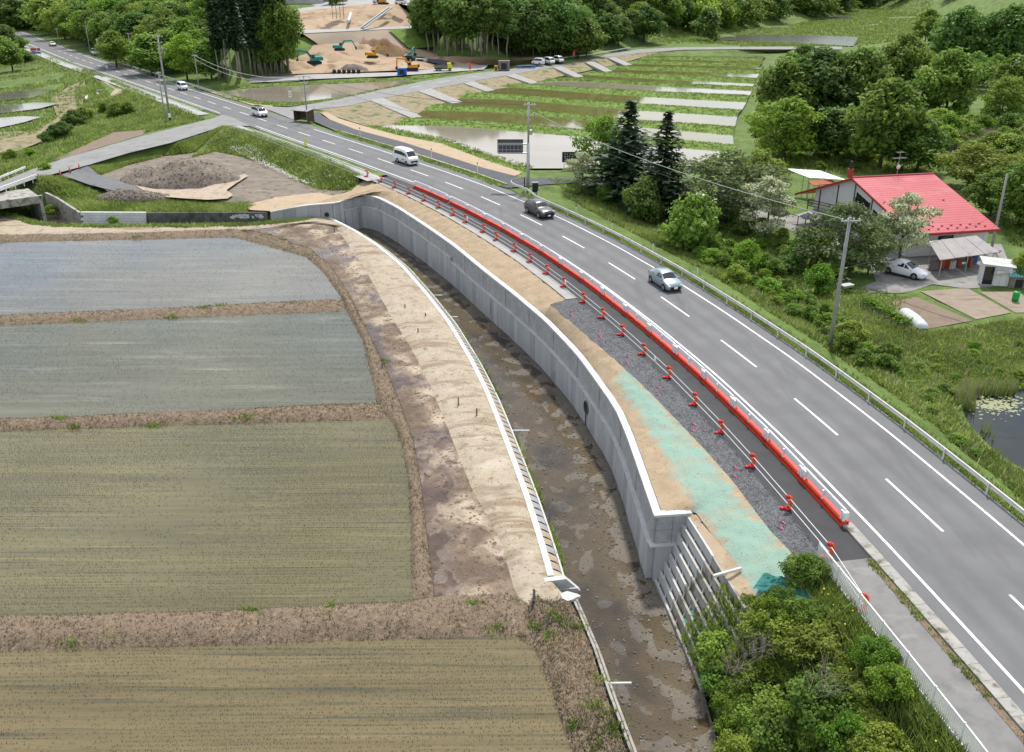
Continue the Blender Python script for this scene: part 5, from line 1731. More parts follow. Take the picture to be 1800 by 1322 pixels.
# traffic cones on the side road
def cone_proto():
    root = empty('traffic_cone', (0, 0, 0))
    MB().box((0, 0, .03), (.38, .38, .06)).build('base', MAT['rubber'], root, local=True)
    MB().lathe([(.15, .06), (.03, .72)], (0, 0, 0), 10).build('body', MAT['flag_red'], root, local=True)
    MB().lathe([(.098, .32), (.072, .46)], (0, 0, 0), 10).build('band', MAT['sign_white'], root, local=True)
    return root
cp_ = cone_proto()
for i, (u, v) in enumerate(((106, 307), (123, 301.5), (139.5, 296))):
    o = cp_ if i == 0 else copy_tree(cp_)
    o.location = G(u, v, -.55)
    tag(o, 'red traffic cone at the side road ramp, %s of three' % ['leftmost', 'middle', 'rightmost'][i], 'cone', 'cones at the gravel ramp')
# delineator posts
def delin(p, label, h=1.15):
    o = empty('delineator_post', p, 0, label=label, cat='post', group='reflector posts beside the road')
    MB().tube([(0, 0, -.4), (0, 0, h)], .045, 7).build('shaft', MAT['rail_white'], o, local=True)
    MB().box((0, -.03, h + .09), (.16, .05, .20)).build('reflector', MAT['sign_back'], o, local=True)
for i, (u, v) in enumerate(((961, 350), (1025, 379), (1088, 409), (1161.6, 446), (1240.5, 490))):
    s = station(G(u, v, -.4))
    delin(road(s, 6.0, -.45), 'slim white reflector post behind the guardrail, %s from the sign gantry' % ORD[i], 1.35)
for i, (u, v) in enumerate(((627.5, 240), (760, 277.5), (834, 305))):
    s = station(G(u, v, 0))
    delin(road(s, 6.7, -.05), 'white reflector post beside the dark new track, %s from the junction' % ORD[i], 1.3)
# yellow post on the verge
o = empty('yellow_marker', road(station(G(541, 258)), -4.9, .03), label='bright yellow plastic flag marker on the verge by the footpath', cat='marker')
MB().box((0, 0, .70), (.34, .06, 1.30), .5, 0, .06).build('blade', MAT['yellow_plastic'], o, local=True)
MB().lathe([(.18, 0), (.16, .06), (.05, .10)], (0, 0, 0), 10).build('foot', MAT['rubber'], o, local=True)

# ------------------------------------------------------------------ poles and wires
def utility_pole(base, h, label, rz=0.0, arms=(.25, 1.3), transformer=False, mat='pole_concrete', r=.15, lean=(0, 0), rungs=True, arm_w=1.6, group='utility poles'):
    root = empty('utility_pole', base, rz, label=label, cat='utility pole', group=group)
    MB().tube([(0, 0, -.6), (lean[0] * .5, lean[1] * .5, h / 2), (lean[0], lean[1], h)], r, 10, r * .62).build('shaft', MAT[mat], root, local=True, smooth_=True)
    for k, dz in enumerate(arms):
        x, y = lean[0] * (h - dz) / h, lean[1] * (h - dz) / h
        w = arm_w * (1 - .25 * k)
        a = MB().box((x, y - r, h - dz), (w, .09, .09)).build('crossarm', MAT['galv'], root, local=True)
        for q in np.linspace(-w / 2 + .08, w / 2 - .08, 4 if k == 0 else 3):
            MB().lathe([(.03, 0), (.06, .05), (.04, .10), (.065, .15), (.03, .20)], (x + q, y - r, h - dz + .045), 7).build('insulator', MAT['ceramic'], a, local=True)
    if transformer:
        t = MB().lathe([(.05, 0), (.26, .03), (.26, .75), (.05, .80)], (.42, 0, h - 3.0), 10).build('transformer', MAT['steel_grey'], root, local=True)
        MB().box((.15, 0, h - 2.4), (.3, .08, .08)).build('bracket', MAT['galv'], t, local=True)
    if rungs:
        m = MB()
        for k in range(8):
            z = h * .35 + k * .45
            m.tube([(-.3, 0, z), (.3, 0, z)], .012, 4) if z < h - .5 else None
        m.build('step_bolts', MAT['galv'], root, local=True)
    return root


b = G(1457, 618, -1.6)
P_near = (b, rise(b, 382))
utility_pole(b, P_near[1], 'grey utility pole rising from weeds behind the roadside guardrail', .1, arms=(.25,), r=.19, arm_w=1.5)
b = G(1743, 437, -1.7)
utility_pole(b, rise(b, 306), 'bare grey pole beside the right end of the red-roofed house', 0, arms=(), r=.17, lean=(-.15, 0))
b = G(300, 217, -1.1)
P_left = (b, rise(b, 62))
utility_pole(b, P_left[1], 'tall pole with banded foot beside the left side road', .5, transformer=True, r=.22, arm_w=1.8)
MB().lathe([(.235, .2), (.23, 1.1)], (0, 0, 0), 10).build('warning_band', MAT['sign_dark'], bpy.data.objects['utility_pole.002'], local=True)
MB().lathe([(.238, 1.1), (.228, 1.9)], (0, 0, 0), 10).build('warning_band', MAT['sign_white'], bpy.data.objects['utility_pole.002'], local=True)
b = G(293, 223, -1.1)
utility_pole(b, rise(b, 126), 'shorter brown pole standing against the tall banded pole', .5, arms=(.3,), r=.15, arm_w=.9)
b = G(541, 214, 0)
P_shed = (b, rise(b, 133))
utility_pole(b, P_shed[1], 'dark pole crowded with insulators beside the bus shelter', .2, arms=(.2, .7, 1.3), transformer=False, r=.16, arm_w=2.4)
for (u, v, vt, lab) in ((160, 98, 45, 'thin far pole beside the blue road sign under the wood'), (235, 120, 58, 'far pole at the edge of the wood, third from the road bend'), (350, 156, 96, 'far pole at the near edge of the wood carrying pale cables'), (105, 80, 50, 'farthest thin pole by the road bend')):
    b = G(u, v, .1)
    utility_pole(b, rise(b, vt), lab, .6, arms=(.3,), r=.13, arm_w=1.2, rungs=False)
P_f3 = (G(350, 156, .1), rise(G(350, 156, .1), 96))
# gantry with road sign seen from behind
gb = G(928, 336, -.3)
gh = rise(gb, 180)
ga = empty('sign_gantry', gb, 0, label='grey steel gantry pole with a large road sign seen from behind', cat='road sign')
MB().tube([(0, 0, -.5), (0, 0, 6.2)], .20, 12).tube([(0, 0, 6.2), (0, 0, gh)], .13, 10).build('column', MAT['galv'], ga, local=True, smooth_=True)
sg = MB().box((-2.3, .18, 5.55), (3.3, .05, 1.25)).build('sign_panel', MAT['sign_back'], ga, local=True)
MB().box((-2.3, .20, 6.40), (3.3, .05, .42)).build('sign_panel', MAT['sign_back'], ga, local=True)
for z in (4.95, 5.3, 5.9):
    MB().box((-2.3, .12, z), (3.3, .07, .05)).build('stiffener', MAT['galv'], sg, local=True)
for x in np.linspace(-3.8, -.8, 7):
    MB().box((x, .10, 5.45), (.05, .06, .95)).build('stiffener', MAT['galv'], sg, local=True)
for z in (4.9, 6.05):
    MB().tube([(0, 0, z), (-3.9, 0, z)], .085, 8).build('arm', MAT['galv'], ga, local=True)
for z, w in ((gh - .3, 1.6), (gh - 1.6, .9)):
    a = MB().box((.15, -.13, z), (w, .09, .09)).build('crossarm', MAT['galv'], ga, local=True)
    for q in (-.6, -.3, .3, .6):
        if abs(q) < w / 2:
            MB().lathe([(.03, 0), (.07, .05), (.04, .10), (.07, .15), (.03, .20)], (.15 + q, -.13, z + .045), 7).build('insulator', MAT['ceramic'], a, local=True)
MB().lathe([(.05, 0), (.2, .03), (.2, .6), (.05, .65)], (.30, 0, gh - 4.0), 10).build('transformer', MAT['galv'], ga, local=True)
MB().box((-.45, 0, 1.0), (.14, .35, 1.5)).build('meter_plate', MAT['sign_dark'], ga, local=True)
cb = empty('control_cabinet', G(936, 338, -.3), .1, label='dark grey roadside control cabinet at the foot of the sign gantry', cat='cabinet')
MB().box((.35, 0, .62), (.75, .5, 1.25)).build('housing', MAT['sign_back'], cb, local=True)
MB().box((.35, 0, 1.28), (.85, .6, .06)).build('lid', MAT['steel_grey'], cb, local=True)
MB().box((.35, -.256, .62), (.6, .012, 1.0)).build('door', MAT['sign_dark'], cb, local=True)


def wire(a, b, sag, label, r=.022, mat='wire', n=14):
    pts = []
    for i in range(n + 1):
        t = i / n
        p = Vector(a).lerp(Vector(b), t)
        p.z -= sag * 4 * t * (1 - t)
        pts.append(p)
    o = empty('overhead_wire', Vector(a).lerp(Vector(b), .5), label=label, cat='wire', group='overhead wires')
    MB().tube(pts, r, 4, caps=False).build('cable', MAT[mat], o)
    MB().tube([pts[0], pts[0] + (pts[1] - pts[0]).normalized() * .35], r * 2.2, 5).build('clamp', MAT['galv'], o)


tN = P_near[0] + Vector((0, -.1, P_near[1] - .2))
tG = gb + Vector((.1, -.1, gh - .3))
tS = P_shed[0] + Vector((0, 0, P_shed[1] - .3))
tH = G(1743, 437, -1.7) + Vector((0, 0, rise(G(1743, 437, -1.7), 310)))
wire(tG + Vector((.5, 0, -.9)), tN + Vector((-.6, 0, .1)), .9, 'pale upper cable from the sign gantry to the near pole', .03, 'galv')
wire(tG + Vector((.4, 0, -1.5)), tN + Vector((-.3, 0, -.6)), 1.1, 'dark lower cable from the sign gantry to the near pole', .028)
wire(tG + Vector((-.5, 0, 0)), tS + Vector((.7, 0, 0)), 1.0, 'cable from the sign gantry to the bus shelter pole', .022)
wire(tG + Vector((.5, 0, 0)), tN + Vector((.55, 0, .1)), .7, 'highest cable from the sign gantry to the near pole', .018)
wire(tS + Vector((-.7, 0, 0)), P_f3[0] + Vector((.2, 0, P_f3[1] - .3)), 1.6, 'pale upper cable from the bus shelter pole to the wood', .035, 'ceramic')
wire(tS + Vector((-.7, 0, -.5)), P_f3[0] + Vector((.2, 0, P_f3[1] - 1.1)), 1.9, 'pale lower cable from the bus shelter pole to the wood', .03, 'ceramic')
wire(tS + Vector((.6, 0, -.5)), gb + Vector((0, 0, gh - 3.4)), 1.2, 'low cable running from the shelter pole to the gantry transformer', .02)
wire(tN + Vector((.2, 0, -3.8)), tH + Vector((0, 0, -4.0)), .6, 'service cable from the near pole across the vegetable plot', .018)
wire(tN + Vector((.4, 0, -4.6)), G(1830, 600, 1.6), .5, 'dark stay cable from the near pole over the garden towards the right edge', .016)

# ------------------------------------------------------------------ vehicles
def loft_section(st):
    x, zs, zb, zr, wl_, wb, wr = st
    half = [(0, zs), (wl_ * .85, zs), (wl_ * .985, zs + .14), (wl_, zs + .55 * (zb - zs)), (wb, zb), (wr, zr - .045), (wr * .74, zr), (0, zr + .018)]
    return half


def make_car(name, prof, paint, L_, wheels, wr_, ws, side, rear, label, cat, two_tone=None, grp='vehicles', hl=.62, grille=(.42, .26), plate_z=.45, extra=None, win_top=.9):
    """prof: stations from front; ws: (i, j) windscreen stations; side: list of (i, j) window spans; rear: (i, j)"""
    root = empty(name, (0, 0, 0), label=label, cat=cat, group=grp)
    S = [loft_section(s) for s in prof]
    X = [L_ / 2 - s[0] for s in prof]
    vs, fs = [], []
    n = 14
    for x, h in zip(X, S):
        ring = [(x, y, z) for y, z in h] + [(x, -y, z) for y, z in h[-2:0:-1]]
        vs += ring
    for i in range(len(S) - 1):
        for k in range(n):
            k2 = (k + 1) % n
            fs.append((i * n + k, i * n + k2, (i + 1) * n + k2, (i + 1) * n + k))
    fs += [tuple(range(n)), tuple(range((len(S) - 1) * n, len(S) * n))]
    body = MB().add(vs, fs).build('body', MAT[paint], root, local=True, smooth_=True)
    bmod = body.modifiers.new('edge', 'BEVEL'); bmod.width = .015; bmod.segments = 1; bmod.limit_method = 'ANGLE'; bmod.angle_limit = R(40)

    def sp(i, j, sgn=1):
        return Vector((X[i], S[i][j][0] * sgn, S[i][j][1]))
    # windscreen / rear window
    for (i, j), nm in ((ws, 'windscreen'), (rear, 'rear_window')):
        rows = []
        for t in (.10, .93) if nm == 'windscreen' else (.1, .85):
            row = []
            for k, sgn in ((5, 1), (6, 1), (7, 1), (6, -1), (5, -1)):
                p = sp(i, k, sgn).lerp(sp(j, k, sgn), t)
                p.y *= .93
                row.append(p)
            rows.append(row)
        nrm = (rows[1][2] - rows[0][2]).cross(Vector((0, 1, 0)))
        if nrm.z < 0: nrm = -nrm
        nrm.normalize()
        v = [p + nrm * .02 for r in rows for p in r]
        MB().add(v, [(k, k + 1, 5 + k + 1, 5 + k) for k in range(4)]).build(nm, MAT['glass_dark'], root, local=True)
    for sgn in (1, -1):
        for (i, j, a, b) in side:
            q = []
            for t, w in ((a, .10), (b, .10), (b, win_top), (a, win_top)):
                lo = sp(i, 4, sgn).lerp(sp(j, 4, sgn), t); hi = sp(i, 5, sgn).lerp(sp(j, 5, sgn), t)
                q.append(lo.lerp(hi, w) + Vector((0, sgn * .016, .006)))
            MB().add(q, [(0, 1, 2, 3)]).build('side_window', MAT['glass_dark'], root, local=True)
        fx = X[ws[0]] - .05
        i = ws[0]
        MB().box((fx - .12, sgn * (prof[i][5] + .12), prof[i][2] + .06), (.10, .20, .14)).build('mirror', MAT[paint], root, local=True)
    for x in wheels:
        for sgn in (1, -1):
            wy = sgn * (prof[len(prof) // 2][4] - .085)
            arch = MB().lathe([(.01, -.004), (wr_ + .055, -.004), (wr_ + .055, .004), (.01, .004)], (L_ / 2 - x, sgn * (prof[len(prof) // 2][4] + .004), wr_ + .02), 18, 'Y').build('wheel_arch', MAT['black_plastic'], root, local=True)
            w = MB().lathe([(.02, -.10), (wr_ - .03, -.10), (wr_, -.07), (wr_, .07), (wr_ - .03, .10), (.02, .10)], (L_ / 2 - x, wy + sgn * .01, wr_), 18, 'Y').build('wheel', MAT['rubber'], root, local=True)
            MB().lathe([(.02, -.005), (wr_ * .64, -.005), (wr_ * .60, .012), (.02, .018)] if sgn > 0 else [(.02, -.018), (wr_ * .60, -.012), (wr_ * .64, .005), (.02, .005)], (L_ / 2 - x, wy + sgn * .112, wr_), 14, 'Y').build('rim', MAT['rim'], w, local=True)
    # front and rear details
    f = prof[1]; r = prof[-2]
    for sgn in (1, -1):
        MB().box((X[1] + .0, sgn * f[4] * .78, hl), (.16, f[4] * .38, .13), -sgn * .35).build('headlight', MAT['lamp_glass'], root, local=True)
        MB().box((X[-2] - .02, sgn * r[4] * .86, r[2] - .08), (.10, r[4] * .22, .22), sgn * .2).build('taillight', MAT['lamp_red'], root, local=True)
    MB().box((X[1] + .05, 0, grille[0]), (.13, f[4] * 1.36, grille[1])).build('grille', MAT['black_plastic'], root, local=True)
    MB().box((X[0] + .055, 0, plate_z), (.03, .34, .17)).build('licence_plate', MAT['plate'], root, local=True)
    MB().box((X[-1] - .01, 0, plate_z + .2), (.03, .34, .17)).build('licence_plate', MAT['plate'], root, local=True)
    MB().box((0, 0, .17), (L_ * .8, prof[len(prof) // 2][4] * 1.8, .12)).build('underbody', MAT['chassis'], root, local=True)
    if two_tone:
        i0, i1, mt = two_tone
        v, fcs = [], []
        for i in range(i0, i1 + 1):
            for k, sgn in ((5, 1), (6, 1), (7, 1), (6, -1), (5, -1)):
                v.append(sp(i, k, sgn) + Vector((0, 0, .012)))
        m_ = i1 - i0
        for i in range(m_):
            for k in range(4):
                fcs.append((i * 5 + k, i * 5 + k + 1, i * 5 + 5 + k + 1, i * 5 + 5 + k))
        MB().add(v, fcs).build('roof_panel', MAT[mt], root, local=True, smooth_=True)
    return root


HATCH = [(0.00, .34, .55, .58, .58, .55, .45), (.10, .22, .66, .71, .74, .71, .58), (.40, .18, .78, .85, .82, .79, .66), (.85, .17, .88, .955, .845, .82, .70), (1.0, .17, .905, .985, .845, .82, .70),
         (1.72, .17, .94, 1.40, .848, .82, .60), (2.2, .17, .95, 1.49, .848, .825, .58), (2.85, .17, .98, 1.46, .848, .82, .57), (3.4, .18, 1.03, 1.36, .845, .80, .54), (3.80, .22, 1.03, 1.10, .80, .75, .58),
         (3.93, .34, .92, .95, .74, .70, .55), (3.98, .42, .78, .80, .66, .62, .46)]
SUV = [(0.00, .40, .70, .74, .62, .60, .50), (.10, .28, .86, .92, .82, .78, .64), (.45, .24, .95, 1.02, .90, .86, .74), (1.15, .22, 1.03, 1.11, .92, .88, .76), (1.32, .22, 1.05, 1.14, .92, .88, .76),
       (2.02, .22, 1.08, 1.56, .925, .88, .66), (2.5, .22, 1.09, 1.66, .925, .885, .64), (3.4, .22, 1.11, 1.66, .925, .885, .64), (4.0, .23, 1.13, 1.60, .92, .87, .62), (4.42, .26, 1.12, 1.20, .88, .84, .66),
       (4.56, .38, 1.02, 1.05, .84, .80, .62), (4.60, .48, .86, .88, .78, .74, .55)]
LIFT = [(0.00, .32, .52, .55, .56, .53, .42), (.12, .20, .62, .67, .74, .71, .58), (.50, .17, .74, .81, .84, .80, .68), (1.0, .16, .84, .92, .87, .83, .72), (1.15, .16, .86, .95, .87, .83, .72),
        (2.1, .16, .91, 1.40, .873, .83, .61), (2.55, .16, .93, 1.49, .873, .83, .59), (3.2, .17, .96, 1.43, .87, .825, .57), (4.05, .19, 1.02, 1.16, .85, .80, .58), (4.36, .24, 1.0, 1.05, .82, .77, .60),
        (4.44, .36, .88, .91, .76, .72, .55), (4.48, .44, .74, .76, .68, .64, .46)]
VAN = [(0.00, .38, .84, .88, .66, .64, .56), (.08, .28, 1.00, 1.06, .80, .77, .68), (.35, .24, 1.12, 1.22, .845, .81, .72), (.42, .24, 1.14, 1.26, .845, .81, .72), (1.15, .24, 1.20, 1.98, .848, .83, .68),
       (1.6, .24, 1.22, 2.16, .848, .83, .66), (2.6, .24, 1.22, 2.20, .848, .83, .66), (3.7, .24, 1.22, 2.19, .848, .83, .66), (4.5, .24, 1.22, 2.14, .848, .83, .66), (4.74, .28, 1.22, 1.90, .845, .82, .70),
       (4.84, .36, 1.10, 1.20, .82, .78, .66), (4.88, .46, .90, .92, .78, .74, .6)]
KEI = [(x * .73, zs * .95, zb * .85, zr * .84, a * .86, b * .86, c * .88) for x, zs, zb, zr, a, b, c in VAN]
MINI = [(x * .93, zs, zb * .92, zr * .84, a, b, c) for x, zs, zb, zr, a, b, c in VAN]


def put(o, u, v, off=None, z=0.0, rz=None, face=-1):
    p = G(u, v, z)
    if off is not None:
        s = station(p)
        o.location = road(s, off, z)
        o.rotation_euler = (0, 0, road_dir(s) + (PI if face < 0 else 0))
    else:
        o.location = p
        o.rotation_euler = (0, 0, rz)
    return o


put(make_car('hatchback_car', HATCH, 'car_mint', 3.98, (.78, 3.28), .31, (4, 5), [(4, 5, .45, .96), (5, 7, .04, .50), (5, 8, .64, .92)], (8, 9), 'pale blue-grey hatchback driving nearest the camera', 'car'), 1170, 501, 1.75)
put(make_car('suv_car', SUV, 'car_grey', 4.6, (.92, 3.6), .36, (4, 5), [(4, 5, .45, .96), (5, 7, .04, .46), (5, 8, .55, .98)], (8, 9), 'dark grey sport utility car behind the pale hatchback', 'car', grille=(.58, .30), hl=.86), 952, 377, 1.95)
van = make_car('passenger_van', VAN, 'car_white', 4.88, (.95, 3.5), .33, (3, 4), [(3, 4, .45, .98), (4, 6, .06, .60), (6, 8, -.30, .95)], (8, 9), 'white high-roof passenger van on the far stretch of the road', 'van', grille=(.62, .24), hl=.86, win_top=.62)
put(van, 713, 287, 1.75)
MB().add([(1.1, -.853, .70), (.25, -.853, .70), (.25, -.853, .86), (1.1, -.853, .86)], [(0, 1, 2, 3)]).build('lettering', MAT['steel_grey'], van, local=True)
put(make_car('minivan', MINI, 'car_white', 4.54, (.88, 3.3), .31, (3, 4), [(3, 4, .45, .98), (4, 6, .06, .60), (6, 8, -.30, .95)], (8, 9), 'white minivan with a black roof at the junction', 'car', two_tone=(4, 9, 'car_black'), win_top=.84), 458, 204, 1.3)
put(make_car('small_van', KEI, 'car_white', 3.56, (.7, 2.6), .29, (3, 4), [(3, 4, .45, .98), (4, 6, .06, .60), (6, 8, -.30, .95)], (8, 9), 'small white van far up the road below the wood', 'van', win_top=.84), 320, 158, 1.75)
put(make_car('far_car', HATCH, 'car_cream', 3.98, (.78, 3.28), .31, (4, 5), [(4, 5, .45, .96), (5, 7, .04, .50), (5, 8, .64, .92)], (8, 9), 'cream car farthest up the road by the bend', 'car'), 80, 81.5, 1.75)
put(make_car('liftback_car', LIFT, 'car_white', 4.48, (.92, 3.62), .31, (4, 5), [(4, 5, .45, .96), (5, 7, .04, .62), (6, 8, .55, .80)], (7, 8), 'white liftback car parked in the yard beside the carport', 'car'), 1590, 483, z=-1.62, rz=R(-48))
put(make_car('parked_car', HATCH, 'car_white', 3.98, (.78, 3.28), .31, (4, 5), [(4, 5, .45, .96), (5, 7, .04, .50), (5, 8, .64, .92)], (8, 9), 'white car half hidden under the trees in the yard', 'car'), 1236, 362, z=-1.45, rz=R(-15))
kv = make_car('works_van', KEI, 'car_white', 3.56, (.7, 2.6), .29, (3, 4), [(3, 4, .45, .98), (4, 6, .06, .60), (6, 8, -.30, .95)], (8, 9), 'white works van parked at the end of the branch road, leftmost', 'van', grp='vehicles parked at the works')
put(kv, 946, 114, z=.35, rz=R(150))
for k, (u, v, rz, lab) in enumerate(((966, 112.5, -60, 'white works van parked on the branch road, middle one'), (982, 110, -60, 'white works van parked on the branch road, rightmost of three'))):
    c = copy_tree(kv); put(c, u, v, z=.35, rz=R(rz)); tag(c, lab)
for k, (u, v, z, rz, lab) in enumerate(((665, 6, 13.8, 170, 'white van on the upper terrace of the construction site'), (704, 8, 14, 160, 'white car at the right end of the upper terrace'), (168, 96, .2, 140, 'white van parked below the blue road sign'))):
    c = copy_tree(kv); put(c, u, v, z=z, rz=R(rz)); tag(c, lab)

# dump truck
def truck(u, v, z, rz, label):
    root = empty('dump_truck', G(u, v, z), rz, label=label, cat='truck')
    root.scale = (.82, .82, .82)
    MB().box((0, 0, .62), (5.6, .9, .25)).build('chassis', MAT['chassis'], root, local=True)
    MB().add([(1.4, -.95, .6), (2.9, -.95, .6), (2.9, .95, .6), (1.4, .95, .6), (1.4, -.95, 2.3), (2.55, -.9, 2.3), (2.55, .9, 2.3), (1.4, .95, 2.3), (2.9, -.95, 1.4), (2.9, .95, 1.4)],
             [(0, 3, 2, 1), (0, 1, 8, 5, 4), (3, 7, 6, 9, 2), (1, 2, 9, 8), (8, 9, 6, 5), (4, 5, 6, 7), (0, 4, 7, 3)]).build('cab', MAT['yellow_plastic' if 'yellow' in label else 'car_white'], root, local=True)
    MB().add([(2.88, -.85, 1.48), (2.88, .85, 1.48), (2.62, .82, 2.2), (2.62, -.82, 2.2)], [(0, 1, 2, 3)]).build('windscreen', MAT['glass_dark'], root, local=True)
    MB().add([(-2.8, -1.0, .9), (1.2, -1.0, .9), (1.2, 1.0, .9), (-2.8, 1.0, .9), (-2.8, -1.05, 1.7), (1.2, -1.05, 1.7), (1.2, 1.05, 1.7), (-2.8, 1.05, 1.7)], [(0, 3, 2, 1), (0, 1, 5, 4), (1, 2, 6, 5), (2, 3, 7, 6), (3, 0, 4, 7)]).build('tipper_body', MAT['container_grey'], root, local=True)
    for x in (2.1, -1.0, -2.0):
        for sg_ in (-1, 1):
            w = MB().lathe([(.05, -.14), (.45, -.14), (.45, .14), (.05, .14)], (x, sg_ * .88, .45), 14, 'Y').build('wheel', MAT['rubber'], root, local=True)
            MB().lathe([(.02, -.02), (.24, -.02), (.24, .02), (.02, .02)], (x, sg_ * 1.03, .45), 10, 'Y').build('rim', MAT['rim'], w, local=True)
    return root
truck(779, 124, .1, R(8), 'yellow-cabbed tipper truck at the works entrance')

# excavators
def excavator(u, v, z, rz, s, mat, label, boom=(38, -70), tiltb=20):
    root = empty('excavator', G(u, v, z), rz, label=label, cat='excavator', group='excavators on the construction site')
    s *= .78
    root.scale = (s, s, s)
    for sg_ in (-1, 1):
        t = MB().prism([(-1.9, .1), (-1.5, 0), (1.5, 0), (1.9, .1), (2.0, .45), (1.7, .75), (-1.7, .75), (-2.0, .45)], -.28, .28, Matrix.Translation((0, sg_ * 1.05, 0)) @ Matrix.Rotation(PI / 2, 4, 'X'))
        t.build('track', MAT['chassis'], root, local=True)
    MB().lathe([(.7, .6), (.7, .95)], (0, 0, 0), 14).build('turntable', MAT['chassis'], root, local=True)
    MB().add([(-2.2, -1.25, .95), (1.2, -1.25, .95), (1.2, 1.25, .95), (-2.2, 1.25, .95), (-2.1, -1.2, 2.0), (.1, -1.2, 1.9), (.1, 1.2, 1.9), (-2.1, 1.2, 2.0), (1.2, -1.2, 1.25), (1.2, 1.2, 1.25)],
             [(0, 3, 2, 1), (0, 1, 8, 5, 4), (2, 3, 7, 6, 9), (1, 2, 9, 8), (4, 5, 6, 7), (5, 8, 9, 6), (0, 4, 7, 3)]).build('house', MAT[mat], root, local=True)
    MB().box((-2.25, 0, 1.4), (.35, 2.3, .8)).build('counterweight', MAT['chassis'], root, local=True)
    cab = MB().box((.55, .75, 1.95), (1.2, .9, 1.5), taper=.9).build('cab', MAT[mat], root, local=True)
    MB().box((1.17, .75, 2.1), (.04, .75, .9)).box((.55, 1.2, 2.1), (.9, .04, .8)).box((.55, .28, 2.1), (.9, .04, .8)).build('window', MAT['glass_dark'], cab, local=True)
    a1 = R(boom[0]); a2 = R(boom[0] + 0)
    p0 = Vector((.7, -.1, 1.5))
    p1 = p0 + Vector((math.cos(R(58)) * 2.2, 0, math.sin(R(58)) * 2.2))
    p2 = p1 + Vector((math.cos(R(boom[0] - 18)) * 2.8, 0, math.sin(R(boom[0] - 18)) * 2.8))
    m = MB()
    for a, b, w in ((p0, p1, .52), (p1, p2, .46)):
        d = b - a
        m.box((a + b) / 2, (d.length + .25, .36, w), 0, 0, -math.atan2(d.z, d.x))
    m.build('boom', MAT[mat], root, local=True)
    p3 = p2 + Vector((math.cos(R(boom[1])) * 2.7, 0, math.sin(R(boom[1])) * 2.7))
    d = p3 - p2
    MB().box((p2 + p3) / 2, (d.length + .3, .30, .38), 0, 0, -math.atan2(d.z, d.x)).build('stick', MAT[mat], root, local=True)
    MB().prism([(-.5, .1), (.1, .2), (.45, -.2), (.3, -.75), (-.3, -.85), (-.1, -.35)], -.5, .5, Matrix.Translation(p3) @ Matrix.Rotation(PI / 2, 4, 'X')).build('bucket', MAT['chassis'], root, local=True)
    MB().tube([p0 + Vector((.3, .0, .1)), p1 + Vector((.35, 0, -.1))], .07, 6).build('ram', MAT['galv'], root, local=True)
    return root
excavator(553, 112, 1.2, R(205), 1.15, 'machine_teal', 'teal excavator with its arm hanging beside the tall cedars', (30, -80))
excavator(597, 89, 5.2, R(10), .9, 'machine_teal', 'teal excavator working on top of the dark soil mound', (20, -60))
excavator(655, 102, 2.2, R(0), 1.0, 'machine_yellow', 'yellow excavator on the middle of the hillside facing right', (28, -75))
excavator(722, 106, 1.4, R(80), .95, 'machine_teal', 'teal excavator standing on the dark site track', (35, -60))
excavator(724, 124, .2, R(178), 1.05, 'machine_yellow', 'yellow excavator by the works lane beside the blue tank', (25, -85))
excavator(674, 8, 14, R(20), 1.0, 'machine_yellow', 'yellow excavator on the upper terrace skyline', (25, -75))

# site bits
def small_box(name, u, v, z, size, mat, label, cat, rz=0.0, top=None):
    o = empty(name, G(u, v, z), rz, label=label, cat=cat)
    MB().box((0, 0, size[2] / 2), size).build('housing', MAT[mat], o, local=True)
    MB().box((0, 0, size[2] + .03), (size[0] * 1.04, size[1] * 1.04, .06)).build('lid', MAT[top or mat], o, local=True)
    MB().box((0, -size[1] / 2 - .01, size[2] * .45), (size[0] * .5, .02, size[2] * .7)).build('door', MAT['chassis'], o, local=True)
    return o
small_box('water_tank', 707, 131, .1, (2.3, 1.4, 1.5), 'blue_machine', 'blue generator box beside the works lane', 'generator')
small_box('site_toilet', 886, 123, .1, (3.0, 1.8, 2.3), 'container_grey', 'grey site cabin standing beside the branch road', 'cabin')
small_box('tool_box', 872, 124, .1, (.9, .9, 1.2), 'machine_yellow', 'yellow box beside the grey site cabin', 'box')
small_box('material_stack', 925, 119, .15, (5.0, .8, .5), 'blue_sheet', 'long low stack under blue sheeting beside the branch road', 'stack', R(12))
small_box('stack_of_slabs', 740, 108, 1.0, (3.6, 1.2, .7), 'concrete', 'stack of pale precast channels at the bend of the site track', 'stack', R(-15))
for i in range(6):
    p = G(588 + i * 8.5, 129.5 - i * .1, .1)
    o = empty('sandbag', p, .3 * i, label='black bulk bag in the row below the hillside, %s from the left' % ORD[i], cat='bag', group='black bulk bags')
    MB().lathe([(.35, 0), (.48, .2), (.5, .6), (.42, .95), (.15, 1.05)], (0, 0, 0), 9).build('sack', MAT['black_plastic'], o, local=True, smooth_=True)
    MB().tube([(-.2, 0, 1.0), (0, 0, 1.25), (.2, 0, 1.0)], .03, 5).build('loop', MAT['chassis'], o, local=True)
for (u, v, lab) in ((824, 128, 'red banner flag at the works entrance'), (1007, 104, 'red banner flag beside the far guardrail'), ):
    o = empty('banner_flag', G(u, v, .1), .2, label=lab, cat='flag', group='red banner flags')
    MB().tube([(0, 0, 0), (0, 0, 2.6)], .03, 6).build('mast', MAT['galv'], o, local=True)
    MB().box((.3, 0, 1.7), (.6, .03, 1.7)).build('cloth', MAT['flag_red'], o, local=True)
for q, lab in (((640, 40, 10.2), 'upper'), ):
    pass
ch = empty('drain_chute', G(665, 33, 10.5), label='pale stepped drain chute running down the upper soil slope', cat='drain')
a, b = G(637, 51.5, 8.35), G(686, 15.5, 12.9)
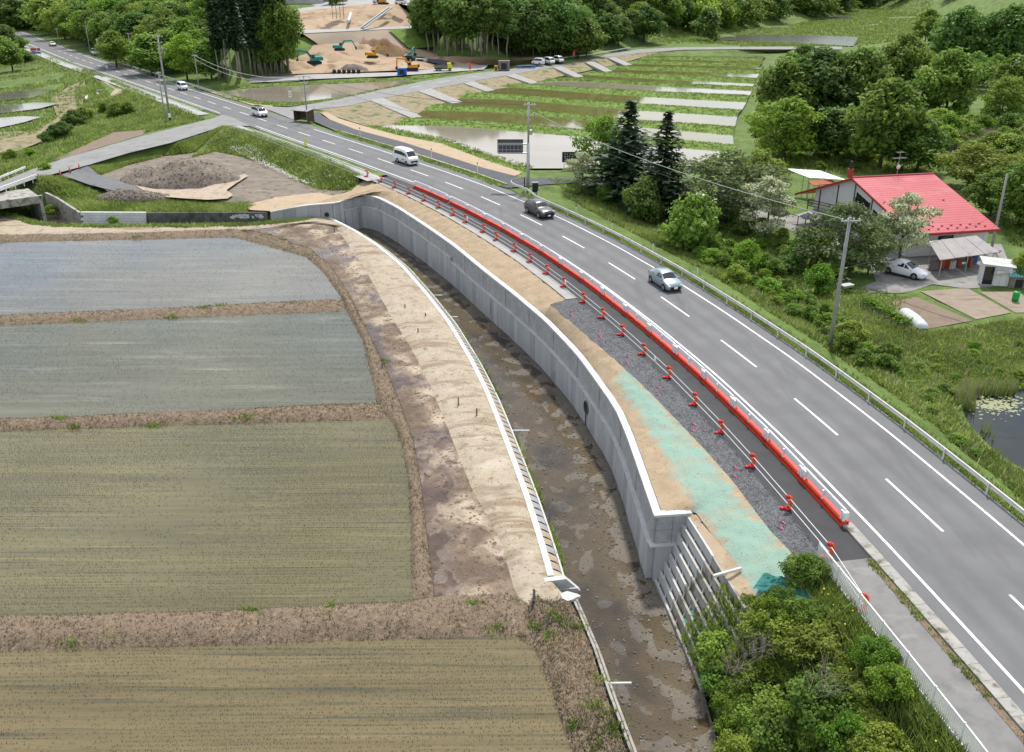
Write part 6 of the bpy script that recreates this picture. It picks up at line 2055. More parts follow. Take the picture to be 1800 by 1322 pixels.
for sd in (-.55, .55):
    MB().box((a + b) / 2 + Vector((sd, 0, .35)), ((b - a).length, .28, .35), math.atan2((b - a).y, (b - a).x), 0, -math.asin((b - a).z / (b - a).length)).build('side_kerb', MAT['concrete_white'], ch)
MB().box((a + b) / 2 + Vector((0, 0, .2)), ((b - a).length, .7, .2), math.atan2((b - a).y, (b - a).x), 0, -math.asin((b - a).z / (b - a).length)).build('channel', MAT['concrete_old'], ch)
o = empty('white_pipe', G(614, 33, 10.6), label='short white pipe lying on the upper soil slope', cat='pipe')
MB().tube([G(612, 39, 10.0) + Vector((0, 0, .2)), G(617, 25, 11.5) + Vector((0, 0, .3))], .45, 8).build('barrel', MAT['concrete_white'], o)
# sheds far on the plateau
def shed(name, u, v, z, size, wallm, roofm, label, cat, rz=0.0, pitch=.5):
    o = empty(name, G(u, v, z), rz, label=label, cat=cat)
    L_, W_, H_ = size
    MB().box((0, 0, H_ / 2), (L_, W_, H_)).build('wall', MAT[wallm], o, local=True)
    MB().prism([(-W_ / 2 - .3, H_ + .003), (W_ / 2 + .3, H_ + .003), (0, H_ + pitch * W_ * .5)], -L_ / 2 - .3, L_ / 2 + .3, Matrix.Rotation(PI / 2, 4, 'Z') @ Matrix.Rotation(PI / 2, 4, 'X')).build('roof', MAT[roofm], o, local=True)
    for x in np.linspace(-L_ * .3, L_ * .3, 3):
        MB().box((x, -W_ / 2 - .02, H_ * .55), (L_ * .12, .05, H_ * .35)).build('window', MAT['glass_dark'], o, local=True)
    return o
shed('far_house', 1197, 20, 6, (9, 6, 4.0), 'soil_tan', 'roof_grey', 'pale house with a grey roof in the wood', 'house', .3, .3)
shed('site_office', 536, 6, 13, (14, 6, 3.2), 'concrete_white', 'corrugated', 'white site building at the top edge behind the cedars', 'building', .1, .2)
shed('site_office', 590, 3, 14, (7, 4, 3.0), 'container_grey', 'corrugated', 'low grey site hut above the small grove', 'building', -.1, .2)

# bus shelter
bs2 = empty('bus_shelter', G(535, 213, .0), R(-28), label='dark timber bus shelter at the junction corner', cat='shelter')
for x in (-1.6, 1.6):
    for y in (-.8, .8):
        MB().box((x, y, 1.0), (.12, .12, 2.0)).build('post', MAT['timber'], bs2, local=True)
for i in range(11):
    MB().box((-1.5 + i * .3, .84, 1.0), (.27, .05, 1.9)).build('plank', MAT['timber'], bs2, local=True)
for i in range(6):
    for x in (-1.66, 1.66):
        MB().box((x, -.65 + i * .27, 1.0), (.05, .24, 1.9)).build('plank', MAT['timber'], bs2, local=True)
MB().box((0, -.1, 2.12), (3.8, 2.3, .08), 0, .12).build('roof', MAT['roof_grey'], bs2, local=True)
MB().box((0, .5, .45), (2.8, .4, .06)).build('bench', MAT['timber_grey'], bs2, local=True)
# signs
def board(name, base, h, w, ph, mat, label, rz=0.0, legs=2, marks=None, cat='sign', thick=.06):
    o = empty(name, base, rz, label=label, cat=cat)
    for x in ((-w * .35, w * .35) if legs == 2 else (0,)):
        MB().tube([(x, .05, -.3), (x, .05, h)], .05, 6).build('leg', MAT['galv'], o, local=True)
    p = MB().box((0, 0, h - ph / 2), (w, thick, ph)).build('panel', MAT[mat], o, local=True)
    for (x0, x1, z0, z1, mm) in marks or ():
        MB().box(((x0 + x1) / 2 * w, -thick / 2 - .006, h - ph + (z0 + z1) / 2 * ph), ((x1 - x0) * w, .01, (z1 - z0) * ph)).build('marking', MAT[mm], p, local=True)
    return o
board('billboard', G(66, 106, -.8), 3.6, 3.0, 1.8, 'sign_white', 'red, white and blue billboard above the left paddies', .2, marks=[(-.45, .1, .55, .92, 'sign_red'), (.15, .45, .5, .9, 'sign_red'), (-.45, .45, .05, .3, 'sign_blue'), (-.4, 0, .36, .48, 'sign_blue')])
board('road_sign', road(station(G(170, 100)), 7.2, 0), 5.0, 2.7, 1.8, 'sign_white', 'pale direction sign board under the wood on the far road', -.4, legs=1, marks=[(-.44, .44, .08, .92, 'galv')])
board('small_sign', G(511, 181, -.1), 2.4, .6, 1.3, 'sign_white', 'narrow white notice board by the pale field at the junction', 0, legs=1, marks=[(-.35, .35, .3, .4, 'sign_blue'), (-.35, .3, .55, .62, 'sign_blue'), (-.35, .35, .75, .8, 'sign_red')])
board('speed_sign', G(190, 133, 0), 2.4, .5, .5, 'sign_white', 'small round-topped road sign on the far footpath', 0, legs=1, marks=[(-.3, .3, .25, .75, 'sign_blue')])
sgn_ = board('shop_sign', G(1000, 297, -1.1), 2.5, 2.1, 1.5, 'sign_dark', 'black shop board with white brush strokes behind the flowering tree', .05, marks=[])
rr = random.Random(12)
pn = sgn_.children[-1]
for i in range(16):                       # white brush lettering
    x, z = -.62 + .35 * (i % 4) + rr.uniform(-.04, .04), 1.25 + .3 * (i // 4) + rr.uniform(-.04, .04)
    MB().box((x, -.04, z), (rr.uniform(.14, .28), .012, rr.uniform(.03, .06)), 0, 0, rr.uniform(-1.2, 1.2)).box((x + .04, -.038, z + .03), (rr.uniform(.12, .2), .012, .04), 0, 0, rr.uniform(-.3, 1.5)).build('lettering', MAT['sign_white'], pn, local=True)
# small culvert outlet and flume on the left fields
fl = empty('concrete_flume', G(180, 172, -2.2), .5, label='pale concrete drain outlet in the grassy hollow on the left', cat='drain')
MB().box((-.9, 0, .5), (.25, 4.5, 1.4)).build('wall', MAT['concrete'], fl, local=True)
MB().box((.9, 0, .5), (.25, 4.5, 1.4)).build('wall', MAT['concrete'], fl, local=True)
MB().box((0, 2.2, .7), (1.53, .25, 1.8)).build('headwall', MAT['concrete'], fl, local=True)
MB().box((0, 2.06, .35), (.9, .03, .8)).build('opening', MAT['sign_dark'], fl, local=True)
MB().box((0, 0, -.1), (1.53, 4.3, .2)).build('floor', MAT['concrete'], fl, local=True)
fl2 = empty('concrete_flume', G(157, 165, -2.0), label='narrow pale channel wall running down the left slope', cat='drain')
MB().sweep(GL([(160, 150, -1.9), (155, 163, -2.0), (152, 177, -2.1)]), [(-.25, -.4), (.25, -.4), (.25, .5), (-.25, .5)]).build('wall', MAT['concrete'], fl2)
MB().sweep(GL([(168, 146, -1.4), (150, 139, -1.6), (133, 137, -1.7)]), [(-.2, -.4), (.2, -.4), (.2, .35), (-.2, .35)]).build('wall', MAT['concrete'], fl2)
patch('dirt_path', [], MAT['earth_pale'], poly=GL([(165, 140, -.9), (175, 138, -.7), (200, 148, -.25), (222, 157, -.05), (212, 163, -.4), (198, 172, -1.4), (192, 170, -1.5), (203, 160, -.7), (185, 150, -.7)]), cell=2, drape=.06)

# ------------------------------------------------------------------ red-roofed house
hz = -1.65
zr, zf, zbk = 4.7, 1.15, 1.55
RL_, RR_ = G(1497.5, 312.5, zr), G(1641, 305.5, zr)
dd = RR_ - RL_
EL_ = G(1604, 412, zf)
ER_ = EL_ + dd * 1.0
BL_ = G(1397.5, 340, zbk)
BR_ = BL_ + dd
hs = empty('house', Vector(((RL_ + ER_) / 2).xy.to_tuple() + (hz,)), label='white-walled house with a broad red metal roof', cat='house')
dn = dd.normalized()


def roof_plane(A, B, C, D_, n, name, root, mat='roof_red', th=.10, seam=True):
    """A-B ridge, D-C eave; n courses, each its own stepped sheet"""
    par = empty(name, root.location) if False else None
    nrm = (B - A).cross(D_ - A)
    if nrm.z < 0: nrm = -nrm
    nrm.normalize()
    m = MB().add([p - nrm * th for p in (A, B, C, D_)] + [p - nrm * .012 for p in (A, B, C, D_)], [(0, 1, 2, 3), (7, 6, 5, 4), (0, 4, 5, 1), (1, 5, 6, 2), (2, 6, 7, 3), (3, 7, 4, 0)])
    rf = m.build(name, MAT[mat], root)
    for i in range(n):
        t0, t1 = i / n, (i + 1) / n
        a, b = A.lerp(D_, t0), B.lerp(C, t0)
        c, d = B.lerp(C, t1), A.lerp(D_, t1)
        up0, up1 = nrm * .002, nrm * .014
        MB().add([a + up0, b + up0, c + up1, d + up1, c - nrm * .008, d - nrm * .008], [(0, 1, 2, 3), (3, 2, 4, 5)]).build('roof_sheet', MAT[mat], rf)
    return rf, nrm


rf, nrm = roof_plane(RL_, RR_, ER_, EL_, 26, 'roof', hs)
roof_plane(RL_, RR_, BR_, BL_, 12, 'roof', hs)
for i in range(8):                       # snow guards
    for r_, off in ((.90, 0), (.945, .5)):
        t = (i + .8 + off * .6) / 9.3
        p = RL_.lerp(RR_, t).lerp(EL_.lerp(ER_, t), r_)
        MB().box(p + nrm * .06, (.24, .10, .08), math.atan2(dn.y, dn.x)).build('snow_guard', MAT['roof_trim'], rf)
for t, r_ in ((.2, .52), (.48, .50), (.75, .48)):
    p = RL_.lerp(RR_, t).lerp(EL_.lerp(ER_, t), r_)
    MB().box(p + nrm * .06, (.24, .10, .08), math.atan2(dn.y, dn.x)).build('snow_guard', MAT['roof_trim'], rf)
MB().tube([RL_ + Vector((0, 0, .05)), RR_ + Vector((0, 0, .05))], .10, 6).build('ridge_cap', MAT['roof_red'], hs)
for a, b in ((RL_, EL_), (RL_, BL_), (RR_, ER_), (EL_, ER_)):
    d = b - a
    MB().sweep([a + Vector((0, 0, -.13)), b + Vector((0, 0, -.13))], [(-.05, -.12), (.05, -.12), (.05, .10), (-.05, .10)]).build('fascia', MAT['roof_trim'], hs)
ins = dn * .7
fa = (EL_ - RL_); fa.z = 0; fan = fa.normalized()
def wallq(p, q, z0, z1, name='wall', mat='wall_white', th=.16):
    d = (q - p); d.z = 0
    n2 = Vector((d.y, -d.x, 0)).normalized() * th
    ztp = z1 if isinstance(z1, tuple) else (z1, z1)
    v = [Vector((p.x, p.y, z0)), Vector((q.x, q.y, z0)), Vector((q.x, q.y, ztp[1])), Vector((p.x, p.y, ztp[0]))]
    return MB().add(v + [k + n2 for k in v], [(0, 1, 2, 3), (7, 6, 5, 4), (0, 4, 5, 1), (1, 5, 6, 2), (2, 6, 7, 3), (3, 7, 4, 0)]).build(name, MAT[mat], hs)
wf0, wf1 = EL_.lerp(RL_, .10) + ins, ER_.lerp(RR_, .10) - ins * .6
wb0, wb1 = BL_.lerp(RL_, .30) + ins, BR_.lerp(RR_, .30) - ins * .6
zt = lambda A, f, e: e + (zr - e) * f - .13
wallq(wf0, wf1, hz, zt(0, .10, zf))
wallq(wb1, wb0, hz, zt(0, .30, zbk))
rm0, rm1 = RL_ + ins, RR_ - ins * .6
wallq(wb0, rm0, hz, (zt(0, .30, zbk), zr - .14)); wallq(rm0, wf0, hz, (zr - .14, zt(0, .10, zf)))
wallq(rm1, wb1, hz, (zr - .14, zt(0, .30, zbk))); wallq(wf1, rm1, hz, (zt(0, .10, zf), zr - .14))
out = -dn * .14
for A_g, f0, f1, zc in ((wf0, .0, .98, .55), (wb0, .0, .98, .9)):   # dark boarded lower gable
    for i in range(14):
        a, b = rm0.lerp(A_g, f0 + (f1 - f0) * i / 14), rm0.lerp(A_g, f0 + (f1 - f0) * (i + .94) / 14)
        c = (a + b) / 2 - dn * .03
        MB().box(Vector((c.x, c.y, (hz + zc) / 2)), ((b - a).length, .05, zc - hz), math.atan2((b - a).y, (b - a).x)).build('board', MAT['timber'], hs)
for f in (.02, .34, .62, .9):            # timber frame on the gable
    p = rm0.lerp(wf0, f) + out; ztop = (zr - .3) + (zt(0, .10, zf) - zr + .1) * f
    MB().box(Vector((p.x, p.y, (hz + ztop) / 2)), (.16, .16, ztop - hz), math.atan2(fan.y, fan.x)).build('timber_post', MAT['timber'], hs)
for f in (.4, .85):
    p = rm0.lerp(wb0, f) + out; ztop = (zr - .3) + (zt(0, .30, zbk) - zr + .1) * f
    MB().box(Vector((p.x, p.y, (hz + ztop) / 2)), (.16, .16, ztop - hz), math.atan2(fan.y, fan.x)).build('timber_post', MAT['timber'], hs)
for f0, f1, z0, z1 in ((.05, .31, .4, 3.2), (.37, .58, .2, 2.0), (.12, .3, -1.2, .1)):
    a, b = rm0.lerp(wf0, f0) + out * 1.2, rm0.lerp(wf0, f1) + out * 1.2
    w = MB().add([Vector((a.x, a.y, z0)), Vector((b.x, b.y, z0)), Vector((b.x, b.y, z1 - (f1 - f0) * 3)), Vector((a.x, a.y, z1))], [(0, 1, 2, 3)]).build('window', MAT['glass_dark'], hs)
    for g in (.0, .5, 1.0):
        p = a.lerp(b, g) + out * .4
        MB().box(Vector((p.x, p.y, (z0 + z1 - .6) / 2)), (.06, .06, z1 - z0 - .6)).build('mullion', MAT['timber'], w)
a, b = rm0.lerp(wb0, .1) + out * 8, rm0.lerp(wb0, .95) + out * 8       # balcony rails
for z in (.6, 1.0, 1.3):
    MB().tube([Vector((a.x, a.y, z)), Vector((b.x, b.y, z))], .05, 5).build('balcony_rail', MAT['timber'], hs)
for g in (0, .33, .66, 1):
    p = a.lerp(b, g)
    MB().box(Vector((p.x, p.y, -.2)), (.10, .10, 3.0)).build('balcony_post', MAT['timber'], hs)
p0, p1 = wf0.lerp(wf1, .35), wf0.lerp(wf1, .55)
n2 = Vector((fan.x, fan.y, 0))
MB().add([Vector((p.x, p.y, z)) + n2 * .18 for p, z in ((p0, -.3), (p1, -.3), (p1, .5), (p0, .5))], [(0, 1, 2, 3)]).build('window', MAT['glass_dark'], hs)
MB().box(RL_ + Vector((-.05, .6, .4)), (.5, .5, 1.0)).build('chimney', MAT['roof_trim'], hs)
MB().box(RL_ + Vector((-.05, .6, 1.25)), (.30, .30, 1.0)).build('chimney_flue', MAT['chassis'], hs)
# tv antenna with dish
an = empty('tv_antenna', G(1578, 307, zr) + Vector((0, .25, -.05)), .2, label='roof mast with yagi antenna and round dish on the red roof ridge', cat='antenna')
MB().tube([(0, 0, -.1), (0, 0, 2.7)], .03, 6).build('mast', MAT['galv'], an, local=True)
for z, w in ((1.9, 1.6), (2.55, .9)):
    b_ = MB().tube([(-w / 2, 0, z), (w / 2, 0, z)], .018, 5).build('boom', MAT['galv'], an, local=True)
    for x in np.linspace(-w / 2, w / 2, 9 if w > 1 else 5):
        MB().tube([(x, -.35, z), (x, .35, z)], .010, 4).build('element', MAT['galv'], b_, local=True)
MB().lathe([(.02, 0), (.18, .03), (.27, .10)], (0, -.16, .9), 14, 'Y').build('dish', MAT['ceramic'], an, local=True)


def lean_roof(name, corners, label, cat, mat, posts=True, th=.07, ground=-1.65, n=6, postmat='galv', skirt=None):
    """sloped sheet roof on posts; corners A B C D (A-B high edge)"""
    A, B, C, D_ = corners
    root = empty(name, Vector(((A + C) / 2).xy.to_tuple() + (ground,)), label=label, cat=cat)
    nrm = (B - A).cross(D_ - A)
    if nrm.z < 0: nrm = -nrm
    nrm.normalize()
    for i in range(n):
        t0, t1 = i / n + .003, (i + 1) / n - .003
        q = [A.lerp(B, t0), A.lerp(B, t1), D_.lerp(C, t1), D_.lerp(C, t0)]
        up = nrm * (.012 * (i % 2))
        MB().add([p + up for p in q] + [p + up - nrm * th for p in q], [(0, 1, 2, 3), (7, 6, 5, 4), (0, 4, 5, 1), (1, 5, 6, 2), (2, 6, 7, 3), (3, 7, 4, 0)]).build('roof_sheet', MAT[mat], root)
    if posts:
        for f in (.06, .5, .94):
            for g in (.08, .92):
                p = A.lerp(B, f).lerp(D_.lerp(C, f), g)
                MB().tube([Vector((p.x, p.y, ground - .1)), Vector((p.x, p.y, p.z - th - .01))], .05, 6).build('post', MAT[postmat], root)
    return root


cA, cB = G(1632, 424, .75), G(1716, 414, .75)
cC, cD = G(1757, 443, .15), G(1652, 457, .15)
cp2 = lean_roof('carport', [cA, cB, cC, cD], 'weathered grey flat carport roof in front of the house', 'carport', 'roof_grey', n=4)
mid = (cA + cC) / 2
back = []
rj = random.Random(21)
for i in range(14):                      # stored clutter under the carport
    f, g = rj.uniform(.05, .9), rj.uniform(.1, .6)
    p = cA.lerp(cB, f).lerp(cD.lerp(cC, f), g); p.z = -1.62
    mt, nm, cn = rj.choice((('timber_grey', 'crate', 'wooden'), ('rust', 'box', 'rusty'), ('blue_sheet', 'bundle', 'blue'), ('concrete', 'sack', 'pale'), ('orange_plastic', 'bin', 'orange')))
    o = empty('stored_' + nm, p, rj.uniform(0, 3), label='%s %s among the clutter under the carport, %s stored piece' % (cn, nm, ORD[i]), cat=nm, group='clutter under the carport')
    w, d, h = rj.uniform(.35, .9), rj.uniform(.3, .7), rj.uniform(.3, 1.0)
    MB().box((0, 0, h / 2), (w, d, h), taper=.93).build('body', MAT[mt], o, local=True)
    MB().box((0, 0, h + .02), (w * .95, d * .95, .04)).build('lid', MAT[mt], o, local=True)
lean_roof('tool_shed_roof', [G(1380, 296, 1.7), G(1442, 300, 1.7), G(1487, 316, 1.1), G(1422, 312, 1.1)], 'pale corrugated lean-to roof behind the house, rust at one edge', 'lean-to', 'corrugated', n=7)
lean_roof('rusty_lean_to', [G(1420, 318, .9), G(1462, 316, .9), G(1472, 322, .6), G(1430, 326, .6)], 'rusty brown lean-to roof beside the timber gable', 'lean-to', 'rust', n=3)
dk = lean_roof('grey_deck_roof', [G(1398, 378, .2), G(1450, 362, .2), G(1478, 374, .05), G(1432, 388, .0)], 'low grey boarded roof by the gable with a solar panel', 'roof', 'roof_grey', n=5, postmat='timber')
a = G(1402, 377, .28)
MB().add([G(1405, 379, .30), G(1421, 374, .30), G(1434, 380, .22), G(1420, 386, .20)], [(0, 1, 2, 3)]).build('solar_panel', MAT['solar'], dk)
# storage shed with pale roof
sh = empty('garden_shed', G(1745, 498, -1.65), R(-14), label='white panelled garden shed with a pale sloping roof', cat='shed')
MB().box((0, 0, 1.05), (2.6, 1.6, 2.1)).build('wall', MAT['wall_white'], sh, local=True)
MB().box((0, -.1, 2.2), (3.0, 2.1, .08), 0, .10, .06).build('roof', MAT['concrete'], sh, local=True)
MB().box((-.75, -.815, 1.0), (.9, .03, 1.8)).build('door', MAT['glass_dark'], sh, local=True)
for x in (-.2, .35, .9):
    MB().box((x, -.812, 1.0), (.03, .02, 2.0)).build('batten', MAT['concrete'], sh, local=True)
kn = empty('dog_kennel', G(1786, 503, -1.65), R(-10), label='small dark box shelter with a teal corrugated roof', cat='kennel')
MB().box((0, 0, .6), (1.8, 1.2, 1.2)).build('wall', MAT['timber_grey'], kn, local=True)
MB().box((0, -.615, .45), (.7, .03, .8)).build('opening', MAT['sign_dark'], kn, local=True)
for i in range(9):
    MB().tube([(-.95 + i * .24, -.85, 1.24), (-.95 + i * .24, .75, 1.36)], .11, 6).build('roof_rib', MAT['corrugated_teal'], kn, local=True)
rl = empty('rolled_sheet', G(1752, 476, .1), label='pale rolled sheet lying on the shed and teal roof', cat='roll')
MB().tube([G(1750, 480, -.2), G(1783, 477, -.2)], .22, 10).build('roll', MAT['concrete'], rl)
MB().tube([G(1783, 477, -.2), G(1783.6, 477, -.2)], .15, 10).build('core', MAT['sign_dark'], rl)
dr = empty('green_drum', G(1784, 529, -1.65), label='bright green plastic drum at the edge of the vegetable plot', cat='drum')
MB().lathe([(.24, 0), (.30, .05), (.30, .30), (.32, .33), (.30, .36), (.30, .62), (.32, .65), (.30, .68), (.30, .88), (.22, .92)], (0, 0, 0), 14).build('body', MAT['green_drum'], dr, local=True, smooth_=True)
MB().lathe([(.06, .92), (.06, .96)], (.1, 0, 0), 8).build('cap', MAT['sign_dark'], dr, local=True)
# yard, plots
patch('yard', [], MAT['yard'], poly=GL([(1495, 512, -1.66), (1540, 494, -1.66), (1530, 470, -1.66), (1480, 440, -1.66), (1380, 400, -1.62), (1300, 372, -1.5), (1200, 342, -1.35), (1140, 326, -.98), (1190, 328, -1.1), (1300, 350, -1.5), (1420, 385, -1.6), (1560, 420, -1.64), (1760, 430, -1.64), (1790, 500, -1.64), (1700, 508, -1.64), (1640, 500, -1.64), (1590, 515, -1.66)]), cell=1.5, amp=.04, drape=.06)
for q, mt, nm in (([(1553, 528), (1612, 520), (1710, 562), (1622, 577)], 'field_soil', 'vegetable_plot'), ([(1618, 512), (1700, 505), (1778, 548), (1716, 560)], 'field_pale', 'vegetable_plot'), ([(1722, 512), (1790, 512), (1830, 545), (1786, 548)], 'field_pale', 'vegetable_plot'),
                  ([(1505, 542), (1524, 535), (1585, 565), (1570, 575)], 'earth_pale', 'vegetable_plot')):
    patch(nm, [], MAT[mt], poly=GL(q, -1.6), cell=.7, amp=.10, nscale=1.1, drape=.05)
# plastic grow tunnel
tn = empty('grow_tunnel', G(1605, 565, -1.6), label='small clear plastic grow tunnel beside the leafy crop row', cat='tunnel')
ta, tb = G(1588, 548, -1.55), G(1624, 578, -1.55)
d = (tb - ta).normalized(); n2 = Vector((-d.y, d.x, 0))
vs, fs = [], []
for i in range(11):
    t = i / 10
    rr_ = .62 * (.55 + .45 * math.sin(PI * min(1, max(0, .15 + .7 * t)))) * (.8 if i in (0, 10) else 1) + .03 * (i % 2)
    for k in range(9):
        a = PI * k / 8
        vs.append(ta.lerp(tb, t) + n2 * rr_ * math.cos(a) + Vector((0, 0, rr_ * .95 * math.sin(a))))
for i in range(10):
    for k in range(8):
        fs.append((i * 9 + k, i * 9 + k + 1, (i + 1) * 9 + k + 1, (i + 1) * 9 + k))
fs += [tuple(range(9)), tuple(range(90, 99))]
MB().add(vs, fs).build('film', MAT['plastic_film'], tn, smooth_=True)
for i in range(0, 11, 2):
    t = i / 10
    MB().tube([ta.lerp(tb, t) + n2 * .66 * math.cos(PI * k / 8) + Vector((0, 0, .64 * math.sin(PI * k / 8))) for k in range(9)], .014, 4).build('hoop', MAT['galv'], tn)
nt_ = empty('crop_net', G(1545, 565, -1.6), label='low dark mesh fence along the leafy crop row', cat='net')
q0, q1 = G(1512, 540, -1.6), G(1600, 590, -1.6)
for i in range(9):
    p = q0.lerp(q1, i / 8)
    MB().tube([p + Vector((0, 0, -.1)), p + Vector((0, 0, .62))], .02, 5).build('stake', MAT['sign_dark'], nt_)
for z in (.08, .22, .36, .5, .6):
    MB().tube([q0 + Vector((0, 0, z)), q1 + Vector((0, 0, z))], .012, 4).build('strand', MAT['sign_dark'], nt_)
wb_ = empty('hand_cart', G(1487, 510, -1.6), .4, label='grey hand cart and scrap metal at the yard entrance', cat='cart')
MB().box((0, 0, .45), (1.1, .6, .25), taper=1.2).build('tray', MAT['galv'], wb_, local=True)
MB().lathe([(.05, -.04), (.2, -.04), (.2, .04), (.05, .04)], (.55, 0, .2), 12, 'Y').build('wheel', MAT['rubber'], wb_, local=True)
MB().tube([(-.4, .25, .45), (-1.1, .25, .75)], .025, 5).tube([(-.4, -.25, .45), (-1.1, -.25, .75)], .025, 5).build('handle', MAT['galv'], wb_, local=True)

# ------------------------------------------------------------------ vegetation
NR = np.random.RandomState(11)


def rot_frames(nrm, rs):
    """orthonormal tangents for normals (n,3)"""
    a = rs.normal(size=nrm.shape)
    t = np.cross(nrm, a)
    t /= np.maximum(np.linalg.norm(t, axis=1), 1e-6)[:, None]
    b = np.cross(nrm, t)
    return t, b


def leaf_quads(P, nrm, size, rs, aspect=.62):
    t, b = rot_frames(nrm, rs)
    s = size[:, None]
    fold = nrm * s * .18
    V = np.stack([P - t * s * .5, P - b * s * .5 * aspect + fold, P + t * s * .5, P + b * s * .5 * aspect + fold], 1).reshape(-1, 3)
    F = np.arange(len(V)).reshape(-1, 4)
    return V, F


def me_only(V, F, mat, tone):
    o = np_mesh('tmp', V, F, mat, face_attr={'tone': tone})
    me = o.data
    bpy.data.objects.remove(o)
    return me


def crown_mesh(seed, H, Rr, base, nl, nleaf, leaf, mat, flat_=1.0, blossom=0.0, lobe=(.22, .44), stray=.06):
    rs = np.random.RandomState(seed)
    L = []
    for k in range(nl):
        f = (k + .5) / nl
        z = base + (H - base) * (f ** .9) * .92
        prof = math.sin(PI * min(.98, max(.12, .18 + .80 * f))) ** .7
        if f > .85: prof *= .6
        a = k * 2.399 + rs.uniform(-.5, .5)
        r = Rr * prof * rs.uniform(.3, .95)
        lr = Rr * rs.uniform(*lobe) * (.75 + .35 * prof)
        L.append((r * math.cos(a), r * math.sin(a), z, lr, lr * rs.uniform(.55, .85) * flat_, rs.uniform(-.18, .18)))
    L = np.array(L)
    w = L[:, 3] ** 2
    idx = rs.choice(len(L), nleaf, p=w / w.sum())
    d = rs.normal(size=(nleaf, 3))
    d[:, 2] = d[:, 2] * .9 + .25
    d /= np.linalg.norm(d, axis=1)[:, None]
    rr = rs.uniform(.45, 1.15, nleaf) ** .6
    rr[rs.rand(nleaf) < stray] *= 1.35
    C = L[idx]
    P = C[:, :3] + d * np.stack([C[:, 3], C[:, 3], C[:, 4]], 1) * rr[:, None]
    P += rs.normal(size=P.shape) * leaf * .35
    nrm = d * .65 + rs.normal(size=d.shape) * .5 + np.array([0, 0, .35])
    nrm /= np.linalg.norm(nrm, axis=1)[:, None]
    size = leaf * rs.uniform(.6, 1.35, nleaf)
    V, F = leaf_quads(P, nrm, size, rs)
    tone = np.clip(.5 + C[:, 5] * 1.2 + rs.normal(size=nleaf) * .16, 0, .74 if blossom else 1)
    if blossom:
        up = (d[:, 2] > .25) & (rs.rand(nleaf) < blossom)
        tone[up] = rs.uniform(.8, 1.0, up.sum())
    return me_only(V, F, MAT[mat], tone)


def trunk_mesh(seed, H, r, base, mat, limbs=6, Rr=3.0):
    rs = random.Random(seed)
    m = MB()
    p = [Vector((0, 0, -.4))]
    for i in range(1, 6):
        p.append(Vector((rs.uniform(-.12, .12) * H * .1, rs.uniform(-.12, .12) * H * .1, H * .85 * i / 5)))
    m.tube(p, r, 7, r * .25)
    for k in range(limbs):
        f = rs.uniform(.3, .8)
        z = max(base * .7, H * .85 * f)
        a = k * 2.4 + rs.uniform(-.4, .4)
        q = Rr * rs.uniform(.5, .85)
        s0 = Vector((0, 0, z * .92))
        m.tube([s0, s0 + Vector((math.cos(a) * q * .5, math.sin(a) * q * .5, q * .35)), s0 + Vector((math.cos(a) * q, math.sin(a) * q, q * .55))], r * .4, 5, r * .1)
    me = m.mesh(MAT[mat], None, True)
    return me


def conifer_mesh(seed, H, Rr, base, mat, levels=34, col_=.0, leaf=.42):
    rs = np.random.RandomState(seed)
    Ps, Ns, Ss, Ts = [], [], [], []
    for i in range(levels):
        f = i / (levels - 1)
        z = base + (H - base) * f
        prof = (1 - f) ** (.85 - .45 * col_) * (1 - .25 * col_ * (1 - f))
        R_ = Rr * max(.06, prof) * rs.uniform(.82, 1.1)
        nb_ = max(5, int(15 * (R_ / Rr) ** .6))
        for k in range(nb_):
            a = rs.uniform(0, 2 * PI)
            Lb = R_ * rs.uniform(.7, 1.12)
            tn = rs.uniform(.25, .75)
            n_ = max(3, int(Lb / (leaf * .42)))
            for q in range(n_):
                t = (q + rs.uniform(.3, 1)) / n_
                x = Lb * t
                zz = z - .28 * x - .05 * x * x + .22 * Lb * t ** 3 + rs.uniform(-.1, .1)
                sd = rs.uniform(-.25, .25) * (1 - .4 * t) * leaf * 1.6
                Ps.append((x * math.cos(a) - sd * math.sin(a), x * math.sin(a) + sd * math.cos(a), zz))
                Ns.append((math.cos(a) * .35 + rs.normal() * .35, math.sin(a) * .35 + rs.normal() * .35, .9))
                Ss.append(leaf * rs.uniform(.6, 1.15))
                Ts.append(min(1, max(0, tn + rs.normal() * .15)))
    P = np.array(Ps); N_ = np.array(Ns)
    N_ /= np.linalg.norm(N_, axis=1)[:, None]
    V, F = leaf_quads(P, N_, np.array(Ss), rs, .55)
    return me_only(V, F, MAT[mat], np.array(Ts))


PROTO = {}
for k in range(4):
    PROTO['mid%d' % k] = (trunk_mesh(k, 10, .20, 3, 'bark', 7, 3.2), crown_mesh(40 + k, 10, 3.6, 2.2 - .4 * (k % 2), 32 + 2 * k, 5600, .54, 'leaf_mid'))
for k in range(3):
    PROTO['deep%d' % k] = (trunk_mesh(10 + k, 10, .20, 3, 'bark', 7, 3.2), crown_mesh(60 + k, 10, 3.5, 2.2, 34, 5600, .54, 'leaf_deep'))
for k in range(2):
    PROTO['bright%d' % k] = (trunk_mesh(20 + k, 10, .18, 3, 'bark', 7, 3.2), crown_mesh(80 + k, 10, 3.8, 1.8, 24, 4200, .46, 'leaf_bright', flat_=.7))
for k in range(2):
    PROTO['yellow%d' % k] = (trunk_mesh(30 + k, 10, .18, 3, 'bark', 7, 3.0), crown_mesh(90 + k, 10, 3.6, 1.5, 20, 3800, .46, 'leaf_yellow', flat_=.8))
for k in range(2):
    PROTO['grey%d' % k] = (trunk_mesh(35 + k, 10, .18, 3, 'bark', 8, 3.4), crown_mesh(95 + k, 10, 4.2, 1.6, 26, 5600, .38, 'leaf_grey', flat_=.6))
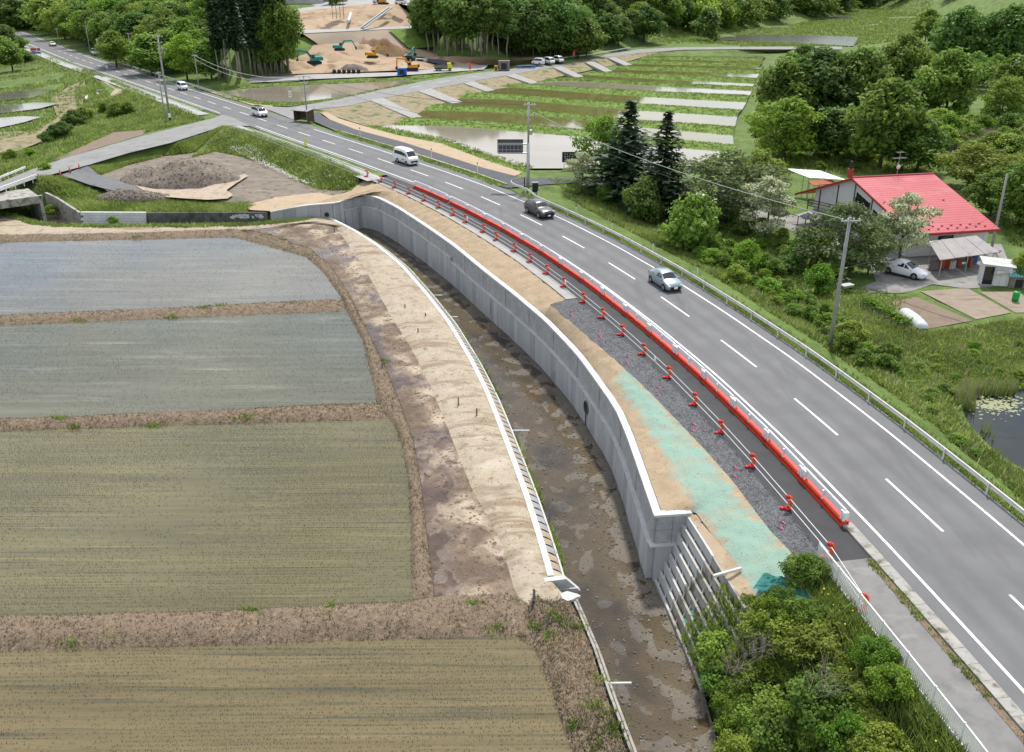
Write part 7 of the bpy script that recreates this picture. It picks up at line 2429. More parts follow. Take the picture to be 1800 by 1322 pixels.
PROTO['blossom0'] = (trunk_mesh(37, 10, .18, 3, 'bark', 8, 3.2), crown_mesh(99, 10, 3.9, 2.2, 22, 5200, .36, 'blossom', flat_=.45, blossom=.75))
PROTO['spruce0'] = (trunk_mesh(50, 12, .22, 1, 'bark', 0), conifer_mesh(51, 12, 3.2, .8, 'needle', 46, .12, .62))
PROTO['spruce1'] = (trunk_mesh(52, 12, .20, 1, 'bark', 0), conifer_mesh(53, 12, 2.7, 1.0, 'needle', 42, .12, .6))
PROTO['cedar0'] = (trunk_mesh(54, 20, .24, 8, 'bark_pale', 2, 1.5), conifer_mesh(55, 20, 2.6, 6.5, 'needle', 34, .8, 1.0))
PROTO['cedar1'] = (trunk_mesh(56, 20, .24, 8, 'bark_pale', 2, 1.5), conifer_mesh(57, 20, 2.4, 8, 'needle', 32, .8, 1.0))
for k in range(2):
    PROTO['slim%d' % k] = (trunk_mesh(58 + k, 14, .17, 7, 'bark_pale', 8, 2.0), crown_mesh(110 + k, 14, 2.6, 5.5, 18, 3200, .46, 'leaf_deep' if k else 'leaf_mid'))
for k, mt in enumerate(('leaf_mid', 'leaf_bright', 'leaf_yellow', 'leaf_deep')):
    PROTO['shrub%d' % k] = (trunk_mesh(70 + k, 2.4, .05, .3, 'bark', 7, 1.2), crown_mesh(120 + k, 2.6, 1.5, .25, 34, 3600, .22, mt, lobe=(.16, .34), stray=.12))
for k, mt in enumerate(('leaf_mid', 'leaf_bright', 'leaf_yellow')):
    PROTO['bush%d' % k] = (trunk_mesh(75 + k, 1.6, .04, .2, 'twig', 14, 1.2), crown_mesh(130 + k, 1.9, 1.35, .15, 46, 6400, .15, mt, lobe=(.12, .30), stray=.16))
n_tree = {}


def tree(kind, p, h, wide=1.0, label=None, group=None, cat='tree', name=None, rz=None, rs=random.Random(77)):
    tm, cm = PROTO[kind]
    h0 = {'spruce': 12, 'cedar': 20, 'slim': 14, 'shrub': 2.6, 'bush': 1.9}.get(kind[:-1], 10)
    nm = name or {'spruce': 'conifer_tree', 'cedar': 'cedar_tree', 'slim': 'slender_tree', 'shrub': 'shrub', 'bush': 'bush', 'blossom': 'flowering_tree'}.get(kind[:-1], 'broadleaf_tree')
    root = empty(nm, p, rs.uniform(0, 6.28) if rz is None else rz, label=label, cat=cat, group=group)
    s = h / h0
    root.scale = (s * wide, s * wide, s)
    link('trunk', tm, root)
    link('crown', cm, root)
    return root


def tpix(kind, u, v, vt, width_px, label, z=None, cat='tree', name=None):
    """tree standing at (u, v); its top is sighted at vt; crown as wide as width_px"""
    p = GG(u, v) if z is None else G(u, v, z)
    h = rise(p, vt)
    w = width_px / (FPX / math.hypot(p.y, CAM_H))
    base_w = {'spruce0': 6.0, 'spruce1': 5.0, 'shrub': 3.4, 'bush': 3.1}.get(kind, {'shrub': 3.6, 'bush': 3.2, 'grey': 9.5, 'bright': 8.8, 'blossom': 8.8}.get(kind[:-1], 8.2))
    h0 = {'spruce': 12, 'cedar': 20, 'slim': 14, 'shrub': 2.6, 'bush': 1.9}.get(kind[:-1], 10)
    return tree(kind, p, h, (w / base_w) / (h / h0), label, None, cat, name)


# individual trees round the house and road
tpix('spruce0', 1100, 345, 180, 170, 'tall dark spruce left of the pair behind the guardrail', -1.2)
tpix('spruce1', 1163, 376, 199, 135, 'slimmer dark spruce right of the pair behind the guardrail', -1.9)
tpix('bright0', 1058, 322, 200, 95, 'bright green feathery tree just left of the dark spruces', -.9)
tpix('blossom0', 1023, 336, 264, 64, 'small cream-flowering tree beside the sign gantry', -.8, name='flowering_tree')
tpix('shrub0', 1215, 445, 344, 135, 'large rounded dark shrub below the slimmer spruce', -2.1, 'shrub')
tpix('shrub3', 1130, 388, 315, 90, 'shadowy shrub under the tall spruce', -1.8, 'shrub')
tpix('shrub0', 1062, 352, 322, 40, 'small clipped shrub beside the flowering tree', -1.1, 'shrub')
tpix('grey0', 1275, 392, 262, 190, 'wide layered grey-green tree over the yard entrance', -1.7)
tpix('yellow0', 1330, 350, 262, 100, 'yellow-green tree behind the layered grey-green tree', -1.6)
tpix('blossom0', 1345, 424, 305, 110, 'cream-flowering layered tree left of the house', -1.8, name='flowering_tree')
tpix('shrub0', 1440, 446, 400, 80, 'leafy shrub between the flowering tree and the gable', -1.7, 'shrub')
tpix('grey0', 1525, 482, 385, 95, 'small grey-green tree just right of the near pole', -1.7)
tpix('shrub0', 1400, 462, 420, 60, 'dark shrub beside the solar panel roof', -1.7, 'shrub')
tpix('grey1', 1478, 476, 352, 165, 'airy grey-green tree in front of the gable', -1.7)
tpix('blossom0', 1577, 470, 333, 108, 'cream-flowering tree in front of the red roof', -1.65, name='flowering_tree')
tpix('shrub1', 1440, 515, 465, 66, 'bright leafy shrub beside the near utility pole', -1.9, 'shrub')
tpix('shrub1', 1308, 480, 422, 60, 'bright young walnut-like shrub on the slope', -2.0, 'shrub')
tpix('shrub2', 1290, 505, 466, 55, 'yellow-green weed clump on the guardrail slope', -1.8, 'shrub')
tpix('bright1', 1377, 285, 166, 150, 'vivid green tree standing right of the paddies', -1.7)
tpix('deep0', 1455, 285, 190, 110, 'dark tree filling the gap behind the vivid green tree', -1.7)
tpix('mid0', 1545, 300, 136, 150, 'tall full green tree directly behind the lean-to', -1.6)
tpix('deep1', 1430, 215, 82, 130, 'dark round tree at the right edge of the paddies', -1.7)
tpix('mid1', 1370, 220, 105, 100, 'mid-green tree leaning over the paddies\' right edge', -1.7)
tpix('deep2', 1500, 215, 80, 110, 'dark tree right behind the paddies trees', -1.6)
tpix('mid2', 1580, 175, 60, 90, 'tall narrow-topped green tree on the skyline of the right wood', -1.4)
tpix('slim0', 1620, 110, 12, 70, 'lone airy tree on the skyline of the valley', -1.2)
tpix('deep1', 1680, 130, 8, 95, 'dark tall tree at the upper right, left of the dark pair', -.8)
tpix('deep0', 1760, 130, 8, 110, 'dark tall tree at the upper right corner', -.6)
tpix('mid3', 1660, 205, 85, 100, 'rounded green tree in the middle of the right wood', -1.2)
tpix('mid0', 1770, 200, 95, 110, 'rounded green tree by the right frame edge above the reeds', -.8)
tpix('yellow1', 1755, 225, 130, 80, 'yellow-green tree by the right frame edge', -.9)
tpix('mid2', 1610, 300, 215, 110, 'leafy tree beside the antenna behind the roof', -1.4)
tpix('yellow0', 1700, 330, 250, 120, 'yellow-green tree behind the right end of the roof', -1.3)
tpix('mid3', 1790, 400, 270, 110, 'leafy tree at the right frame edge by the bare pole', -1.5)
tpix('mid1', 1740, 380, 300, 90, 'leafy tree between the roof and the bare pole', -1.5)
tpix('yellow1', 1790, 500, 440, 50, 'small yellow-green tree behind the teal kennel', -1.6)


def scatter(poly, n, mind, seed):
    rs = random.Random(seed)
    xs = [p[0] for p in poly]; ys = [p[1] for p in poly]
    out, grid = [], {}
    tries = 0
    while len(out) < n and tries < n * 40:
        tries += 1
        x, y = rs.uniform(min(xs), max(xs)), rs.uniform(min(ys), max(ys))
        if not inpoly(x, y, poly): continue
        gx, gy = int(x // mind), int(y // mind)
        if any((x - a) ** 2 + (y - b) ** 2 < mind * mind for i in (-1, 0, 1) for j in (-1, 0, 1) for a, b in grid.get((gx + i, gy + j), ())): continue
        grid.setdefault((gx, gy), []).append((x, y))
        out.append((x, y))
    return out


FARM = {}


def far_stuff():
    """low-detail crowns for woods that read as one mass"""
    for k, mt in enumerate(('leaf_mid', 'leaf_deep', 'leaf_bright')):
        for q in range(2):
            me = crown_mesh(200 + 10 * k + q, 10, 3.7, 1.2, 18, 1000, .95, mt)
            V = np.empty(len(me.vertices) * 3, np.float32); me.vertices.foreach_get('co', V)
            T = np.empty(len(me.polygons), np.float32); me.attributes['tone'].data.foreach_get('value', T)
            FARM[(k, q)] = (V.reshape(-1, 3), T)


far_stuff()
MASS = {0: [], 1: [], 2: []}


def mass_tree(rs, p, h, wide):
    k = rs.choice((0, 0, 1, 1, 2) if rs.random() < .6 else (0, 1))
    V, T = FARM[(k, rs.randint(0, 1))]
    a = rs.uniform(0, 6.28); s = h / 10
    X = V[:, 0] * math.cos(a) - V[:, 1] * math.sin(a); Y = V[:, 0] * math.sin(a) + V[:, 1] * math.cos(a)
    MASS[k].append((np.stack([X * s * wide + p[0], Y * s * wide + p[1], V[:, 2] * s + p[2]], 1), np.clip(T + rs.uniform(-.28, .2), 0, 1)))


def mass_build(name, label):
    for k, mt in enumerate(('leaf_mid', 'leaf_deep', 'leaf_bright')):
        if not MASS[k]: continue
        V = np.concatenate([a for a, b in MASS[k]]); T = np.concatenate([b for a, b in MASS[k]])
        o = np_mesh(name, V, np.arange(len(V)).reshape(-1, 4), MAT[mt], face_attr={'tone': T})
        tag(o, label % ('mid-green', 'dark green', 'light green')[k], 'wood', kind='stuff')
        MASS[k] = []


def wood(poly, n, mind, kinds, hr, label, group, seed, wide=(.9, 1.25), cat='tree', lim=999):
    rs = random.Random(seed)
    k = 0
    for x, y in sorted(scatter(poly, n, mind, seed), key=lambda q: math.hypot(*q)):
        if k >= lim:
            z = gz(x, y); h = rs.uniform(*hr)
            if -80 < proj((x, y, z + h))[0] < 1880 and proj((x, y, z + h * .6))[1] > -60 - 600 / 1 * 0:
                mass_tree(rs, (x, y, z), h, rs.uniform(*wide) * 1.1)
            continue
        z = gz(x, y)
        h = rs.uniform(*hr)
        pu, pv = proj((x, y, z + h))
        pb = proj((x, y, z))
        if pu < -80 or pu > 1880 or pv > 1330 or pb[1] < -140: continue
        tree(rs.choice(kinds), Vector((x, y, z - .1)), h, rs.uniform(*wide), label, group, cat, rs=rs)
        k += 1
    return k


ROADSIDE = lambda off, y0, y1, n=12: [tuple(road(s, off)) for s in np.linspace(sy(y0), min(sy(y1), SEND), n)]
far_end = CLS[-1] - 1
# left wooded hill beyond the road
lw = [tuple(road(s, 9.5)) for s in np.linspace(sy(238), far_end, 12)]
poly = lw + [(lw[-1][0] - 60, lw[-1][1] + 60), (-190, 520), (-95, 480), (-80, 330), (-82, 262)]
wood(poly, 330, 5.2, ['mid0', 'mid1', 'mid2', 'mid3', 'deep0', 'deep1', 'bright0', 'deep2', 'yellow0'], (10, 15), 'broadleaf tree in the wooded hill beyond the far road', 'trees of the wooded hill', 1, (1.1, 1.4), lim=95)
wood([(-330, 400), (-230, 330), (-205, 345), (-150, 520), (-330, 600)], 90, 7, ['mid0'], (10, 15), '', '', 2, (1.1, 1.4), lim=0)
mass_build('hill_wood', '%s mass of trees covering the hill beyond the far road')
# edge trees in front of the cedars
for i, (u, v, vt, w, kind) in enumerate(((205, 118, 52, 75, 'bright0'), (268, 130, 60, 90, 'mid1'), (330, 140, 55, 85, 'bright1'), (372, 140, 70, 70, 'mid2'), (300, 118, 30, 80, 'mid0'), (240, 108, 40, 80, 'deep0'))):
    tpix(kind, u, v, vt, w, ['bright round tree at the wood edge by the pale direction sign', 'mid-green tree behind the third far pole', 'bright spreading tree at the wood edge near the small van', 'leafy tree right beside the cedar trunks', 'tall leafy tree behind the wood edge', 'dark tree behind the wood edge near the pale sign'][i], .2)
# cedars beside the construction site
rs_ = random.Random(31)
for i in range(17):
    u = 388 + i * 7.4 + rs_.uniform(-3, 3)
    v = 143 - i * .7 - rs_.uniform(0, 14)
    p = GG(u, v)
    tree(rs_.choice(['cedar0', 'cedar1']), p, rs_.uniform(19, 24), rs_.uniform(.9, 1.2), 'tall dark cedar in the stand left of the construction site', 'cedars left of the construction site', rs=rs_)
for i in range(5):
    p = GG(470 + i * 9, 128 - i * 1.5)
    tree(rs_.choice(['slim0', 'mid2']), p, rs_.uniform(15, 19), rs_.uniform(.7, .9), 'slender pale-trunked tree at the right edge of the cedar stand', 'slender trees by the cedars', rs=rs_)
for i in range(4):
    p = G(585 + i * 6.5, 32 - i, 10.8)
    tree(['slim0', 'slim1'][i % 2], p, 9 + i, .8, 'tree of the small grove left standing on the upper soil slope', 'grove on the upper slope', rs=rs_)
# slender wood right of the site
for i in range(48):
    r_ = i // 17
    u = 752 + (i % 17) * 15.0 + rs_.uniform(-6, 6)
    v = (101, 93, 84, 72)[r_] + (2 if u > 850 else 0) - rs_.uniform(0, 7)
    p = GG(u, v)
    tree(rs_.choice(['slim0', 'slim1', 'slim1', 'slim0', 'deep1']), p, rs_.uniform(13, 18), rs_.uniform(.95, 1.35), 'slender trunk number %s from the left in the tall row right of the construction site' % ORD[i] if i < 17 else 'slender tree in the back rows right of the construction site', 'tall trees right of the construction site', rs=rs_)
# centre wood
cf = [tuple(p) for p in CF]
poly = [(cf[1][0], cf[1][1] + 3)] + [(p[0] + 2, p[1] + 4) for p in cf[2:]] + [(cf[-1][0] + 60, cf[-1][1] + 120), (120, 560), (20, 480), (-30, 330)]
wood(poly, 300, 5.8, ['mid0', 'mid1', 'mid2', 'mid3', 'deep0', 'deep1', 'deep2', 'yellow1'], (9, 14), 'broadleaf tree in the wood behind the branch road and paddies', 'trees of the wood behind the paddies', 5, (1.1, 1.4), lim=80)
wood([(-60, 350), (70, 350), (140, 560), (-90, 560)], 120, 7, ['mid0'], (11, 15), '', '', 6, (1.1, 1.4), lim=0)
wood([(200, 640), (330, 640), (420, 420), (330, 300), (215, 345), (240, 430), (260, 540)], 150, 7.5, ['mid0'], (11, 16), '', '', 7, (1.1, 1.4), lim=0)
wood([(130, 540), (200, 600), (245, 500), (300, 520), (420, 700), (150, 720)], 110, 7.5, ['mid0'], (11, 16), '', '', 71, (1.1, 1.4), lim=0)
wood([(190, 720), (520, 720), (800, 1150), (250, 1150)], 170, 12, ['mid0'], (15, 21), '', '', 72, (1.2, 1.6), lim=0)
mass_build('far_wood', '%s mass of far trees along the top of the valley')
# trees left of the far road
for i, (u, v, vt, w, kind) in enumerate(((-10, 125, 55, 70, 'mid1'), (22, 122, 70, 55, 'mid0'), (5, 105, 40, 70, 'deep1'), (40, 112, 88, 40, 'mid2'), (-40, 100, 30, 90, 'deep0'), (30, 92, 62, 40, 'mid3'))):
    tpix(kind, u, v, vt, w, ['large tree cut by the left frame edge above the paddies', 'rounded tree by the left paddies', 'dark tree behind the left-edge tree', 'small round tree beside the billboard', 'dark tree beyond the left frame edge', 'small tree at the inside of the far road bend'][i], -1.2)
# right-hand wood and thickets
rw = [G(1335, 165, -1.4), G(1400, 135, -1.5), G(1480, 122, -1.5), G(1570, 118, -1.4), G(1640, 95, -1), G(1900, 70, 0), G(2050, 160, 0), G(1900, 240, -.8), G(1700, 190, -1), G(1560, 215, -1.4), G(1420, 235, -1.6)]
wood([tuple(p) for p in rw], 75, 4.6, ['mid0', 'mid1', 'mid3', 'deep0', 'deep2', 'yellow0'], (5.5, 9), 'broadleaf tree in the thick wood right of the paddies', 'trees of the wood right of the paddies', 8, (1.15, 1.5), lim=62)
mass_build('right_wood', '%s trees at the back of the right-hand wood')
rt = [G(1480, 300, -1.6), G(1560, 235, -1.4), G(1700, 200, -1.1), G(1950, 215, -.6), G(2050, 330, -.8), G(1960, 470, -1.4), G(1830, 420, -1.5), G(1790, 340, -1.4), G(1680, 290, -1.4), G(1560, 300, -1.6)]
wood([tuple(p) for p in rt], 130, 2.1, ['shrub0', 'shrub1', 'shrub2', 'shrub0', 'shrub2'], (2.0, 4.2), 'leafy thicket shrub on the slope behind the red-roofed house', 'thicket shrubs behind the house', 9, (1.0, 1.5), 'shrub')
rh_ = [tuple(p) for p in GL([(1560, 640), (1680, 610), (1800, 600), (1900, 640), (1700, 670), (1665, 720), (1720, 800), (1800, 870), (1700, 800), (1600, 715)], -1.8)]
wood(rh_, 34, 1.2, ['shrub0', 'shrub1', 'shrub2'], (.35, .8), 'low weed clump in the meadow between pond and guardrail', 'weed clumps by the pond', 63, (1.2, 1.9), 'weeds')
rg_ = [G(1180, 420, -2.2), G(1330, 455, -2.0), G(1420, 530, -1.9), G(1500, 590, -1.8), G(1580, 640, -1.8), G(1540, 668, -1.5), G(1440, 592, -1.5), G(1330, 515, -1.6), G(1200, 440, -1.9)]
wood([tuple(p) for p in rg_], 46, 1.5, ['shrub0', 'shrub1', 'shrub2', 'shrub0'], (.8, 2.0), 'leafy weed bush on the slope between guardrail and yard', 'weed bushes below the guardrail', 10, (1.0, 1.5), 'bush')
for q_, n_, sd, lab in (([(1440, 300), (1330, 275), (1330, 235), (1420, 235), (1560, 285), (1500, 305)], 26, 61, 'low leafy bush under the trees right of the paddies'), ([(1130, 345), (1240, 352), (1420, 430), (1500, 470), (1480, 500), (1380, 470), (1240, 415), (1130, 375)], 44, 62, 'garden shrub under the trees between yard and guardrail slope')):
    wood([tuple(p) for p in GL(q_, -1.7)], n_, 1.9, ['shrub0', 'shrub1', 'shrub3', 'shrub2'], (.8, 2.0), lab, lab.replace('low leafy bush', 'low bushes').replace('garden shrub', 'garden shrubs'), sd, (1.0, 1.5), 'shrub')
# left side thickets
for i, (u, v, h, kind) in enumerate(((98, 242, 2.2, 'shrub3'), (112, 238, 2.4, 'shrub3'), (132, 222, 3.0, 'shrub3'), (148, 212, 2.6, 'shrub0'), (82, 250, 1.8, 'shrub3'), (205, 205, 2.6, 'shrub0'), (225, 200, 2.4, 'shrub2'), (185, 200, 2.2, 'shrub0'), (80, 300, 1.2, 'shrub1'), (20, 280, 1.6, 'shrub0'), (55, 275, 1.4, 'shrub1'), (110, 372, 1.6, 'shrub1'), (90, 378, 1.4, 'shrub1'), (200, 394, 1.0, 'shrub1'))):
    p = GG(u, v) if i < 11 else G(u, v, -4.4 if i < 13 else -3.2)
    tree(kind, p, h, 1.3, ['dark bush on the dry bank, lower left one', 'dark bush on the dry bank, second from the left', 'tall dark bush on the dry bank', 'dark bush on the dry bank, nearest the drain outlet', 'small dark bush at the foot of the dry bank', 'leafy bush in the hollow by the drain outlet', 'yellow-green bush in the hollow', 'leafy bush left of the hollow', 'low bush beside the far bridge guardrail', 'low bush above the left frame edge', 'low bush between field and side road', 'bright bush at the culvert wing wall', 'bright bush in the stream by the culvert', 'tuft of bright leaves in front of the block slope'][i], None, 'bush')
# foreground bushes
rs_ = random.Random(55)
fb = [G(1345, 1100, -1.2), G(1405, 1075, -.6), G(1455, 1130, -.6), G(1545, 1250, -.6), G(1610, 1370, -.6), G(1530, 1500, -2), G(1330, 1500, -4.5), G(1290, 1330, -4.6), G(1285, 1180, -3.6)]
pl = [tuple(p) for p in fb]
FBV = BVHTree.FromPolygons([v.co for v in bpy.data.objects['shrub_bank'].data.vertices], [p.vertices for p in bpy.data.objects['shrub_bank'].data.polygons])
for x, y in scatter(pl, 90, .85, 12):
    h = FBV.ray_cast(Vector((x, y, 50)), Vector((0, 0, -1)))
    if h[0] is None: continue
    tree(rs_.choice(['bush1', 'bush1', 'bush2', 'bush0', 'bush2']), h[0], rs_.uniform(.9, 2.2), rs_.uniform(.8, 1.25), 'leafy green bush in the foreground thicket below the picket fence', 'bushes of the foreground thicket', 'bush', rs=rs_).rotation_euler.x = rs_.uniform(-.35, .35)
for i, (u, v, z, h, k_) in enumerate(((1412, 1020, -.3, 1.5, 'bush0'), (1540, 1170, -.2, 1.3, 'bush1'), (1560, 1215, -.2, 1.3, 'bush1'), (1268, 1215, -4.9, 1.7, 'bush0'), (1270, 1170, -4.4, 2.0, 'bush2'), (1318, 1075, -1.6, .9, 'bush2'), (1270, 1105, -3.4, .8, 'bush0'), (1352, 1092, -1.2, 1.3, 'bush1'), (1372, 1072, -.9, 1.2, 'bush0'), (1338, 1120, -1.9, 1.6, 'bush2'))):
    tree(k_, G(u, v, z), h, 1.05, ['dense green bush at the head of the picket fence', 'large-leaved plant against the fence', 'broad-leaved bush spilling through the fence', 'bush overhanging the river edge', 'yellow-green bush at the foot of the terraces', 'small bush on the upper terrace', 'little plant on the lower terraces', 'bright bush at the end of the terrace crest', 'mid-green bush beside the crumpled green net', 'yellow-green bush below the crest end'][i], None, 'bush')
# crumpled green net at the end of the sprayed slope
nn_ = empty('green_netting', G(1378, 1040, -.4), label='crumpled dark green netting at the end of the sprayed slope', cat='netting')
for k_ in range(2):
    m = MB(); N_ = 13
    vs = [((i / 12 - .5) * (2.6 - k_), (j / 12 - .5) * (1.5 - .3 * k_) + .3 * k_, .10 + .05 * k_ + .32 * abs(fbm(i * .45 + 9 * k_, j * .45, 1, 3)) * (1 - abs(i / 6 - 1) ** 3)) for i in range(N_) for j in range(N_)]
    m.add(vs, [(i * N_ + j, i * N_ + j + 1, (i + 1) * N_ + j + 1, (i + 1) * N_ + j) for i in range(N_ - 1) for j in range(N_ - 1)]).build('net_fold', MAT['green_net'], nn_, local=True).rotation_euler.z = -.6 + .5 * k_
# dead twigs in the thicket
for i, (u, v, z) in enumerate(((1290, 1185, -2.6), (1330, 1150, -1.8), (1440, 1215, -.4))):
    o = empty('dead_brush', G(u, v, z), label=['tangle of grey dead twigs at the foot of the terraces', 'tangle of grey twigs beside the upper terraces', 'tangle of grey twigs in the middle of the thicket'][i], cat='brush')
    m = MB(); m2 = MB()
    for k in range(46):
        a = rs_.uniform(0, 6.28); e = rs_.uniform(.1, 1.1); L_ = rs_.uniform(.5, 1.4)
        d = Vector((math.cos(a) * math.cos(e), math.sin(a) * math.cos(e), math.sin(e)))
        p = Vector((rs_.uniform(-.6, .6), rs_.uniform(-.6, .6), rs_.uniform(0, .8)))
        (m if k % 2 else m2).tube([p, p + d * L_ * .5, p + d * L_ + Vector((rs_.uniform(-.2, .2), rs_.uniform(-.2, .2), -.1))], .012, 3, .004, False)
    m.build('twigs', MAT['twig'], o, local=True); m2.build('branches', MAT['twig'], o, local=True)

# ------------------------------------------------------------------ grass, straw, seedlings, stones (uncountable)
def tufts(name, pts, hmin, hmax, mat, label, cat='grass', blades=4, width=.05, seed=1, lean=.9, tone=(0, 1)):
    rs = np.random.RandomState(seed)
    P = np.repeat(np.asarray(pts, float), blades, axis=0)
    n = len(P)
    P[:, :2] += rs.normal(size=(n, 2)) * width * 2.2
    h = rs.uniform(hmin, hmax, n)
    a = rs.uniform(0, 2 * PI, n)
    w = width * rs.uniform(.7, 1.6, n)
    side = np.stack([np.cos(a), np.sin(a), np.zeros(n)], 1) * w[:, None]
    b = rs.uniform(0, 2 * PI, n)
    ln = rs.uniform(0, lean, n) * h
    tip = P + np.stack([np.cos(b) * ln, np.sin(b) * ln, h], 1)
    low = P - np.array([0, 0, .04])
    V = np.stack([low - side, low + side, tip], 1).reshape(-1, 3)
    F = np.arange(3 * n).reshape(-1, 3)
    tn = np.clip(np.repeat(rs.uniform(.25, .75, n // blades) + np.array([.75 * fbm(p[0], p[1], .22, 3) for p in pts]), blades) + rs.normal(size=n) * .15, 0, 1)
    o = np_mesh(name, V, F, MAT[mat], face_attr={'tone': tone[0] + (tone[1] - tone[0]) * tn})
    return tag(o, label, cat, kind='stuff')


def pts_in(poly, n, seed, dens=None, zf=gz):
    rs = random.Random(seed)
    xs = [p[0] for p in poly]; ys = [p[1] for p in poly]
    out = []
    t = 0
    while len(out) < n and t < n * 12:
        t += 1
        x, y = rs.uniform(min(xs), max(xs)), rs.uniform(min(ys), max(ys))
        if inpoly(x, y, poly) and (dens is None or rs.random() < dens(x, y)):
            out.append((x, y, zf(x, y)))
    return out


def pts_ribbon(objname, n, seed, f=None):
    """random points on the faces of a sheet"""
    rs = random.Random(seed)
    o = bpy.data.objects[objname]
    me = o.data
    ar = np.array([p.area for p in me.polygons]); ar = np.cumsum(ar / ar.sum())
    out = []
    for q in range(n):
        p = me.polygons[int(np.searchsorted(ar, rs.random()))]
        v = [me.vertices[i].co for i in p.vertices]
        a, b = rs.random(), rs.random()
        if len(v) == 4:
            c = v[0].lerp(v[1], a).lerp(v[3].lerp(v[2], a), b)
        else:
            if a + b > 1: a, b = 1 - a, 1 - b
            c = v[0] + (v[1] - v[0]) * a + (v[2] - v[0]) * b
        if f is None or rs.random() < f(c):
            out.append(tuple(c))
    return out


pond_d = lambda x, y: 0.0 if inpoly(x, y, pond_poly) or (y < _c[1] + 2 and polydist(x, y, pond_poly) < .7) else 1.0
rs_ = random.Random(9)
vg = []
for i in range(15000):
    s = rs_.uniform(sy(20), sy(112))
    o_ = 4.78 + abs(rs_.gauss(0, 1)) * .75
    p = road(s, o_); vg.append((p.x, p.y, gz(p.x, p.y)))
tufts('roadside_grass', vg, .12, .42, 'blade', 'green grass along the guardrail verge', seed=1, width=.045)
zone = [tuple(p) for p in GL([(985, 352), (1100, 375), (1250, 440), (1400, 520), (1480, 520), (1560, 560), (1640, 585), (1800, 560), (1950, 600), (1950, 960), (1800, 880), (1600, 730), (1450, 625), (1250, 492), (1080, 400)], -1.7)]
pl_d = lambda x, y: pond_d(x, y)
tufts('meadow_grass', pts_in(zone, 26000, 3, pl_d), .12, .48, 'blade', 'meadow grass between the guardrail, the pond and the yard', seed=2, width=.055)
tufts('dry_stalks', pts_in(zone, 1800, 4, pl_d), .3, .9, 'blade_dry', 'dry stalks in the roadside meadow', seed=3, width=.02, blades=3)
zone7 = [tuple(p) for p in GL([(960, 330), (1100, 335), (1240, 355), (1420, 440), (1520, 505), (1600, 520), (1560, 560), (1400, 520), (1250, 440), (1090, 395)], -1.6)] 
tufts('garden_grass', pts_in(zone7, 9000, 51), .1, .35, 'blade', 'rough grass under the garden trees', seed=52, width=.06)
zone8 = [tuple(p) for p in GL([(1330, 300), (1330, 190), (1450, 200), (1700, 250), (1950, 300), (1950, 480), (1780, 430), (1700, 300), (1480, 305)], -1.5)]
tufts('thicket_grass', pts_in(zone8, 14000, 53), .2, .7, 'blade', 'tall grass between the thickets behind the house', seed=54, width=.09)
zone9 = [tuple(p) for p in GL([(-100, 262), (-100, 112), (90, 108), (150, 128), (140, 160), (100, 205), (60, 235)], -2)]
lp_ = PAD['paddy_water'][4:10]
tufts('paddy_edge_grass', [p for p in pts_in(zone9, 9000, 55) if not any(inpoly(p[0], p[1], q) for q in lp_)], .2, .5, 'blade', 'grass between the upper left paddies', seed=56, width=.1)
rv_ = [tuple(p) for p in GL([(1300, 92), (1420, 88), (1620, 70), (1640, 15), (1540, 5), (1500, 15), (1380, 48), (1200, 62), (1130, 78), (1150, 84), (1300, 83)], -1.2)]
rp_ = PAD['paddy_water'][-4:-1]
tufts('valley_grass', [p for p in pts_in(rv_, 14000, 57) if not any(inpoly(p[0], p[1], q) for q in rp_)], .3, .8, 'blade', 'rank grass on the valley floor beyond the paddies', seed=58, width=.16)
zone2 = [tuple(p) for p in GL([(330, 268, -1), (400, 226, -.2), (450, 238, -.2), (560, 278, -.2), (640, 313, -.3), (612, 336, -1.4), (560, 332, -1.8), (480, 292, -2), (430, 277, -2), (380, 266, -2)])]
tufts('bank_grass', pts_in(zone2, 12000, 5), .25, .75, 'blade', 'tall lush grass on the bank below the far footpath', seed=4, width=.06)
m = MB()
fp = pts_in([tuple(p) for p in GL([(400, 262, -1.5), (440, 262, -1.3), (520, 310, -1.6), (560, 330, -1.8), (520, 318, -1.9), (430, 277, -2)])], 900, 6) + pts_in(zone2, 250, 7)
for x, y, z in fp:
    s = rs_.uniform(.05, .11)
    z += rs_.uniform(.3, .65)
    m.add([(x - s, y, z), (x, y - s, z + .02), (x + s, y, z), (x, y + s, z + .03)], [(0, 1, 2, 3)])
tag(m.build('white_wildflowers', MAT['flower_white'], fix=False), 'white wildflowers along the foot of the lush bank', 'flowers', kind='stuff')
zone3 = [tuple(p) for p in GL([(-60, 300, -1.6), (0, 265, -2), (70, 255, -2), (150, 215, -2), (130, 170, -2), (150, 130, -1.6), (330, 200, -.6), (360, 212, -.3), (250, 235, -.6), (100, 280, -.9), (0, 320, -.9)])]
tl_ = [GL([(82, 276, -.9), (150, 248, -.7), (200, 230, -.8), (262, 227, -.6), (250, 236, -.42), (160, 262, -.6), (110, 278, -.72)]), GL([(165, 140, -.9), (175, 138, -.7), (200, 148, -.25), (222, 157, -.05), (212, 163, -.4), (198, 172, -1.4), (192, 170, -1.5)])]
tufts('field_grass', pts_in(zone3, 15000, 8, lambda x, y: 0.0 if any(inpoly(x, y, q) for q in tl_) else 1.0), .2, .6, 'blade', 'rough grass over the left slopes above the side road', seed=5, width=.07)
zone4 = [tuple(p) for p in GL([(172, 306, -1.4), (155, 291, -.6), (230, 270, -.5), (310, 250, -.3), (395, 224, -.2), (340, 268, -2), (290, 274, -2), (225, 290, -2)])]
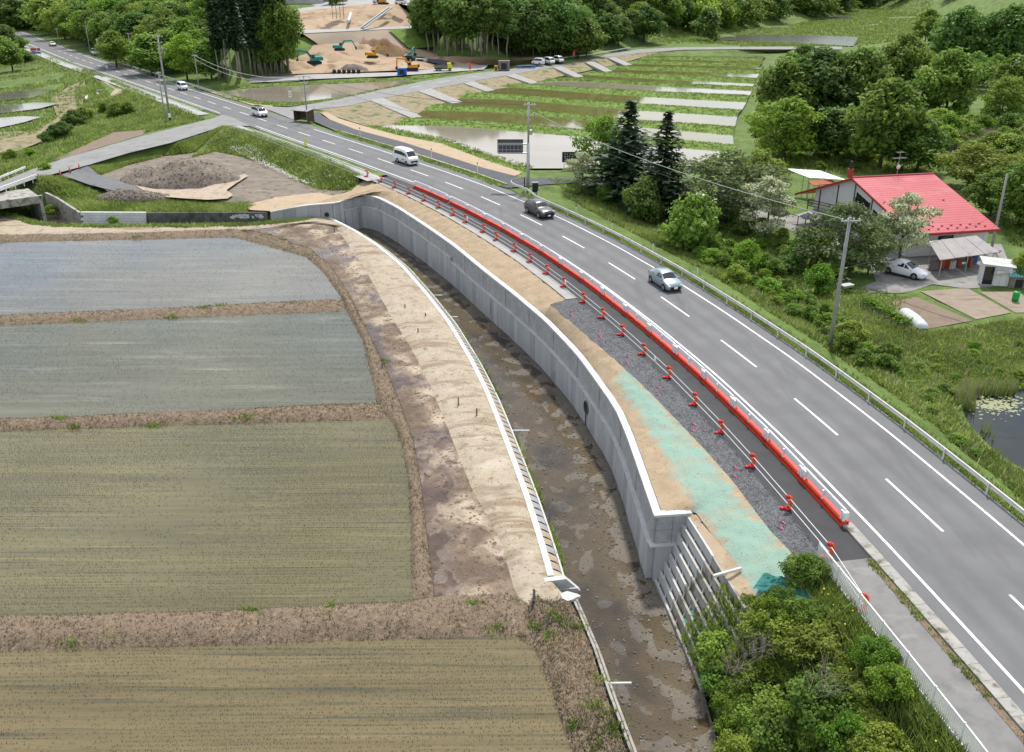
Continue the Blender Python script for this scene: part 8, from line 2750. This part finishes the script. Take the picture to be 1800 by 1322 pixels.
tufts('field_grass', pts_in(zone4, 7000, 9), .2, .6, 'blade', 'grass between the side road and the large soil heap', seed=6, width=.06)
zone5 = [tuple(p) for p in GL([(66, 316, -1.2), (108, 308, -.8), (155, 325, -1.4), (178, 345, -2.2), (150, 371, -2.6), (100, 350, -2.2), (84, 340, -1.8)])]
zone6 = [tuple(p) for p in GL([(150, 371, -2.6), (180, 352, -2.5), (260, 352, -2.5), (430, 350, -2.4), (445, 362, -2.4), (430, 372, -2.4), (260, 373, -2.6)])]
tufts('stream_grass', pts_in(zone5, 3500, 10) + pts_in(zone6, 7000, 11), .25, .75, 'blade', 'bright grass above the stream wall and culvert wing', seed=7, width=.06)
sb = []
for i in range(2600):
    q = path_pts(SOUTH, *([rs_.uniform(arc(SOUTH)[2], arc(SOUTH)[-1] - 2)] * 2))[0]
    sb.append((q.x, q.y - rs_.uniform(-.1, 1.1), -3.22))
tufts('stream_grass', sb, .15, .5, 'blade', 'grass strip on the paddy side of the stream', seed=8, width=.05)
gb_ = []
for o in bpy.data.objects:
    if o.name.startswith('grass_bund'):
        gb_ += pts_ribbon(o.name, 1400, len(gb_) % 97)
    elif o.name.startswith('verge') and o.data.materials[0].name == 'grass_bright':
        gb_ += pts_ribbon(o.name, 900, len(gb_) % 97)
tufts('bund_grass', gb_, .10, .30, 'blade', 'grass growing on the bunds and verges of the far paddies', seed=9, width=.09)
st_ = []
for o in list(bpy.data.objects):
    if o.name.startswith('paddy_bund') or o.name.startswith('bank_ground'):
        st_ += pts_ribbon(o.name, 5200 if o.name.startswith('bank') else 3600, len(st_) % 89)
tufts('straw_litter', st_, .04, .16, 'blade_dry', 'dry straw and stubble lying on the left paddy bunds', 'straw', seed=10, width=.02, lean=1.6, tone=(-.3, .8))
gs = []
for i in range(46):
    c = rs_.choice(st_)
    for k in range(22):
        gs.append((c[0] + rs_.gauss(0, .3), c[1] + rs_.gauss(0, .2), c[2]))
tufts('weed_sprouts', gs, .08, .28, 'blade', 'scattered green weeds on the left bunds', 'weeds', seed=11, width=.04)
rf_ = []
for i in range(2600):
    q = path_pts(CAP_L, *([rs_.uniform(6, CLEN)] * 2))[0]
    i_ = min(range(0, len(CAP_L) - 1), key=lambda k: (CAP_L[k] - q).length)
    t = (CAP_L[i_ + 1] - CAP_L[i_]).normalized()
    n2 = Vector((-t.y, t.x, 0))
    d = rs_.uniform(.84, 1.25)
    if fbm(q.x * 1.0, q.y, .35, 2) < -.10: continue
    rf_.append((q.x + n2.x * d, q.y + n2.y * d, -3.7 - (d - .84) * 3.0 if d < 1.1 else -5.2))
tufts('foot_grass', rf_, .15, .5, 'blade', 'grass growing along the foot of the bank revetment', seed=12, width=.04)
fe = []
for i in range(6000):
    s = rs_.uniform(S0, sy(38.6)); p = road(s, -7.9 - abs(rs_.gauss(0, .7)), 0)
    h = FBV.ray_cast(p + Vector((0, 0, 20)), Vector((0, 0, -1)))
    if h[0] is not None: fe.append(tuple(h[0]))
tufts('fence_grass', fe, .25, .75, 'blade', 'tall grass on the bank just below the picket fence', seed=13, width=.035)
m = MB()
for i in range(70):
    c = rs_.choice(fe); s = rs_.uniform(.03, .05); z = c[2] + rs_.uniform(.4, .8)
    m.add([(c[0] - s, c[1], z), (c[0], c[1] - s, z), (c[0] + s, c[1], z), (c[0], c[1] + s, z + .02)], [(0, 1, 2, 3)])
tag(m.build('yellow_wildflowers', MAT['flower_yellow'], fix=False), 'small yellow flowers beside the picket fence', 'flowers', kind='stuff')
kv_ = pts_ribbon('kerb_verge', 1300, 5, lambda c: .15 + .8 * (fbm(c[0], c[1], .5, 2) > 0))
tufts('kerb_weeds', kv_, .05, .2, 'blade', 'weeds growing along the kerb joint', 'weeds', seed=14, width=.03)
tg = []
for k in range(700):
    f = rs_.uniform(.05, .95); q = rs_.uniform(.45, 1) ** .7
    p = T0.lerp(B0, f).lerp(T1.lerp(B1, f), q)
    tg.append((p.x, p.y, p.z - .1))
tufts('terrace_weeds', tg, .15, .5, 'blade', 'weeds sprouting from the terrace cells', 'weeds', seed=15, width=.04)
# reeds: pond margin and the pale stand behind the house
rd = []
for i in range(1500):
    t = rs_.uniform(0, len(POND) - 1.01); i_ = int(t)
    p = Vector(POND[i_]).lerp(Vector(POND[i_ + 1]), t - i_)
    d = (p - Vector(_c)) ; d.z = 0; d.normalize()
    r_ = rs_.uniform(-1.0, .5)
    if fbm(p.x, p.y, .25, 2) > -.12 and (p.y > _c[1] + 1.5 or rs_.random() < .10): rd.append((p.x + d.x * r_, p.y + d.y * r_, -2.5))
tufts('pond_reeds', rd, .5, 1.3, 'blade', 'reeds along the margin of the dark pond', 'reeds', seed=16, width=.03, lean=.25)
tufts('pond_reeds', rd[::3], .5, 1.5, 'reed', 'dry pale reeds along the margin of the dark pond', 'reeds', seed=17, width=.025, lean=.25)
tufts('reed_stand', pts_in([tuple(p) for p in GL([(1650, 268, -1.3), (1690, 238, -1.2), (1790, 235, -.9), (1830, 255, -.9), (1740, 275, -1.2)])], 4200, 19), 1.2, 2.2, 'reed', 'pale dry reed stand on the slope behind the house', 'reeds', seed=18, width=.05, lean=.2)
# lily pads
m = MB()
for i in range(300):
    u, v = rs_.gauss(1752, 24), rs_.gauss(712, 8)
    p = G(u, v, -2.488)
    if not inpoly(p.x, p.y, pond_poly): continue
    r_ = rs_.uniform(.05, .15)
    z = -2.488 + rs_.uniform(0, .006)
    m.add([(p.x + r_ * math.cos(a), p.y + r_ * math.sin(a), z) for a in np.linspace(.3, 6.0, 7)], [tuple(range(7))])
M('lily', [(.20, .22, .11), (.27, .28, .16)], 3, .6)
tag(m.build('lily_pads', MAT['lily']), 'pale lily pads floating on the dark pond', 'lily pads', kind='stuff')
# crop row
cr_ = []
a, b = G(1520, 528, -1.55), G(1592, 572, -1.55)
for i in range(1000):
    p = a.lerp(b, rs_.random()); cr_.append((p.x + rs_.gauss(0, .28), p.y + rs_.gauss(0, .2), -1.55))
rsn = np.random.RandomState(5)
P_ = np.array(cr_); P_[:, 2] += rsn.uniform(.05, .55, len(P_))
N__ = rsn.normal(size=P_.shape) * .5 + np.array([0, 0, 1]); N__ /= np.linalg.norm(N__, axis=1)[:, None]
V, F = leaf_quads(P_, N__, rsn.uniform(.15, .3, len(P_)), rsn, .8)
tag(np_mesh('leafy_crop', V, F, MAT['leaf_bright'], face_attr={'tone': rsn.uniform(.2, .7, len(P_))}), 'row of leafy green crop beside the plastic tunnel', 'crop', kind='stuff')
# rice seedlings in rows
def seedlings(idx, n_est, label, seed, sx=.28, sy_=.17, h=(.04, .09), keep=.9, blades=3, w=.017):
    poly = PAD['paddy_water'][idx]
    a = Vector(poly[0]); b = Vector(poly[2])
    rs = random.Random(seed)
    xs = [p[0] for p in poly]; ys = [p[1] for p in poly]
    th = math.atan2(1.0, 30)
    pts = []
    y = min(ys)
    xmin = max(min(xs), -85)
    while y < max(ys):
        x = xmin
        while x < max(xs):
            xx = x + rs.uniform(-.02, .02); yy = y + .02 * (x - xmin) + rs.uniform(-.015, .015)
            if rs.random() < keep * (.75 + .9 * fbm(xx, yy, .12, 2)) and inpoly(xx, yy, poly):
                if proj((xx, yy, Z))[0] > -40 and proj((xx, yy, Z))[1] < 1400:
                    pts.append((xx, yy, Z + .01))
            x += sy_
        y += sx
    return tufts('rice_seedlings', pts, h[0], h[1], 'rice', label, 'seedlings', blades=blades, width=w, seed=seed, lean=.5)


seedlings(3, 0, 'rows of young rice in the foreground paddy', 21, .25, .13)
seedlings(2, 0, 'rows of young rice in the large olive paddy', 22, .26, .14)
seedlings(1, 0, 'rows of young rice in the second paddy from the stream', 23, .30, .22, keep=.65)
seedlings(0, 0, 'thin rows of young rice in the paddy nearest the stream', 24, .32, .34, keep=.5)
# river stones
ico = [(0, 0, 1), (.89, 0, .45), (.28, .85, .45), (-.72, .53, .45), (-.72, -.53, .45), (.28, -.85, .45), (.72, .53, -.45), (-.28, .85, -.45), (-.89, 0, -.45), (-.28, -.85, -.45), (.72, -.53, -.45)]
icf = [(0, 1, 2), (0, 2, 3), (0, 3, 4), (0, 4, 5), (0, 5, 1), (1, 6, 2), (2, 6, 7), (2, 7, 3), (3, 7, 8), (3, 8, 4), (4, 8, 9), (4, 9, 5), (5, 9, 10), (5, 10, 1), (1, 10, 6)]
def stones(name, pts, smin, smax, mat, label, seed):
    rs = np.random.RandomState(seed)
    n = len(pts)
    B_ = np.array(ico)[None] * (1 + rs.uniform(-.25, .25, (n, 11, 1)))
    sc_ = smin + (smax - smin) * rs.rand(n) ** 3
    B_ = B_ * sc_[:, None, None] * np.stack([np.ones(n), rs.uniform(.6, 1, n), rs.uniform(.35, .65, n)], 1)[:, None, :]
    a = rs.uniform(0, 6.28, n); ca, sa = np.cos(a)[:, None], np.sin(a)[:, None]
    X_ = B_[:, :, 0] * ca - B_[:, :, 1] * sa; Y_ = B_[:, :, 0] * sa + B_[:, :, 1] * ca
    V = np.stack([X_, Y_, B_[:, :, 2]], 2) + np.asarray(pts)[:, None, :]
    F = (np.array(icf)[None] + (np.arange(n) * 11)[:, None, None]).reshape(-1, 3)
    return tag(np_mesh(name, V.reshape(-1, 3), F, MAT[mat], smooth_=False), label, 'stones', kind='stuff')
rp = pts_ribbon('river_bed', 13000, 31, lambda c: (.25 + .75 * bar_mask(c[0], c[1], 0)) * (1 if c[1] < 90 else .3))
stones('river_stones', [(x, y, z + .01) for x, y, z in rp], .02, .12, 'stone', 'grey and brown cobbles strewn over the shallow river bed', 41)
rp2 = pts_ribbon('river_bed', 2600, 32, lambda c: (.2 + .8 * bar_mask(c[0], c[1], 0)) * (1 if c[1] < 75 else .15))
stones('river_pebbles', [(x, y, z + .02) for x, y, z in rp2], .015, .065, 'stone_bright', 'pale pebbles on the river gravel bars', 42)
gp = pts_ribbon('gravel_bed', 16000, 33)
stones('crushed_gravel', [(x, y, z + .01) for x, y, z in gp], .015, .05, 'gravel', 'loose crushed stone on the dark gravel strip', 43)
bc_ = pts_ribbon('soil_berm', 4200, 37)
stones('berm_clods', bc_, .015, .075, 'soil_berm', 'small clods and stones on the soil berm', 47)
sp2 = pts_ribbon('works_soil', 2200, 34)
stones('soil_clods', [(x, y, z) for x, y, z in sp2], .015, .055, 'soil_tan', 'small clods on the tan works soil', 44)
mp = pts_ribbon('mud_strip', 2200, 35)
stones('mud_clods', [(x, y, z) for x, y, z in mp], .03, .11, 'soil_brown', 'dark clods along the muddy strip', 45)
hp = []
for nm_ in ('soil_heap', 'soil_heap.001'):
    o = bpy.data.objects[nm_]
    for p in pts_ribbon(nm_, 1300, 36): hp.append((p[0] + o.location.x, p[1] + o.location.y, p[2] + o.location.z))
stones('heap_clods', hp, .04, .22, 'earth_grey', 'clods over the excavated soil heaps', 46)
